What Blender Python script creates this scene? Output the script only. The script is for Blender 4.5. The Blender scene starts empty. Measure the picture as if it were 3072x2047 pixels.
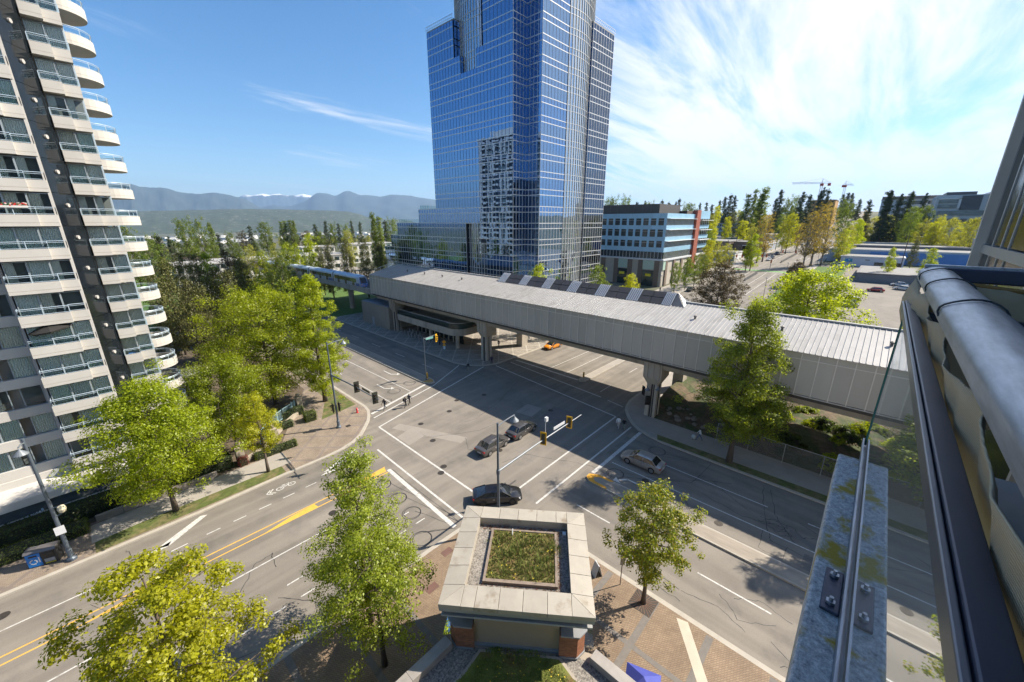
import bpy, bmesh, math, random
from mathutils import Vector, Matrix
R=math.radians
scene=bpy.context.scene
# ------------------------------------------------------------ camera, sky, sun, exposure
# world axes: +X runs along the avenue, +Y along the side street, metres; the camera stands on a balcony 26 m up
AZ=R(42.9); PITCH=R(17.05); CAMZ=26.0
cam_d=bpy.data.cameras.new('camera'); cam=bpy.data.objects.new('camera',cam_d); scene.collection.objects.link(cam)
cam_d.sensor_width=36; cam_d.lens=36*1167/3072; cam_d.clip_start=0.02; cam_d.clip_end=90000
fh=Vector((math.cos(AZ),math.sin(AZ),0)); rt=Vector((math.sin(AZ),-math.cos(AZ),0))
fwv=fh*math.cos(PITCH)-Vector((0,0,1))*math.sin(PITCH); upv=rt.cross(fwv)
m3=Matrix((rt,upv,-fwv)).transposed()
cam.matrix_world=Matrix.Translation((0,0,CAMZ)) @ m3.to_4x4()
scene.camera=cam
SUN_EL=R(42.5); SUNH=Vector((0.862,-0.507,0))
sunv=(SUNH*math.cos(SUN_EL)+Vector((0,0,math.sin(SUN_EL)))).normalized()
sl=bpy.data.lights.new('sun','SUN'); sl.energy=5.0; sl.angle=R(0.55); sl.color=(1.0,0.905,0.77)
so=bpy.data.objects.new('sun',sl); scene.collection.objects.link(so); so.rotation_euler=sunv.to_track_quat('Z','Y').to_euler(); so.location=(0,0,300)
scene.view_settings.view_transform='Standard'; scene.view_settings.look='None'; scene.view_settings.gamma=1; scene.view_settings.exposure=1.12
scene.view_settings.use_curve_mapping=False
scene.cycles.max_bounces=6; scene.cycles.diffuse_bounces=3; scene.cycles.glossy_bounces=4; scene.cycles.transmission_bounces=4; scene.cycles.transparent_max_bounces=10; scene.cycles.use_adaptive_sampling=True; scene.cycles.adaptive_threshold=0.02; scene.cycles.caustics_reflective=False; scene.cycles.caustics_refractive=False
scene.cycles.volume_bounces=0; scene.cycles.sample_clamp_indirect=6
w=bpy.data.worlds.new('World'); scene.world=w; w.use_nodes=True
nt=w.node_tree; nt.nodes.clear()
def N(t,typ,**k):
    n=t.nodes.new(typ)
    for a,v in k.items():
        if a.startswith('i_'):
            key=a[2:]; key=int(key) if key.isdigit() else key.replace('_',' ')
            n.inputs[key].default_value=v
        else: setattr(n,a,v)
    return n
def build_world():
    L=nt.links.new
    out=N(nt,'ShaderNodeOutputWorld'); bg=N(nt,'ShaderNodeBackground'); bg.inputs['Strength'].default_value=0.084
    sky=N(nt,'ShaderNodeTexSky',sky_type='NISHITA',sun_disc=False,sun_elevation=SUN_EL,sun_rotation=math.atan2(SUNH.x,SUNH.y),altitude=120,air_density=1.0,dust_density=0.35,ozone_density=3.0)
    hs=N(nt,'ShaderNodeHueSaturation'); hs.inputs['Saturation'].default_value=1.27; hs.inputs['Value'].default_value=0.98
    L(sky.outputs[0],hs.inputs['Color'])
    tc=N(nt,'ShaderNodeTexCoord'); sep=N(nt,'ShaderNodeSeparateXYZ'); L(tc.outputs['Generated'],sep.inputs[0])
    # cirrus: project the direction on a flat high layer, stretch along one wind direction
    zz=N(nt,'ShaderNodeMath',operation='ADD'); L(sep.outputs[2],zz.inputs[0]); zz.inputs[1].default_value=0.13
    zm=N(nt,'ShaderNodeMath',operation='MAXIMUM'); L(zz.outputs[0],zm.inputs[0]); zm.inputs[1].default_value=0.03
    dx=N(nt,'ShaderNodeMath',operation='DIVIDE'); dy=N(nt,'ShaderNodeMath',operation='DIVIDE')
    L(sep.outputs[0],dx.inputs[0]); L(zm.outputs[0],dx.inputs[1]); L(sep.outputs[1],dy.inputs[0]); L(zm.outputs[0],dy.inputs[1])
    cb=N(nt,'ShaderNodeCombineXYZ'); L(dx.outputs[0],cb.inputs[0]); L(dy.outputs[0],cb.inputs[1])
    mp=N(nt,'ShaderNodeMapping'); mp.inputs['Rotation'].default_value=(0,0,R(62)); mp.inputs['Scale'].default_value=(0.5,1.9,1); L(cb.outputs[0],mp.inputs[0])
    n1=N(nt,'ShaderNodeTexNoise',i_Scale=1.15,i_Detail=9,i_Roughness=0.64,i_Distortion=0.45); L(mp.outputs[0],n1.inputs['Vector'])
    mp2=N(nt,'ShaderNodeMapping'); mp2.inputs['Location'].default_value=(3.1,1.7,0); mp2.inputs['Scale'].default_value=(0.33,0.33,1); L(cb.outputs[0],mp2.inputs[0])
    n2=N(nt,'ShaderNodeTexNoise',i_Scale=0.9,i_Detail=3,i_Roughness=0.5); L(mp2.outputs[0],n2.inputs['Vector'])
    # cloud bank lies over the east and south-east
    cov=N(nt,'ShaderNodeVectorMath',operation='DOT_PRODUCT'); cov.inputs[1].default_value=(0.90,-0.42,0.10); L(tc.outputs['Generated'],cov.inputs[0])
    cr=N(nt,'ShaderNodeMapRange',interpolation_type='SMOOTHSTEP'); cr.inputs['From Min'].default_value=0.12; cr.inputs['From Max'].default_value=0.72; cr.inputs['To Min'].default_value=-0.13; cr.inputs['To Max'].default_value=0.15; L(cov.outputs['Value'],cr.inputs[0])
    a1=N(nt,'ShaderNodeMath',operation='MULTIPLY_ADD'); L(n2.outputs[0],a1.inputs[0]); a1.inputs[1].default_value=0.42; L(n1.outputs[0],a1.inputs[2])
    a2=N(nt,'ShaderNodeMath',operation='ADD'); L(a1.outputs[0],a2.inputs[0]); L(cr.outputs[0],a2.inputs[1])
    ms=N(nt,'ShaderNodeMapRange',interpolation_type='SMOOTHSTEP'); ms.inputs['From Min'].default_value=0.66; ms.inputs['From Max'].default_value=0.95; ms.inputs['To Max'].default_value=0.93; L(a2.outputs[0],ms.inputs[0])
    mix=N(nt,'ShaderNodeMix',data_type='RGBA'); L(ms.outputs[0],mix.inputs['Factor']); L(hs.outputs[0],mix.inputs['A']); mix.inputs['B'].default_value=(7.0,6.9,6.8,1)
    L(mix.outputs['Result'],bg.inputs['Color']); L(bg.outputs[0],out.inputs['Surface'])
build_world()
# ------------------------------------------------------------ helpers
COL=scene.collection
rnd=random.Random(7)
MATS={}
def hexc(h):
    c=[int(h[i:i+2],16)/255 for i in (0,2,4)]
    return tuple((v/12.92 if v<=0.04045 else ((v+0.055)/1.055)**2.4) for v in c)
def mat(name,col,rough=0.7,metal=0.0,var=0.12,scale=1.5,bump=0.0,bscale=25.0,orand=0.0,spec=0.5,coat=0.0,detail=4,alpha=None,streak=None,col2=None,c2range=(0.5,0.65),c2scale=None):
    """principled material with noise-driven tone, optional second colour in patches, fine bump and per-object tone"""
    if name in MATS: return MATS[name]
    m=bpy.data.materials.new(name); m.use_nodes=True; t=m.node_tree; L=t.links.new
    b=t.nodes['Principled BSDF']; b.inputs['Roughness'].default_value=rough; b.inputs['Metallic'].default_value=metal
    b.inputs['Specular IOR Level'].default_value=spec; b.inputs['Coat Weight'].default_value=coat
    c=(*col,1) if len(col)==3 else col
    tc=N(t,'ShaderNodeTexCoord'); src=tc.outputs['Object']
    oi=N(t,'ShaderNodeObjectInfo')
    if streak:
        mp=N(t,'ShaderNodeMapping'); mp.inputs['Scale'].default_value=streak; L(src,mp.inputs[0]); src2=mp.outputs[0]
    else: src2=src
    va=N(t,'ShaderNodeVectorMath',operation='MULTIPLY_ADD'); L(oi.outputs['Random'],va.inputs[0]); va.inputs[1].default_value=(37,17,53); L(src2,va.inputs[2])
    n=N(t,'ShaderNodeTexNoise',i_Scale=scale,i_Detail=detail,i_Roughness=0.6); L(va.outputs[0],n.inputs['Vector'])
    mr=N(t,'ShaderNodeMapRange'); mr.inputs['From Min'].default_value=0.25; mr.inputs['From Max'].default_value=0.75; mr.inputs['To Min'].default_value=1-var; mr.inputs['To Max'].default_value=1+var; L(n.outputs[0],mr.inputs[0])
    val=mr.outputs[0]
    if orand:
        r2=N(t,'ShaderNodeMapRange'); r2.inputs['To Min'].default_value=1-orand; r2.inputs['To Max'].default_value=1+orand; L(oi.outputs['Random'],r2.inputs[0])
        mm=N(t,'ShaderNodeMath',operation='MULTIPLY'); L(val,mm.inputs[0]); L(r2.outputs[0],mm.inputs[1]); val=mm.outputs[0]
    base=N(t,'ShaderNodeRGB'); base.outputs[0].default_value=c; bc=base.outputs[0]
    if col2:
        n3=N(t,'ShaderNodeTexNoise',i_Scale=c2scale or scale*0.6,i_Detail=6,i_Roughness=0.65); L(va.outputs[0],n3.inputs['Vector'])
        m3_=N(t,'ShaderNodeMapRange'); m3_.inputs['From Min'].default_value=c2range[0]; m3_.inputs['From Max'].default_value=c2range[1]; L(n3.outputs[0],m3_.inputs[0])
        mx=N(t,'ShaderNodeMix',data_type='RGBA'); L(m3_.outputs[0],mx.inputs['Factor']); L(bc,mx.inputs['A']); mx.inputs['B'].default_value=(*col2,1); bc=mx.outputs['Result']
    vm=N(t,'ShaderNodeVectorMath',operation='SCALE'); L(bc,vm.inputs[0]); L(val,vm.inputs['Scale']); L(vm.outputs[0],b.inputs['Base Color'])
    if bump:
        bn=N(t,'ShaderNodeTexNoise',i_Scale=bscale,i_Detail=3); L(src,bn.inputs['Vector'])
        bp=N(t,'ShaderNodeBump'); bp.inputs['Strength'].default_value=bump; bp.inputs['Distance'].default_value=0.02; L(bn.outputs[0],bp.inputs['Height']); L(bp.outputs[0],b.inputs['Normal'])
    if alpha is not None: b.inputs['Alpha'].default_value=alpha
    MATS[name]=m; return m
def glassmat(name,tint,refl=(0.9,0.95,1.0),rough=0.02,trans=0.75,ior=1.5):
    """thin architectural pane: tinted see-through plus fresnel mirror"""
    if name in MATS: return MATS[name]
    m=bpy.data.materials.new(name); m.use_nodes=True; t=m.node_tree; t.nodes.clear(); L=t.links.new
    o=N(t,'ShaderNodeOutputMaterial'); tr=N(t,'ShaderNodeBsdfTransparent'); tr.inputs[0].default_value=(*[c*trans for c in tint],1)
    gl=N(t,'ShaderNodeBsdfGlossy'); gl.inputs['Color'].default_value=(*refl,1); gl.inputs['Roughness'].default_value=rough
    fr=N(t,'ShaderNodeFresnel'); fr.inputs['IOR'].default_value=ior
    mx=N(t,'ShaderNodeMixShader'); L(fr.outputs[0],mx.inputs[0]); L(tr.outputs[0],mx.inputs[1]); L(gl.outputs[0],mx.inputs[2]); L(mx.outputs[0],o.inputs[0])
    MATS[name]=m; return m
class MB:
    def __init__(s): s.v=[]; s.f=[]; s.m=[]; s.mi=0
    def quad(s,a,b,c,d):
        i=len(s.v); s.v+=[a,b,c,d]; s.f.append((i,i+1,i+2,i+3)); s.m.append(s.mi); return s
    def tri(s,a,b,c):
        i=len(s.v); s.v+=[a,b,c]; s.f.append((i,i+1,i+2)); s.m.append(s.mi); return s
    def poly(s,pts):
        i=len(s.v); s.v+=list(pts); s.f.append(tuple(range(i,i+len(pts)))); s.m.append(s.mi); return s
    def box(s,x0,x1,y0,y1,z0,z1):
        return s.hexa([(x0,y0,z0),(x1,y0,z0),(x1,y1,z0),(x0,y1,z0),(x0,y0,z1),(x1,y0,z1),(x1,y1,z1),(x0,y1,z1)])
    def hexa(s,p):
        i=len(s.v); s.v+=list(p)
        for q in ((3,2,1,0),(4,5,6,7),(0,1,5,4),(1,2,6,5),(2,3,7,6),(3,0,4,7)): s.f.append(tuple(i+k for k in q)); s.m.append(s.mi)
        return s
    def obox(s,c,u,hu,v,hv,z0,z1):
        """box along horizontal unit axes u,v around c=(x,y)"""
        P=[(c[0]+a*hu*u[0]+b*hv*v[0],c[1]+a*hu*u[1]+b*hv*v[1]) for a,b in ((-1,-1),(1,-1),(1,1),(-1,1))]
        return s.hexa([(x,y,z0) for x,y in P]+[(x,y,z1) for x,y in P])
    def bar(s,a,b,w,h=None):
        """rectangular bar from a to b"""
        a=Vector(a); b=Vector(b); h=h or w; d=(b-a).normalized(); up=Vector((0,0,1)) if abs(d.z)<0.95 else Vector((1,0,0))
        r=d.cross(up).normalized()*(w/2); u=r.cross(d).normalized()*(h/2)
        return s.hexa([tuple(q) for q in (a-r-u,a+r-u,b+r-u,b-r-u,a-r+u,a+r+u,b+r+u,b-r+u)])
    def prism(s,pts,z0,z1):
        n=len(pts); i=len(s.v); ar=sum(pts[k][0]*pts[(k+1)%n][1]-pts[(k+1)%n][0]*pts[k][1] for k in range(n))
        if ar<0: pts=pts[::-1]
        s.v+=[(x,y,z0) for x,y in pts]+[(x,y,z1) for x,y in pts]
        s.f.append(tuple(range(i+n-1,i-1,-1))); s.m.append(s.mi); s.f.append(tuple(range(i+n,i+2*n))); s.m.append(s.mi)
        for k in range(n): s.f.append((i+k,i+(k+1)%n,i+n+(k+1)%n,i+n+k)); s.m.append(s.mi)
        return s
    def tube(s,pts,r,seg=8,caps=True):
        pts=[Vector(p) for p in pts]; n=len(pts); i=len(s.v)
        rr=r if isinstance(r,(list,tuple)) else [r]*n
        ref=None
        for k,p in enumerate(pts):
            d=(pts[min(k+1,n-1)]-pts[max(k-1,0)]); d=d.normalized() if d.length>0 else Vector((0,0,1))
            if ref is None:
                ref=d.cross(Vector((0,0,1)) if abs(d.z)<0.9 else Vector((1,0,0))).normalized()
            a=(ref-d*ref.dot(d)).normalized(); ref=a; b=d.cross(a)
            for q in range(seg):
                t=2*math.pi*q/seg; s.v.append(tuple(p+(a*math.cos(t)+b*math.sin(t))*rr[k]))
        for k in range(n-1):
            for q in range(seg):
                s.f.append((i+k*seg+q,i+k*seg+(q+1)%seg,i+(k+1)*seg+(q+1)%seg,i+(k+1)*seg+q)); s.m.append(s.mi)
        if caps:
            s.f.append(tuple(i+q for q in range(seg-1,-1,-1))); s.m.append(s.mi)
            s.f.append(tuple(i+(n-1)*seg+q for q in range(seg))); s.m.append(s.mi)
        return s
    def lathe(s,prof,seg=16,c=(0,0)):
        i=len(s.v); n=len(prof)
        for r,z in prof:
            for q in range(seg): t=2*math.pi*q/seg; s.v.append((c[0]+r*math.cos(t),c[1]+r*math.sin(t),z))
        for k in range(n-1):
            for q in range(seg): s.f.append((i+k*seg+q,i+k*seg+(q+1)%seg,i+(k+1)*seg+(q+1)%seg,i+(k+1)*seg+q)); s.m.append(s.mi)
        s.f.append(tuple(i+q for q in range(seg-1,-1,-1))); s.m.append(s.mi); s.f.append(tuple(i+(n-1)*seg+q for q in range(seg))); s.m.append(s.mi)
        return s
    def sphere(s,c,r,seg=10,rings=6,sz=1):
        pr=[(max(1e-4,r*math.sin(math.pi*k/rings)),c[2]-r*sz*math.cos(math.pi*k/rings)) for k in range(rings+1)]
        return s.lathe(pr,seg,(c[0],c[1]))
    def mesh(s,name,mats,smooth=False):
        me=bpy.data.meshes.new(name); me.from_pydata(s.v,[],s.f)
        for m in (mats if isinstance(mats,(list,tuple)) else [mats]): me.materials.append(m)
        if any(s.m): me.polygons.foreach_set('material_index',s.m)
        if smooth: me.polygons.foreach_set('use_smooth',[True]*len(me.polygons))
        me.update(); return me
    def build(s,name,mats,parent=None,smooth=False,bevel=0,**tags):
        return link(name,s.mesh(name,mats,smooth),parent,bevel=bevel,**tags)
def link(name,me,parent=None,loc=None,rz=None,scale=None,bevel=0,label=None,cat=None,group=None,kind=None):
    o=bpy.data.objects.new(name,me); COL.objects.link(o); o.parent=parent
    if loc is not None: o.location=loc
    if rz is not None: o.rotation_euler=(0,0,rz)
    if scale is not None: o.scale=scale
    if bevel:
        b=o.modifiers.new('bevel','BEVEL'); b.width=bevel; b.segments=2; b.limit_method='ANGLE'
    return tag(o,label,cat,group,kind)
def tag(o,label=None,cat=None,group=None,kind=None):
    if label: o['label']=label
    if cat: o['category']=cat
    if group: o['group']=group
    if kind: o['kind']=kind
    return o
def thing(name,label,cat,loc=(0,0,0),rz=0,group=None):
    o=bpy.data.objects.new(name,None); COL.objects.link(o); o.location=loc; o.rotation_euler=(0,0,rz); o.empty_display_size=0.3
    return tag(o,label,cat,group)
def kids(o): return [c for c in bpy.data.objects if c.parent==o]
def dup(root,loc,rz=0,label=None,group=None,scale=None,swap=None):
    """copy of a thing with copies of its parts and sub-parts; mesh data is shared"""
    r=root.copy(); COL.objects.link(r); r.location=loc; r.rotation_euler=(0,0,rz)
    if scale: r.scale=(scale,)*3 if not isinstance(scale,(tuple,list)) else scale
    if label: r['label']=label
    if group: r['group']=group
    for ch in TREE.get(root.name,kids(root)):
        c=ch.copy(); COL.objects.link(c); c.parent=r
        if swap and c.type=='MESH' and c.name.split('.')[0] in swap: c.data=swap[c.name.split('.')[0]]
        for g2 in TREE.get(ch.name,kids(ch)):
            d=g2.copy(); COL.objects.link(d); d.parent=c
    return r
TREE={}
def cache(root):
    TREE[root.name]=kids(root)
    for c in TREE[root.name]: TREE[c.name]=kids(c)
UNIT=None
def unitbox(m):
    key='unit_'+m.name
    me=bpy.data.meshes.get(key)
    if not me:
        me=MB().box(-.5,.5,-.5,.5,-.5,.5).mesh(key,m)
    return me
def bxo(name,m,parent,x0,x1,y0,y1,z0,z1,**k):
    """one box-shaped piece that shares the unit mesh of its material"""
    return link(name,unitbox(m),parent,loc=((x0+x1)/2,(y0+y1)/2,(z0+z1)/2),scale=(max(x1-x0,1e-3),max(y1-y0,1e-3),max(z1-z0,1e-3)),**k)
def lerp_tab(tab,x):
    if x<=tab[0][0]: return tab[0][1]
    for (a,b),(c,d) in zip(tab,tab[1:]):
        if x<=c: return b+(d-b)*(x-a)/(c-a)
    return tab[-1][1]
def sst(a,b,x):
    t=min(1,max(0,(x-a)/(b-a))); return t*t*(3-2*t)
HX=[(112,0),(140,1.6),(165,2.9),(200,4.8),(240,6.2),(300,8.4),(370,11),(430,13.2),(480,18),(530,24),(590,30.5),(650,34.5),(725,38),(870,42),(1500,46),(4000,30),(9000,-20),(16000,-60)]
def T(x,y):
    """height of the land"""
    h=lerp_tab(HX,x)*(1-0.75*sst(90,420,y))
    h-=88*sst(320,2600,y+0.35*min(x,0)) 
    return h
# ------------------------------------------------------------ ground, roads, pavements
asphalt=mat('asphalt',(0.190,0.169,0.142),rough=0.88,var=0.16,scale=0.16,bump=0.25,bscale=60,col2=(0.140,0.127,0.110),c2range=(0.5,0.72),c2scale=0.35,detail=8)
def wheelwear(m,dirs,lo=0.84,hi=1.10):
    """long worn wheel paths along the given direction plus fine aggregate speckle"""
    t=m.node_tree; L=t.links.new; b=t.nodes['Principled BSDF']; src=b.inputs['Base Color'].links[0].from_socket
    g=N(t,'ShaderNodeNewGeometry')
    sp=N(t,'ShaderNodeTexNoise',i_Scale=9.0,i_Detail=6,i_Roughness=0.8); L(g.outputs['Position'],sp.inputs['Vector']); ms=N(t,'ShaderNodeMapRange'); ms.inputs['From Min'].default_value=0.3; ms.inputs['From Max'].default_value=0.7; ms.inputs['To Min'].default_value=0.90; ms.inputs['To Max'].default_value=1.10; L(sp.outputs[0],ms.inputs[0]); v=ms.outputs[0]
    for d in dirs:
        mp=N(t,'ShaderNodeMapping'); mp.inputs['Scale'].default_value=(0.028,0.75,1) if d=='x' else (0.75,0.028,1); L(g.outputs['Position'],mp.inputs[0]); n=N(t,'ShaderNodeTexNoise',i_Scale=1.0,i_Detail=3,i_Roughness=0.5,i_Distortion=0.3); L(mp.outputs[0],n.inputs['Vector'])
        mr=N(t,'ShaderNodeMapRange',interpolation_type='SMOOTHSTEP'); mr.inputs['From Min'].default_value=0.34; mr.inputs['From Max'].default_value=0.66; mr.inputs['To Min'].default_value=lo; mr.inputs['To Max'].default_value=hi; L(n.outputs[0],mr.inputs[0])
        mm=N(t,'ShaderNodeMath',operation='MULTIPLY'); L(v,mm.inputs[0]); L(mr.outputs[0],mm.inputs[1]); v=mm.outputs[0]
    sc_=N(t,'ShaderNodeVectorMath',operation='SCALE'); L(src,sc_.inputs[0]); L(v,sc_.inputs['Scale']); L(sc_.outputs[0],b.inputs['Base Color'])
    return m
AK=dict(rough=0.88,var=0.16,scale=0.16,bump=0.25,bscale=60,col2=(0.140,0.127,0.110),c2range=(0.5,0.72),c2scale=0.35,detail=8)
wheelwear(asphalt,'')
asphalt_x=wheelwear(mat('asphalt_avenue',(0.190,0.169,0.142),**AK),'x'); asphalt_y=wheelwear(mat('asphalt_side_street',(0.190,0.169,0.142),**AK),'y'); asphalt_c=wheelwear(mat('asphalt_crossing',(0.190,0.169,0.142),**AK),'x',0.88,1.07)
paint_w=mat('white_paint',(0.50,0.49,0.46),rough=0.7,var=0.12,scale=4,col2=(0.27,0.25,0.22),c2range=(0.52,0.68),c2scale=5.0)
paint_y=mat('yellow_paint',(0.62,0.36,0.06),rough=0.7,var=0.12,scale=3,col2=(0.38,0.26,0.10),c2range=(0.58,0.75),c2scale=2.5)
conc=mat('kerb_concrete',(0.36,0.33,0.28),rough=0.85,var=0.12,scale=1.2,bump=0.15,bscale=40)
walk=mat('sidewalk_concrete',(0.31,0.285,0.25),rough=0.88,var=0.12,scale=0.5,bump=0.15,bscale=30,orand=0.06)
tarm=mat('crack_tar',(0.028,0.028,0.03),rough=0.6,var=0.1)
grassm=mat('verge_grass',(0.075,0.095,0.02),rough=0.95,var=0.35,scale=2.5,bump=0.8,bscale=30,col2=(0.15,0.125,0.055),c2range=(0.45,0.62),c2scale=0.7)
lawn=mat('lawn_grass',(0.07,0.13,0.02),rough=0.95,var=0.3,scale=1.5,bump=0.6,bscale=20)
soil=mat('soil',(0.10,0.075,0.05),rough=0.95,var=0.3,scale=2,bump=0.6,bscale=15)
patchm=mat('asphalt_patch',(0.125,0.118,0.11),rough=0.9,var=0.12,scale=0.8,bump=0.2,bscale=60)
patchl=mat('asphalt_patch_pale',(0.245,0.222,0.192),rough=0.9,var=0.10,scale=0.8,bump=0.2,bscale=60)
iron=mat('cast_iron',(0.06,0.052,0.045),rough=0.6,metal=0.5,var=0.25,scale=6,bump=0.6,bscale=14)
def pavermat(name,c1,c2,mort,sx,sy,rot,band=None,bandw=None,bandc=(0.2,0.18,0.16)):
    if name in MATS: return MATS[name]
    m=bpy.data.materials.new(name); m.use_nodes=True; t=m.node_tree; L=t.links.new; b=t.nodes['Principled BSDF']; b.inputs['Roughness'].default_value=0.85
    tc=N(t,'ShaderNodeTexCoord'); mp=N(t,'ShaderNodeMapping'); mp.inputs['Rotation'].default_value=(0,0,rot); L(tc.outputs['Object'],mp.inputs[0])
    br=N(t,'ShaderNodeTexBrick'); br.inputs['Scale'].default_value=1; br.inputs['Color1'].default_value=(*c1,1); br.inputs['Color2'].default_value=(*c2,1); br.inputs['Mortar'].default_value=(*mort,1)
    br.inputs['Brick Width'].default_value=sx; br.inputs['Row Height'].default_value=sy; br.inputs['Mortar Size'].default_value=0.012; br.inputs['Mortar Smooth'].default_value=0.2; L(mp.outputs[0],br.inputs['Vector'])
    n=N(t,'ShaderNodeTexNoise',i_Scale=0.6,i_Detail=6,i_Roughness=0.65); L(tc.outputs['Object'],n.inputs['Vector'])
    mr=N(t,'ShaderNodeMapRange'); mr.inputs['From Min'].default_value=0.3; mr.inputs['From Max'].default_value=0.7; mr.inputs['To Min'].default_value=0.78; mr.inputs['To Max'].default_value=1.15; L(n.outputs[0],mr.inputs[0])
    col=br.outputs['Color']
    if band:
        mp2=N(t,'ShaderNodeMapping'); mp2.inputs['Rotation'].default_value=(0,0,rot+R(45)); L(tc.outputs['Object'],mp2.inputs[0]); sp=N(t,'ShaderNodeSeparateXYZ'); L(mp2.outputs[0],sp.inputs[0])
        fac=None
        for ax in (0,1):
            md=N(t,'ShaderNodeMath',operation='PINGPONG'); L(sp.outputs[ax],md.inputs[0]); md.inputs[1].default_value=band/2
            lt=N(t,'ShaderNodeMath',operation='LESS_THAN'); L(md.outputs[0],lt.inputs[0]); lt.inputs[1].default_value=bandw/2
            if fac is None: fac=lt.outputs[0]
            else:
                mxx=N(t,'ShaderNodeMath',operation='MAXIMUM'); L(fac,mxx.inputs[0]); L(lt.outputs[0],mxx.inputs[1]); fac=mxx.outputs[0]
        mx=N(t,'ShaderNodeMix',data_type='RGBA'); L(fac,mx.inputs['Factor']); L(col,mx.inputs['A']); mx.inputs['B'].default_value=(*bandc,1); col=mx.outputs['Result']
    vm=N(t,'ShaderNodeVectorMath',operation='SCALE'); L(col,vm.inputs[0]); L(mr.outputs[0],vm.inputs['Scale']); L(vm.outputs[0],b.inputs['Base Color'])
    bp=N(t,'ShaderNodeBump'); bp.inputs['Strength'].default_value=0.5; bp.inputs['Distance'].default_value=0.01; bp.invert=True; L(br.outputs['Fac'],bp.inputs['Height']); L(bp.outputs[0],b.inputs['Normal'])
    MATS[name]=m; return m
pav_tan=pavermat('tan_pavers',(0.255,0.185,0.12),(0.215,0.15,0.097),(0.12,0.09,0.068),0.22,0.11,R(35))
pav_plaza=pavermat('plaza_pavers',(0.275,0.22,0.165),(0.24,0.19,0.14),(0.15,0.12,0.1),0.22,0.11,R(0),band=2.6,bandw=0.32,bandc=(0.19,0.155,0.13))
pav_ne=pavermat('station_pavers',(0.30,0.27,0.23),(0.27,0.24,0.205),(0.16,0.14,0.12),0.22,0.11,R(0),band=3.0,bandw=0.26,bandc=(0.37,0.34,0.29))
# land: graded grid, reaching the horizon
def landmat():
    m=mat('land',(0.075,0.085,0.045),rough=0.95,var=0.3,scale=0.012,col2=(0.13,0.115,0.085),c2range=(0.5,0.6),c2scale=0.02,detail=10)
    return m
def build_land():
    cs=[0,30,60,90,120,150,180,220,260,300,340,380,420,460,500,560,620,700,800,950,1150,1400,1700,2100,2600,3300,4200,5500,7500,10000,14000,20000,32000]
    cs=sorted(set([-c for c in cs]+cs)); n=len(cs); mb=MB()
    for y in cs:
        for x in cs: mb.v.append((x,y,T(x,y)-0.06))
    for j in range(n-1):
        for i in range(n-1): mb.f.append((j*n+i,j*n+i+1,(j+1)*n+i+1,(j+1)*n+i)); mb.m.append(0)
    mb.build('ground',landmat(),smooth=True,kind='structure')
build_land()
def drape(mb,x0,x1,y0,y1,dz,step=10,ystep=None):
    nx=max(1,int(math.ceil(abs(x1-x0)/step))); ny=max(1,int(math.ceil(abs(y1-y0)/(ystep or step))))
    for i in range(nx):
        for j in range(ny):
            xa,xb=x0+(x1-x0)*i/nx,x0+(x1-x0)*(i+1)/nx; ya,yb=y0+(y1-y0)*j/ny,y0+(y1-y0)*(j+1)/ny
            mb.quad(*[(x,y,T(x,y)+dz) for x,y in ((xa,ya),(xb,ya),(xb,yb),(xa,yb))])
    return mb
# roads: one flat sheet for both streets and their crossing, then a draped sheet up the hill
for nm,(x0,x1,y0,y1),am in (('avenue',(-90,21,19,52),asphalt_x),('crossing',(21,46,19,52),asphalt_c),('avenue',(46,112,19,52),asphalt_x),('side_street',(21,46,52,260),asphalt_y),('side_street',(20,46,-60,19),asphalt_y)):
    MB().poly([(x0,y0,0),(x1,y0,0),(x1,y1,0),(x0,y1,0)]).build(nm,am,kind='structure')
mb=MB(); drape(mb,112,900,22,51,0.02,8,5); mb.build('hill_road',asphalt_x,kind='structure')
def block(name,pts,m,z=0.13):
    mb=MB(); mb.prism(pts,-0.1,z); return mb.build(name,m,kind='structure')
NW=[(-90,41.6),(2,41.6),(9.4,42.0),(14,42.05),(16,42.3),(17.7,42.9),(19.2,43.9),(20.4,45.2),(21.6,46.6),(22.4,47.9),(23.1,49.4),(23.4,51),(23.4,63),(23.4,260),(-90,260)]
NE=[(43.8,260),(43.7,68),(43.8,56),(44.1,54.4),(44.7,53),(45.7,51.6),(47.2,50.2),(49.1,49.5),(55,49.45),(112,49.45),(112,260)]
SE=[(112,23.6),(54,23.7),(51.5,23.6),(49.7,23.2),(48.4,22.7),(47.3,22),(46,20.9),(45,19.9),(44.2,18.7),(43.6,17.2),(43.2,15),(43.1,-60),(112,-60)]
SW=[(22.9,-60),(22.9,13),(22.75,15.5),(22.2,18),(21.2,20),(19.6,21.6),(17.6,22.5),(14,22.6),(11.7,22.5),(-90,22.5),(-90,-60)]
def inset(pts,d):
    """shrink the curved kerb corner by d towards the block's far corner (blocks are near-rectangular)"""
    n=len(pts); out=[]
    ar=sum(pts[k][0]*pts[(k+1)%n][1]-pts[(k+1)%n][0]*pts[k][1] for k in range(n)); sg=1 if ar>0 else -1
    for k in range(n):
        a,b,c=Vector(pts[k-1]),Vector(pts[k]),Vector(pts[(k+1)%n])
        d1=(b-a).normalized(); d2=(c-b).normalized(); n1=Vector((-d1.y,d1.x))*sg; n2=Vector((-d2.y,d2.x))*sg
        nn=(n1+n2); nn=nn/max(0.3,(nn.length_squared/2)); out.append(tuple(b+nn*d))
    return out
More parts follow.
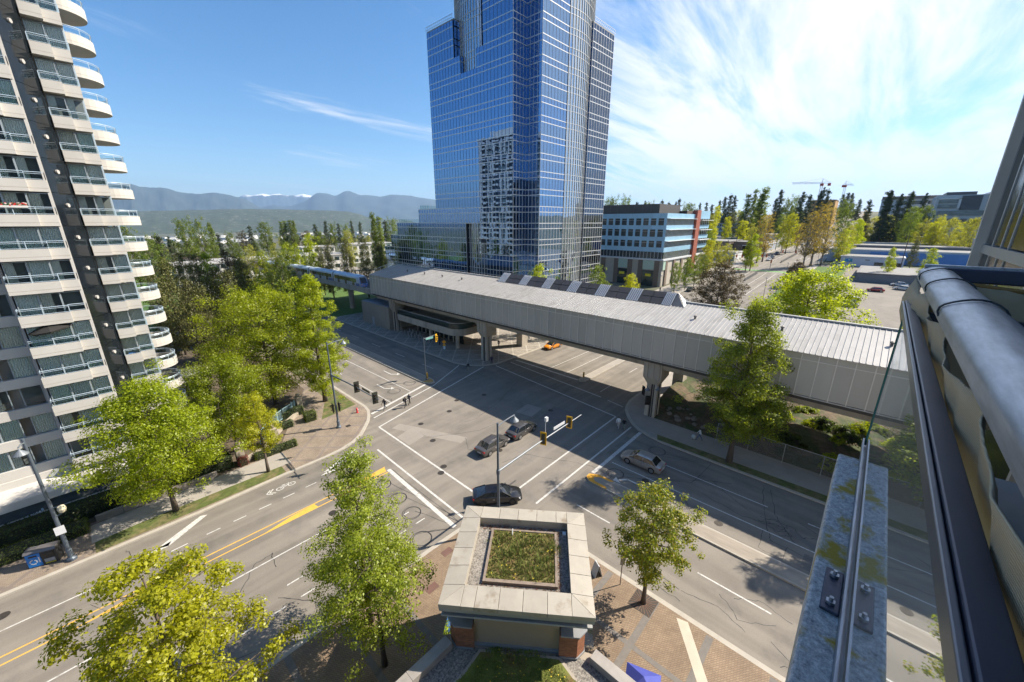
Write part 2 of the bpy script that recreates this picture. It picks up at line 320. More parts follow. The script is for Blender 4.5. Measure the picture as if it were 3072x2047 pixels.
for nm,p,mm in (('pavement_garden_corner',NW,pav_plaza),('pavement_station_corner',NE,pav_ne),('pavement_bank_corner',SE,walk),('pavement_shop_corner',SW,pav_tan)):
    block(nm,p,conc)
    MB().poly([(x,y,0.136) for x,y in (lambda q: q if sum(q[k][0]*q[(k+1)%len(q)][1]-q[(k+1)%len(q)][0]*q[k][1] for k in range(len(q)))>0 else q[::-1])(inset(p,0.38))]).build(nm.replace('pavement','paving'),mm,kind='structure')
# garden corner: verge grass, slab sidewalk, beds
def sheet(name,pts,m,z): 
    q=pts if sum(pts[k][0]*pts[(k+1)%len(pts)][1]-pts[(k+1)%len(pts)][0]*pts[k][1] for k in range(len(pts)))>0 else pts[::-1]
    return MB().poly([(x,y,z) for x,y in q]).build(name,m,kind='structure')
sheet('verge_grass',[(-4.6,42.1),(9.8,42.4),(9.8,43.9),(5,44.6),(-4.6,43.7)],grassm,0.142)
sheet('sidewalk_slab_base',[(-4.8,43.75),(10.8,43.95),(10.8,46.9),(-4.8,46.6)],walk,0.141)
for i in range(12):
    x0=-4.7+i*1.29
    bxo('sidewalk_slab',walk,None,x0+0.01,x0+1.275,43.95,45.3,0.12,0.147,kind='structure'); bxo('sidewalk_slab',walk,None,x0+0.01,x0+1.275,45.315,46.65,0.12,0.1465,kind='structure')
sheet('planting_bed',[(-90,46.9),(10.5,47.1),(12,50),(14,54),(16.5,58),(19.5,64),(20,260),(-90,260)],soil,0.143)
sheet('verge_grass',[(17.2,51.5),(22.6,52.6),(22.9,66),(20.6,66),(20.4,58)],grassm,0.142)
sheet('verge_grass',[(20.8,70),(22.9,70),(22.9,120),(20.8,120)],grassm,0.142)
sheet('park_lawn',[(22.9,124),(22.9,250),(-60,250),(-60,140)],lawn,0.150)
sheet('park_lawn',[(44.5,110),(70,110),(70,250),(44.5,250)],lawn,0.150)
# bank corner
sheet('verge_grass',[(43.5,15.8),(44.7,16.3),(44.9,-60),(43.5,-60)],grassm,0.142)
bank=mat('ivy_bank',(0.045,0.06,0.018),rough=0.95,var=0.5,scale=2.2,bump=1.0,bscale=9,col2=(0.11,0.08,0.05),c2range=(0.44,0.58),c2scale=0.5)
mb=MB(); 
for i in range(24):
    for j in range(9):
        def P(i,j):
            x=48.6+j*1.9; y=19.6-i*3.2
            z=0.14+sst(49.5,56,x)*1.8*(0.7+0.3*math.sin(y*0.7)) if j else 0.141
            return (x,y,z)
        mb.quad(P(i,j),P(i+1,j),P(i+1,j+1),P(i,j+1))
mb.build('grass_bank',bank,smooth=True,kind='structure')
sheet('far_sidewalk',[(63.5,23.2),(112,23.2),(112,20.5),(63.5,20.5)],walk,0.141)
sheet('parking_lot',[(66,20.4),(112,20.4),(112,-60),(66,-60)],asphalt,0.144)
# medians
def median(name,pts,m=walk):
    mb=MB(); mb.prism(pts,-0.05,0.16); o=mb.build(name,conc,kind='structure'); sheet(name+'_top',inset(pts,0.16),m,0.165); return o
gravelm=mat('median_concrete',(0.27,0.235,0.19),rough=0.9,var=0.25,scale=0.8,bump=0.3,bscale=25,streak=(3,0.5,1))
median('traffic_island',[(34.1,53.2),(34.2,51.9),(34.9,50.9),(35.6,50.9),(36.1,51.9),(36.2,53.2),(36.2,160),(34.2,160)],gravelm)
median('traffic_island',[(53.2,32.5),(56,32.4),(70,32.5),(70,33.9),(56,33.9),(53.2,33.8),(52.5,33.2)],walk)
median('traffic_island',[(30.75,15.5),(30.75,17.6),(31.2,18.25),(31.8,18.3),(32.4,17.4),(32.45,15),(32.45,-60),(30.7,-60)],gravelm)
def strip(mb,a,b,w,z=0.007):
    a=Vector(a); b=Vector(b); d=(b-a).normalized(); nn=Vector((-d.y,d.x))*(w/2)
    mb.quad(*[(q.x,q.y,z) for q in (a-nn,b-nn,b+nn,a+nn)])
def marking(name,segs,m,w=0.12,z=0.007):
    mb=MB()
    for s_ in segs: strip(mb,s_[0],s_[1],s_[2] if len(s_)>2 else w,z)
    return mb.build(name,m,kind='structure')
def dashes(y,x0,x1,on,off,ax='x'):
    r=[]; x=x0
    while x<x1:
        e=min(x+on,x1); r.append(((x,y),(e,y)) if ax=='x' else ((y,x),(y,e))); x+=on+off
    return r
# avenue, shop side arm
marking('yellow_centre_line',[((-90,35.25),(13.5,35.25)),((-90,34.5),(17.4,34.5)),((13.5,35.25),(17.6,35.6))],paint_y,0.12)
MB().poly([(13.9,35.0,0.0075),(17.3,34.75,0.0075),(17.5,35.5,0.0075),(15.0,35.5,0.0075)]).poly([(5.2,34.5,0.0075),(10.0,34.55,0.0075),(9.9,35.2,0.0075),(7.8,35.05,0.0075)]).poly([(-6,34.45,0.0075),(0.9,34.55,0.0075),(-1,35.2,0.0075)]).build('yellow_hatching',paint_y,kind='structure')
marking('lane_line',[((-90,37.75),(-2.6,37.85))]+[((4.0,38.2),(5.0,38.2)),((6.05,38.25),(7.1,38.25)),((8.16,38.3),(9.2,38.3)),((10.3,38.4),(11.35,38.42)),((16.7,38.73),(17.85,38.76)),((2.0,38.1),(3,38.12)),((-0.4,38.0),(0.7,38.05))],paint_w,0.11)
marking('lane_line',[((-90,31.05),(13.5,31.05))],paint_w,0.11)
marking('lane_line',dashes(27.6,-20,15.5,1.1,1.4),paint_w,0.11)
marking('bike_lane_line',dashes(25.85,-20,17,0.95,1.0),paint_w,0.11)
marking('stop_line',[((17.25,23.0),(17.65,34.9),0.42)],paint_w)
marking('crosswalk_line',[((18.48,23.3),(18.8,39.4),0.22),((21.5,24.2),(21.65,44.1),0.22)],paint_w)
# merge wedge and bicycle symbol on the far lane
MB().poly([(-1.2,39.2,0.0075),(2.1,41.25,0.0075),(2.6,41.0,0.0075),(-0.4,38.9,0.0075)]).poly([(-1.9,39.0,0.0075),(-0.2,39.4,0.0075),(-0.5,38.85,0.0075),(-2.0,38.75,0.0075)]).build('merge_arrow',paint_w,kind='structure')
MB().poly([(12.6,39.6,0.0075),(16.6,41.6,0.0075),(17.1,41.35,0.0075),(13.6,39.3,0.0075)]).poly([(12.1,39.2,0.0075),(14.2,39.8,0.0075),(13.6,39.0,0.0075)]).build('merge_arrow',paint_w,kind='structure')
def bike_symbol(cx,cy,name='bicycle_symbol'):
    mb=MB()
    def ring(x,y,r):
        n=16
        for k in range(n):
            a0,a1=2*math.pi*k/n,2*math.pi*(k+1)/n
            mb.quad(*[(x+q*math.cos(a),y+q*math.sin(a)*0.8,0.0078) for q,a in ((r-0.05,a0),(r+0.05,a0),(r+0.05,a1),(r-0.05,a1))])
    ring(cx-0.55,cy,0.33); ring(cx+0.55,cy,0.33)
    for a,b in (((-.55,0),(-.15,.35)),((-.15,.35),(.4,.35)),((.4,.35),(.55,0)),((-.15,.35),(0,0)),((-.55,0),(0,0)),((0,0),(.4,.35)),((.4,.35),(.35,.5)),((-.3,.42),(0,.42))):
        strip(mb,(cx+a[0],cy+a[1]),(cx+b[0],cy+b[1]),0.07,0.0078)
    for d in (0,0.28):
        strip(mb,(cx-1.5-d,cy),(cx-1.05-d,cy+0.42),0.11,0.0078); strip(mb,(cx-1.5-d,cy),(cx-1.05-d,cy-0.42),0.11,0.0079)
    return mb.build(name,paint_w,kind='structure')
bike_symbol(9.0,40.1)
# avenue, hill arm
marking('crosswalk_line',[((48.4,49.2),(45.6,22.7),0.2),((51.7,48.4),(49.75,27.4),0.2)],paint_w)
marking('stop_line',[((53.3,48.4),(53.1,33.9),0.4)],paint_w)
marking('lane_line',[((53.8,40.8),(112,41.2)),((53.8,37.25),(112,37.9)),((51.4,28.5),(54.8,28.55)),((62.3,29),(65.3,29)),((70,29),(73,29)),((78,29),(81,29)),((49.5,26.1),(49.0,23.3),0.14)],paint_w,0.12)
# side street, near arm and far arm
marking('lane_line',[((35.55,17.6),(35.55,-60)),((39.15,12.9),(39.15,3.1)),((39.15,0),(39.15,-60))],paint_w,0.12)
marking('lane_line',[((27.05,16.6),(27.05,13.1)),((27.05,5.5),(27.05,0.6)),((27.05,-5),(27.05,-9))],paint_w,0.12)
marking('stop_line',[((32.4,18.15),(43.9,18.15),0.42)],paint_w)
marking('crosswalk_line',[((24.5,19.6),(44.4,19.7),0.2),((21.8,22.25),(45.6,22.6),0.2)],paint_w)
marking('crosswalk_line',[((21.6,44.15),(46.4,50.4),0.22),((22.4,46.95),(34.8,50.1),0.2),((34.8,50.1),(43.8,54.4),0.2)],paint_w)
marking('stop_line',[((22.8,48.3),(34.2,51.5),0.4)],paint_w)
marking('lane_line',[((30.85,50.9),(30.5,73)),((30.5,76),(30.5,130)),((26.6,49.6),(26.6,60)),((26.6,66),(26.6,68))]+dashes(39.4,56.5,130,3.6,6.0,'y'),paint_w,0.12)
# turn arrows
def turn_arrow(x,y,d,name='turn_arrow'):
    """left-turn arrow for traffic heading along d (+1: +Y, -1: -Y)"""
    mb=MB(); z=0.0078
    def q(pts): mb.poly([(x+a*d,y+b*d,z) for a,b in pts])
    q([(-0.09,-2.2),(0.09,-2.2),(0.09,0.3),(-0.09,0.3)]); q([(0.09,0.3),(-0.6,1.0),(-0.75,0.85),(-0.09,0.15)]); q([(-0.45,1.35),(-1.1,0.5),(-1.15,1.35)])
    return mb.build(name,paint_w,kind='structure')
turn_arrow(33.9,14.6,1); turn_arrow(28.6,55.2,-1); turn_arrow(32.6,60.0,-1)
# pavement repairs, cracks, loops, covers
mb=MB()
for a,b,c_,d in ((36.5,40.2,25.6,29.6),(31.8,35,24.6,28.6)): pass
MB().poly([(38.5,26.2,.004),(42.7,27.0,.004),(42.2,30.8,.004),(38.1,30.2,.004)]).build('road_patch',mat('road_patch_brown',(0.15,0.13,0.12),rough=0.9,var=0.1,scale=1),kind='structure')
MB().poly([(37.6,31.2,.004),(40.6,31.7,.004),(40.2,34.2,.004),(37.1,33.8,.004)]).build('road_patch',patchl,kind='structure')
MB().poly([(22.6,42.6,.004),(24.0,43.0,.004),(27.9,33.6,.004),(26.5,33.2,.004)]).build('road_patch',patchl,kind='structure')
MB().poly([(21.9,40.2,.0045),(24.6,40.9,.0045),(24.4,37.9,.0045),(21.9,37.4,.0045)]).build('road_patch',patchl,kind='structure')
for pts in ([(36.9,1.0),(37.3,1.1),(35.9,-2.3),(34.5,-2.6)],[(33.0,-0.2),(34.9,-0.3),(34.8,-2.1),(33.0,-2.0)]):
    MB().poly([(x,y,.0045) for x,y in pts]).build('road_patch',patchm,kind='structure')
def crack(pts,w=0.05,name='tar_crack',jit=0.06,sub=4,seed=None):
    r=random.Random(seed or hash(tuple(pts[0]))&1023); q=[]
    for a,b in zip(pts,pts[1:]):
        for k in range(sub):
            t=k/sub; q.append((a[0]+(b[0]-a[0])*t+r.uniform(-jit,jit),a[1]+(b[1]-a[1])*t+r.uniform(-jit,jit)))
    q.append(pts[-1]); mb=MB()
    for a,b in zip(q,q[1:]): strip(mb,a,b,w*r.uniform(0.6,1.3),0.0052)
    return mb.build(name,tarm,kind='structure')
def loop(cx,cy,r,name='detector_loop',w=0.06):
    mb=MB(); n=28
    for rr,dx in ((r,0),(r*0.88,0.08)):
        for k in range(n):
            a0,a1=2*math.pi*k/n,2*math.pi*(k+1)/n
            mb.quad(*[(cx+dx+q*math.cos(a),cy+q*math.sin(a),0.0056) for q,a in ((rr-w/2,a0),(rr+w/2,a0),(rr+w/2,a1),(rr-w/2,a1))])
    return mb.build(name,tarm,kind='structure')
for x,y,r in ((14.4,24.0,0.9),(15.6,27.3,0.85),(15.8,30,0.85),(15.9,33,0.8),(33.9,16.3,0.9),(41.2,14.8,0.95),(29.1,52.9,1.0),(32.6,53.9,1.0),(25.6,51.9,1.0),(26.5,50.6,0.7)): loop(x,y,r)
for p in ([(14.4,24.8),(17.1,23.0)],[(14.9,24.7),(17.2,22.8)],[(16,27.3),(17.4,22.9)],[(16.4,30),(17.9,23.2)],[(16.5,33),(18.1,24)],[(17.9,34.6),(17.9,23.4)],[(33.9,15.5),(38,9.7),(42.9,9.3)],[(41.2,14),(42.5,10.2)],[(40.5,14),(42.4,9.9)],[(34.5,16),(36.6,12),(39.5,8.5),(40.6,6.6)]): crack(p,0.05,sub=5)
for p in ([(42.6,4.2),(39,3.4),(35.6,2.4),(34.5,2.0)],[(42.2,3.4),(38.5,2.4),(36.9,1.4),(35.5,0.4)],[(35.7,2.9),(33.0,2.6),(32.9,1.0),(34.8,0.8)],[(34.6,2.2),(34.4,-2.4)],[(37.3,3.4),(37.6,0.9),(36.8,0),(37.8,-1.2)],[(39.9,8.4),(38.6,6.6),(37.3,4.2)],[(35.2,9.6),(33.3,8.0)],[(36.9,8.4),(36.2,4.6),(37.2,1.2)],[(36.6,3.4),(36.2,1.9),(36.8,1.1),(37.1,2.2),(36.5,2.9)],[(37.0,2.9),(36.7,1.6),(37.4,1.2),(37.7,2.3),(37.1,3.0)],[(36.3,2.4),(35.8,1.5),(36.4,0.8),(36.9,1.4)],[(38.9,0.6),(37.6,-1.4),(36.6,-4)],[(32.7,20.6),(33.4,18.6),(33.2,17)],[(27,26.6),(30,26),(32.7,20.6)],[(24.2,37.4),(30.2,33.7),(39.4,33.0)],[(30.2,36.9),(32,36.5),(38.2,37.9),(46.2,41.4)],[(27.7,33.7),(26.2,31.6),(27,30.2),(26,29.4)],[(26.3,3.7),(25.0,2.2),(26.3,0.2)],[(24.6,5.8),(25.2,3.4),(24.4,1.6)],[(26.6,2.9),(27.6,1.4),(27.2,-0.6)],[(23.5,-0.5),(24.5,-2.2),(24.2,-4)],[(24.8,0.2),(23.8,-1.5),(24.7,-3.5)],[(23.9,7.8),(23.7,5.6)],[(24.9,8.4),(24.6,6.0)],[(2.4,29.4),(3.9,31.5),(5.2,31.7),(5.0,30)],[(-4,27),(-2,25.6),(2.0,24.0)],[(4.2,27),(6,24.6),(8,22.9)],[(-2.9,40.9),(-2.6,39.7)]): crack(p,0.045,sub=6,jit=0.1)
mb=MB()
cover=MB().lathe([(0.36,0.0),(0.36,0.012),(0.30,0.012),(0.30,0.009),(0.001,0.009)],20).mesh('manhole_cover',iron)
for k,(x,y) in enumerate(((24.5,36.2),(25.9,40.8),(30.8,40.9),(33.8,42.9),(38.0,41.3),(22.1,30.9),(40.9,30.4),(30.6,29.9),(28.6,28.6),(35.0,13.4),(33.7,5.9),(10.6,32.7),(-9.2,39.4),(21.2,30.2))):
    link('manhole_cover',cover,loc=(x,y,0.003),kind='structure')
# ------------------------------------------------------------ condominium tower on the left
cream=mat('cream_concrete',(0.485,0.465,0.43),rough=0.8,var=0.08,scale=0.5,bump=0.08,bscale=20,orand=0.04)
soff=mat('cream_soffit',(0.50,0.455,0.40),rough=0.85,var=0.08,scale=0.6)
railm=mat('pale_blue_rail',(0.48,0.58,0.66),rough=0.4,metal=0.2,var=0.05)
winframe=mat('window_frame_grey',(0.33,0.38,0.41),rough=0.45,metal=0.3,var=0.05)
cglass=glassmat('condo_glass',(0.93,0.98,0.95),trans=1.0,ior=1.42)
rglass=glassmat('balcony_glass',(0.82,0.93,0.93),trans=0.93,ior=1.45)
def curtmat(n,c): return mat(n,c,rough=0.9,var=0.06,scale=2)
curts=[curtmat('curtain_white',(0.92,0.92,0.88)),curtmat('curtain_grey',(0.82,0.85,0.83)),curtmat('curtain_sand',(0.84,0.81,0.74)),curtmat('blind_green',(0.74,0.82,0.78)),curtmat('dim_room',(0.14,0.155,0.16))]
stripglass=mat('dark_strip_glass',(0.010,0.013,0.016),rough=0.08,var=0.4,scale=0.8,spec=0.28,coat=0.0)
ventm=mat('vent_cap',(0.42,0.40,0.38),rough=0.5,var=0.1)
def frame_mesh(w,h,d=0.08,t=0.055,mull=1):
    mb=MB(); mb.box(0,w,-d/2,d/2,0,t); mb.box(0,w,-d/2,d/2,h-t,h); mb.box(0,t,-d/2,d/2,t,h-t); mb.box(w-t,w,-d/2,d/2,t,h-t)
    for k in range(1,mull): mb.box(w*k/mull-t/2,w*k/mull+t/2,-d/2,d/2,t,h-t)
    return mb.mesh('window_frame',winframe)
def curtain_mesh(w,h,m,folds=9,open_=0.0):
    mb=MB(); n=folds*4; x0=0.05; x1=w*(1-open_)-0.05; pr=None
    for k in range(n+1):
        x=x0+(x1-x0)*k/n; y=0.05*math.sin(k*math.pi/2+0.3*math.sin(k*1.7))
        if pr: mb.quad((pr[0],pr[1],0.06),(x,y,0.06),(x,y,h-0.06),(pr[0],pr[1],h-0.06))
        pr=(x,y)
    return mb.mesh('curtain',m,smooth=True)
FH=2.74; Z0=3.72; NL=18
CW,CH=1.28,2.42
wf=frame_mesh(CW,CH); wp=MB().quad((0.05,0,0.05),(CW-0.05,0,0.05),(CW-0.05,0,CH-0.05),(0.05,0,CH-0.05)).mesh('pane',cglass)
cms=[curtain_mesh(CW,CH,m) for m in curts[:4]]+[curtain_mesh(CW,CH,curts[0],6,0.5),curtain_mesh(CW,CH,curts[2],6,0.35)]
dimm=MB().quad((0.05,0,0.05),(CW-0.05,0,0.05),(CW-0.05,0,CH-0.05),(0.05,0,CH-0.05)).mesh('dim_room_back',curts[4])
condo=thing('condominium_tower','tall cream condominium tower with stacked balconies and a dark glass strip','building',(-0.8,52,0))
COFF=Vector((-0.8,52,0))
def cl(mb): mb.v=[(x-COFF.x,y-COFF.y,z) for x,y,z in mb.v]; return mb
rr=random.Random(21)
def window(x,y,z,rz=0,par=condo,h=CH,w=CW):
    sc=(w/CW,1,h/CH)
    f=link('window',wf,par,loc=(x-COFF.x,y-COFF.y,z),rz=rz,scale=sc)
    link('pane',wp,f,loc=(0,0.0,0))
    k=rr.random()
    if k<0.93: link('curtain',rr.choice(cms),f,loc=(0,0.065,0))
    link('room',dimm,f,loc=(0,0.45,0))
def offset_in(pts,d):
    """open polyline moved d to its left"""
    out=[]
    for k,p in enumerate(pts):
        a=Vector(pts[max(k-1,0)]); b=Vector(pts[min(k+1,len(pts)-1)]); dd=(b-a).normalized(); out.append((p[0]-dd.y*d,p[1]+dd.x*d))
    return out
def balcony(front,back,z,label=None,upst=0.92,rail=0.60,posts=None):
    """slab with an upstand along the front polyline (runs left to right), rail on top"""
    mb=MB(); pts=list(front)+list(back); mb.prism(pts,z,z+0.2)
    inn=offset_in(front,0.13)
    for (a,b),(c,d) in zip(zip(front,front[1:]),zip(inn,inn[1:])):
        mb.hexa([(a[0],a[1],z+0.2),(b[0],b[1],z+0.2),(d[0],d[1],z+0.2),(c[0],c[1],z+0.2),(a[0],a[1],z+upst),(b[0],b[1],z+upst),(d[0],d[1],z+upst),(c[0],c[1],z+upst)])
    mb.mi=1
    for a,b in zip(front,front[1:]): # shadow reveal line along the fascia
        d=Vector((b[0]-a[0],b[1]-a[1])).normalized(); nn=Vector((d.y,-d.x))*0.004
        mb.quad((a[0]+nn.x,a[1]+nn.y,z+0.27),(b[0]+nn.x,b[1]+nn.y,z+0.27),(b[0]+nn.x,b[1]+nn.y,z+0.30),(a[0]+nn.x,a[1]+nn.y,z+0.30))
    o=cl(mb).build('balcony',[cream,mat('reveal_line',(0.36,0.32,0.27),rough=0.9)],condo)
    mid=offset_in(front,0.065); mr=MB(); zt=z+upst
    mr.tube([(x,y,zt+rail) for x,y in mid],0.032,6); mr.tube([(x,y,zt+rail-0.13) for x,y in mid],0.018,5); mr.tube([(x,y,zt+0.06) for x,y in mid],0.018,5)
    L=[0]
    for a,b in zip(mid,mid[1:]): L.append(L[-1]+(Vector(b)-Vector(a)).length)
    npst=posts or max(2,int(L[-1]/1.25)+1)
    for k in range(npst):
        s_=L[-1]*k/(npst-1)
        for i in range(len(mid)-1):
            if L[i]-1e-6<=s_<=L[i+1]+1e-6:
                t=(s_-L[i])/max(1e-6,L[i+1]-L[i]); x=mid[i][0]+(mid[i+1][0]-mid[i][0])*t; y=mid[i][1]+(mid[i+1][1]-mid[i][1])*t
                mr.box(x-0.025,x+0.025,y-0.025,y+0.025,zt,zt+rail); break
    cl(mr).build('railing',railm,o)
    mg=MB()
    for a,b in zip(mid,mid[1:]): mg.quad((a[0],a[1],zt+0.06),(b[0],b[1],zt+0.06),(b[0],b[1],zt+rail-0.13),(a[0],a[1],zt+rail-0.13))
    cl(mg).build('rail_glass',rglass,o)
    return o
curve=[(3.0+2.15*math.cos(R(a)),62.3+2.3*math.sin(R(a))) for a in range(-88,92,12)]
for i in range(-1,NL):
    z=Z0+FH*i
    if i>=0:
        wide=i>=7
        xl=-8.6 if wide else -4.93
        fr=[(xl,53.4),(xl,51.7),(-1.95,51.7),(-1.95,52.12),(-0.86,52.12)] if not wide else [(xl,51.7),(-1.95,51.7),(-1.95,52.12),(-0.86,52.12)]
        balcony(fr,[(-0.86,53.5),(xl,53.5)],z)
        balcony([(0.62,54.75),(1.86,54.75),(1.86,55.35),(2.95,55.35)],[(2.95,57.3),(0.62,57.3)],z)
        balcony(curve,[(2.9,64.6),(2.9,60.0)],z,posts=6)
    # window walls
    zb=z+0.22
    x=-0.95-CW
    while x>(-8.7 if i>=7 else -5.0):
        window(x,52.30,zb); x-=CW
    for k in range(2): window(0.66+k*1.12,55.55 if k==0 else 55.8,zb,w=1.1)
    window(2.93,57.0,zb,rz=R(90)); window(2.93,58.3,zb,rz=R(90)); 
    if -1<=i<7: # west wall of plain windows over a spandrel band
        cl(MB().box(-14,-4.95,53.25,53.6,z,z+0.86)).build('spandrel',cream,condo)
        x=-5.2-1.32
        k=0
        while x>-13.5:
            window(x,53.5,z+0.86,h=FH-0.88,w=1.3); x-=1.3 if k%3 else 1.95; k+=1
# pilasters, strip, body
cl(MB().box(-0.99,-0.79,52.16,53.5,0,Z0+FH*NL)).build('pilaster',cream,condo)
cl(MB().box(2.82,3.02,56.9,57.1,0,Z0+FH*NL)).build('corner_post',railm,condo)
cl(MB().box(-5.15,-4.95,53.0,53.6,0,Z0+FH*7)).build('pilaster',cream,condo)
a=Vector((-0.78,52.5,0)); b=Vector((0.58,55.0,0)); d=(b-a).normalized(); nn=Vector((d.y,-d.x,0))
for i in range(-1,NL):
    z=Z0+FH*i
    p=[a+Vector((0,0,z+0.015)),b+Vector((0,0,z+0.015)),b+Vector((0,0,z+FH-0.015)),a+Vector((0,0,z+FH-0.015))]
    mb=MB(); mb.hexa([tuple(q-nn*0.1) for q in p[:2]]+[tuple(p[1]),tuple(p[0])]+[tuple(q-nn*0.1) for q in (p[3],p[2])]+[tuple(p[2]),tuple(p[3])])
    o=cl(mb).build('glass_strip_panel',stripglass,condo)
    c=(a+b)/2+Vector((0,0,z+1.75)); mb=MB(); mb.tube([tuple(c),tuple(c+nn*0.12)],0.17,12); cl(mb).build('vent_cap',ventm,o)
cl(MB().box(-32,-0.85,54.45,57.4,0,Z0+FH*NL).box(-32,2.2,57.4,72,0,Z0+FH*NL).prism([(-0.85,53.0),(0.5,55.4),(0.5,57.4),(-0.85,57.4)],0,Z0+FH*NL)).build('core',mat('condo_core',(0.45,0.41,0.36),rough=0.85,var=0.08),condo)
cl(MB().prism([(2.85,59.7),(3.0,59.7),(3.0,64.8),(2.85,64.8)],0,Z0+FH*NL)).build('balcony_back_wall',cglass and winframe,condo)
# terrace plinth at the foot
for (x0,x1,y0,y1,z0,z1) in ((-16,-1.6,50.0,53.3,2.35,3.05),(-16,-2.4,48.9,50.2,0.9,1.35),(-16,0.6,53.0,53.4,0,3.7)):
    cl(MB().box(x0,x1,y0,y1,z0,z1)).build('terrace',cream,condo)
cl(MB().box(-16,-2.0,50.3,53.0,0.14,2.34)).build('terrace_front',mat('shaded_glazing',(0.06,0.07,0.075),rough=0.25,var=0.2,spec=0.6),condo)
# things that stand on the balconies
umb=thing('patio_umbrella','black patio umbrella tilted open on a condominium balcony','umbrella',(-3.2,52.4,Z0+FH*4+0.92))
dk=mat('black_canvas',(0.02,0.019,0.018),rough=0.8,var=0.2)
mb=MB(); n=8; tip=(0,0,1.95)
for k in range(n):
    a0,a1=2*math.pi*k/n,2*math.pi*(k+1)/n
    mb.tri((1.35*math.cos(a0),1.1*math.sin(a0),1.45),(1.35*math.cos(a1),1.1*math.sin(a1),1.45),tip)
    mb.quad((1.35*math.cos(a0),1.1*math.sin(a0),1.45),(1.35*math.cos(a1),1.1*math.sin(a1),1.45),(1.33*math.cos(a1),1.08*math.sin(a1),1.32),(1.33*math.cos(a0),1.08*math.sin(a0),1.32))
o=mb.build('canopy',dk,umb); o.rotation_euler=(R(6),R(-10),0)
MB().tube([(0,0,-0.7),(0,0,1.9)],0.025,6).build('pole',winframe,umb)
def planter(x,y,z,c,lab,n=14):
    t=thing('flower_box',lab,'flower box',(x,y,z))
    MB().box(-0.9,0.9,-0.1,0.1,0,0.16).build('box',mat('planter_white',(0.6,0.58,0.55)),t)
    mb=MB()
    for k in range(n*5):
        px,py,pz=rr.uniform(-0.9,0.9),rr.uniform(-0.12,0.12),rr.uniform(0.16,0.36); s_=0.05; mb.mi=k%3
        mb.quad((px-s_,py,pz-s_),(px+s_,py+0.02,pz-s_),(px+s_,py,pz+s_),(px-s_,py+0.02,pz+s_))
    mb.build('flowers',[mat('red_petals',(0.5,0.03,0.03),rough=0.8),mat('box_leaves',(0.06,0.11,0.03),rough=0.8),mat('pale_petals',(0.6,0.5,0.45),rough=0.8)],t)
planter(-5.6,51.75,Z0+FH*8+1.45,0,'white box of red flowers on an upper balcony rail')
planter(-3.2,51.75,Z0+FH*8+1.45,0,'box of red flowers beside the glass strip on an upper balcony rail')
def patio_set(x,y,z,c,lab):
    t=thing('patio_chair',lab,'chair',(x,y,z)); m=mat('patio_'+lab.split()[0],c,rough=0.7,var=0.2)
    MB().box(-.28,.28,-.28,.28,0.38,0.44).build('seat',m,t); MB().box(-.28,.28,.22,.28,0.44,0.95).build('backrest',m,t)
    for sx in (-.25,.25):
        for sy in (-.25,.25): MB().box(sx-.02,sx+.02,sy-.02,sy+.02,0,0.38).build('leg',m,t)
for x,lv,c,lab in ((-2.6,3,(0.30,0.15,0.06),'brown wooden chair on the balcony under the umbrella balcony'),(-1.4,2,(0.45,0.26,0.08),'tan wooden chair on the balcony beside the glass strip'),(-2.9,2,(0.5,0.06,0.07),'red folding chair on a low balcony'),(-4.2,4,(0.03,0.12,0.35),'blue chair under the black umbrella'),(1.2,3,(0.05,0.1,0.4),'blue bench seat on the balcony right of the glass strip'),(-3.6,1,(0.5,0.55,0.55),'pale chair on the lowest visible balcony')):
    patio_set(x,52.6 if x<0 else 55.6,Z0+FH*lv+0.5,c,lab)
# ------------------------------------------------------------ blue glass office tower
def skyglass(name,deep,refl,fac=0.62,rough=0.015):
    m=bpy.data.materials.new(name); m.use_nodes=True; t=m.node_tree; t.nodes.clear(); L=t.links.new
    o=N(t,'ShaderNodeOutputMaterial'); df=N(t,'ShaderNodeBsdfDiffuse'); gl=N(t,'ShaderNodeBsdfGlossy'); gl.inputs['Roughness'].default_value=rough; gl.inputs['Color'].default_value=(*refl,1)
    oi=N(t,'ShaderNodeObjectInfo'); mr=N(t,'ShaderNodeMapRange'); mr.inputs['To Min'].default_value=0.7; mr.inputs['To Max'].default_value=1.3; L(oi.outputs['Random'],mr.inputs[0])
    vm=N(t,'ShaderNodeVectorMath',operation='SCALE'); vm.inputs[0].default_value=deep; L(mr.outputs[0],vm.inputs['Scale']); L(vm.outputs[0],df.inputs[0])
    tc=N(t,'ShaderNodeTexCoord'); ge=N(t,'ShaderNodeNewGeometry'); ns=N(t,'ShaderNodeTexNoise',i_Scale=0.55,i_Detail=2); L(ge.outputs['Position'],ns.inputs['Vector'])
    bp=N(t,'ShaderNodeBump'); bp.inputs['Strength'].default_value=0.07; bp.inputs['Distance'].default_value=0.05; L(ns.outputs[0],bp.inputs['Height']); L(bp.outputs[0],gl.inputs['Normal'])
    fr=N(t,'ShaderNodeLayerWeight'); fr.inputs[0].default_value=0.5
    ma=N(t,'ShaderNodeMapRange'); ma.inputs['To Min'].default_value=fac; ma.inputs['To Max'].default_value=0.97; L(fr.outputs['Fresnel'],ma.inputs[0])
    mx=N(t,'ShaderNodeMixShader'); L(ma.outputs[0],mx.inputs[0]); L(df.outputs[0],mx.inputs[1]); L(gl.outputs[0],mx.inputs[2]); L(mx.outputs[0],o.inputs[0])
    MATS[name]=m; return m
blueg=skyglass('blue_tower_glass',(0.004,0.012,0.035),(0.29,0.44,0.67))
spang=skyglass('blue_spandrel_glass',(0.008,0.02,0.05),(0.32,0.49,0.78),fac=0.52)
darkg=skyglass('dark_reflection_glass',(0.006,0.010,0.018),(0.20,0.25,0.34),fac=0.45)  # dark tint stands in for dark reflections on the tower's right block
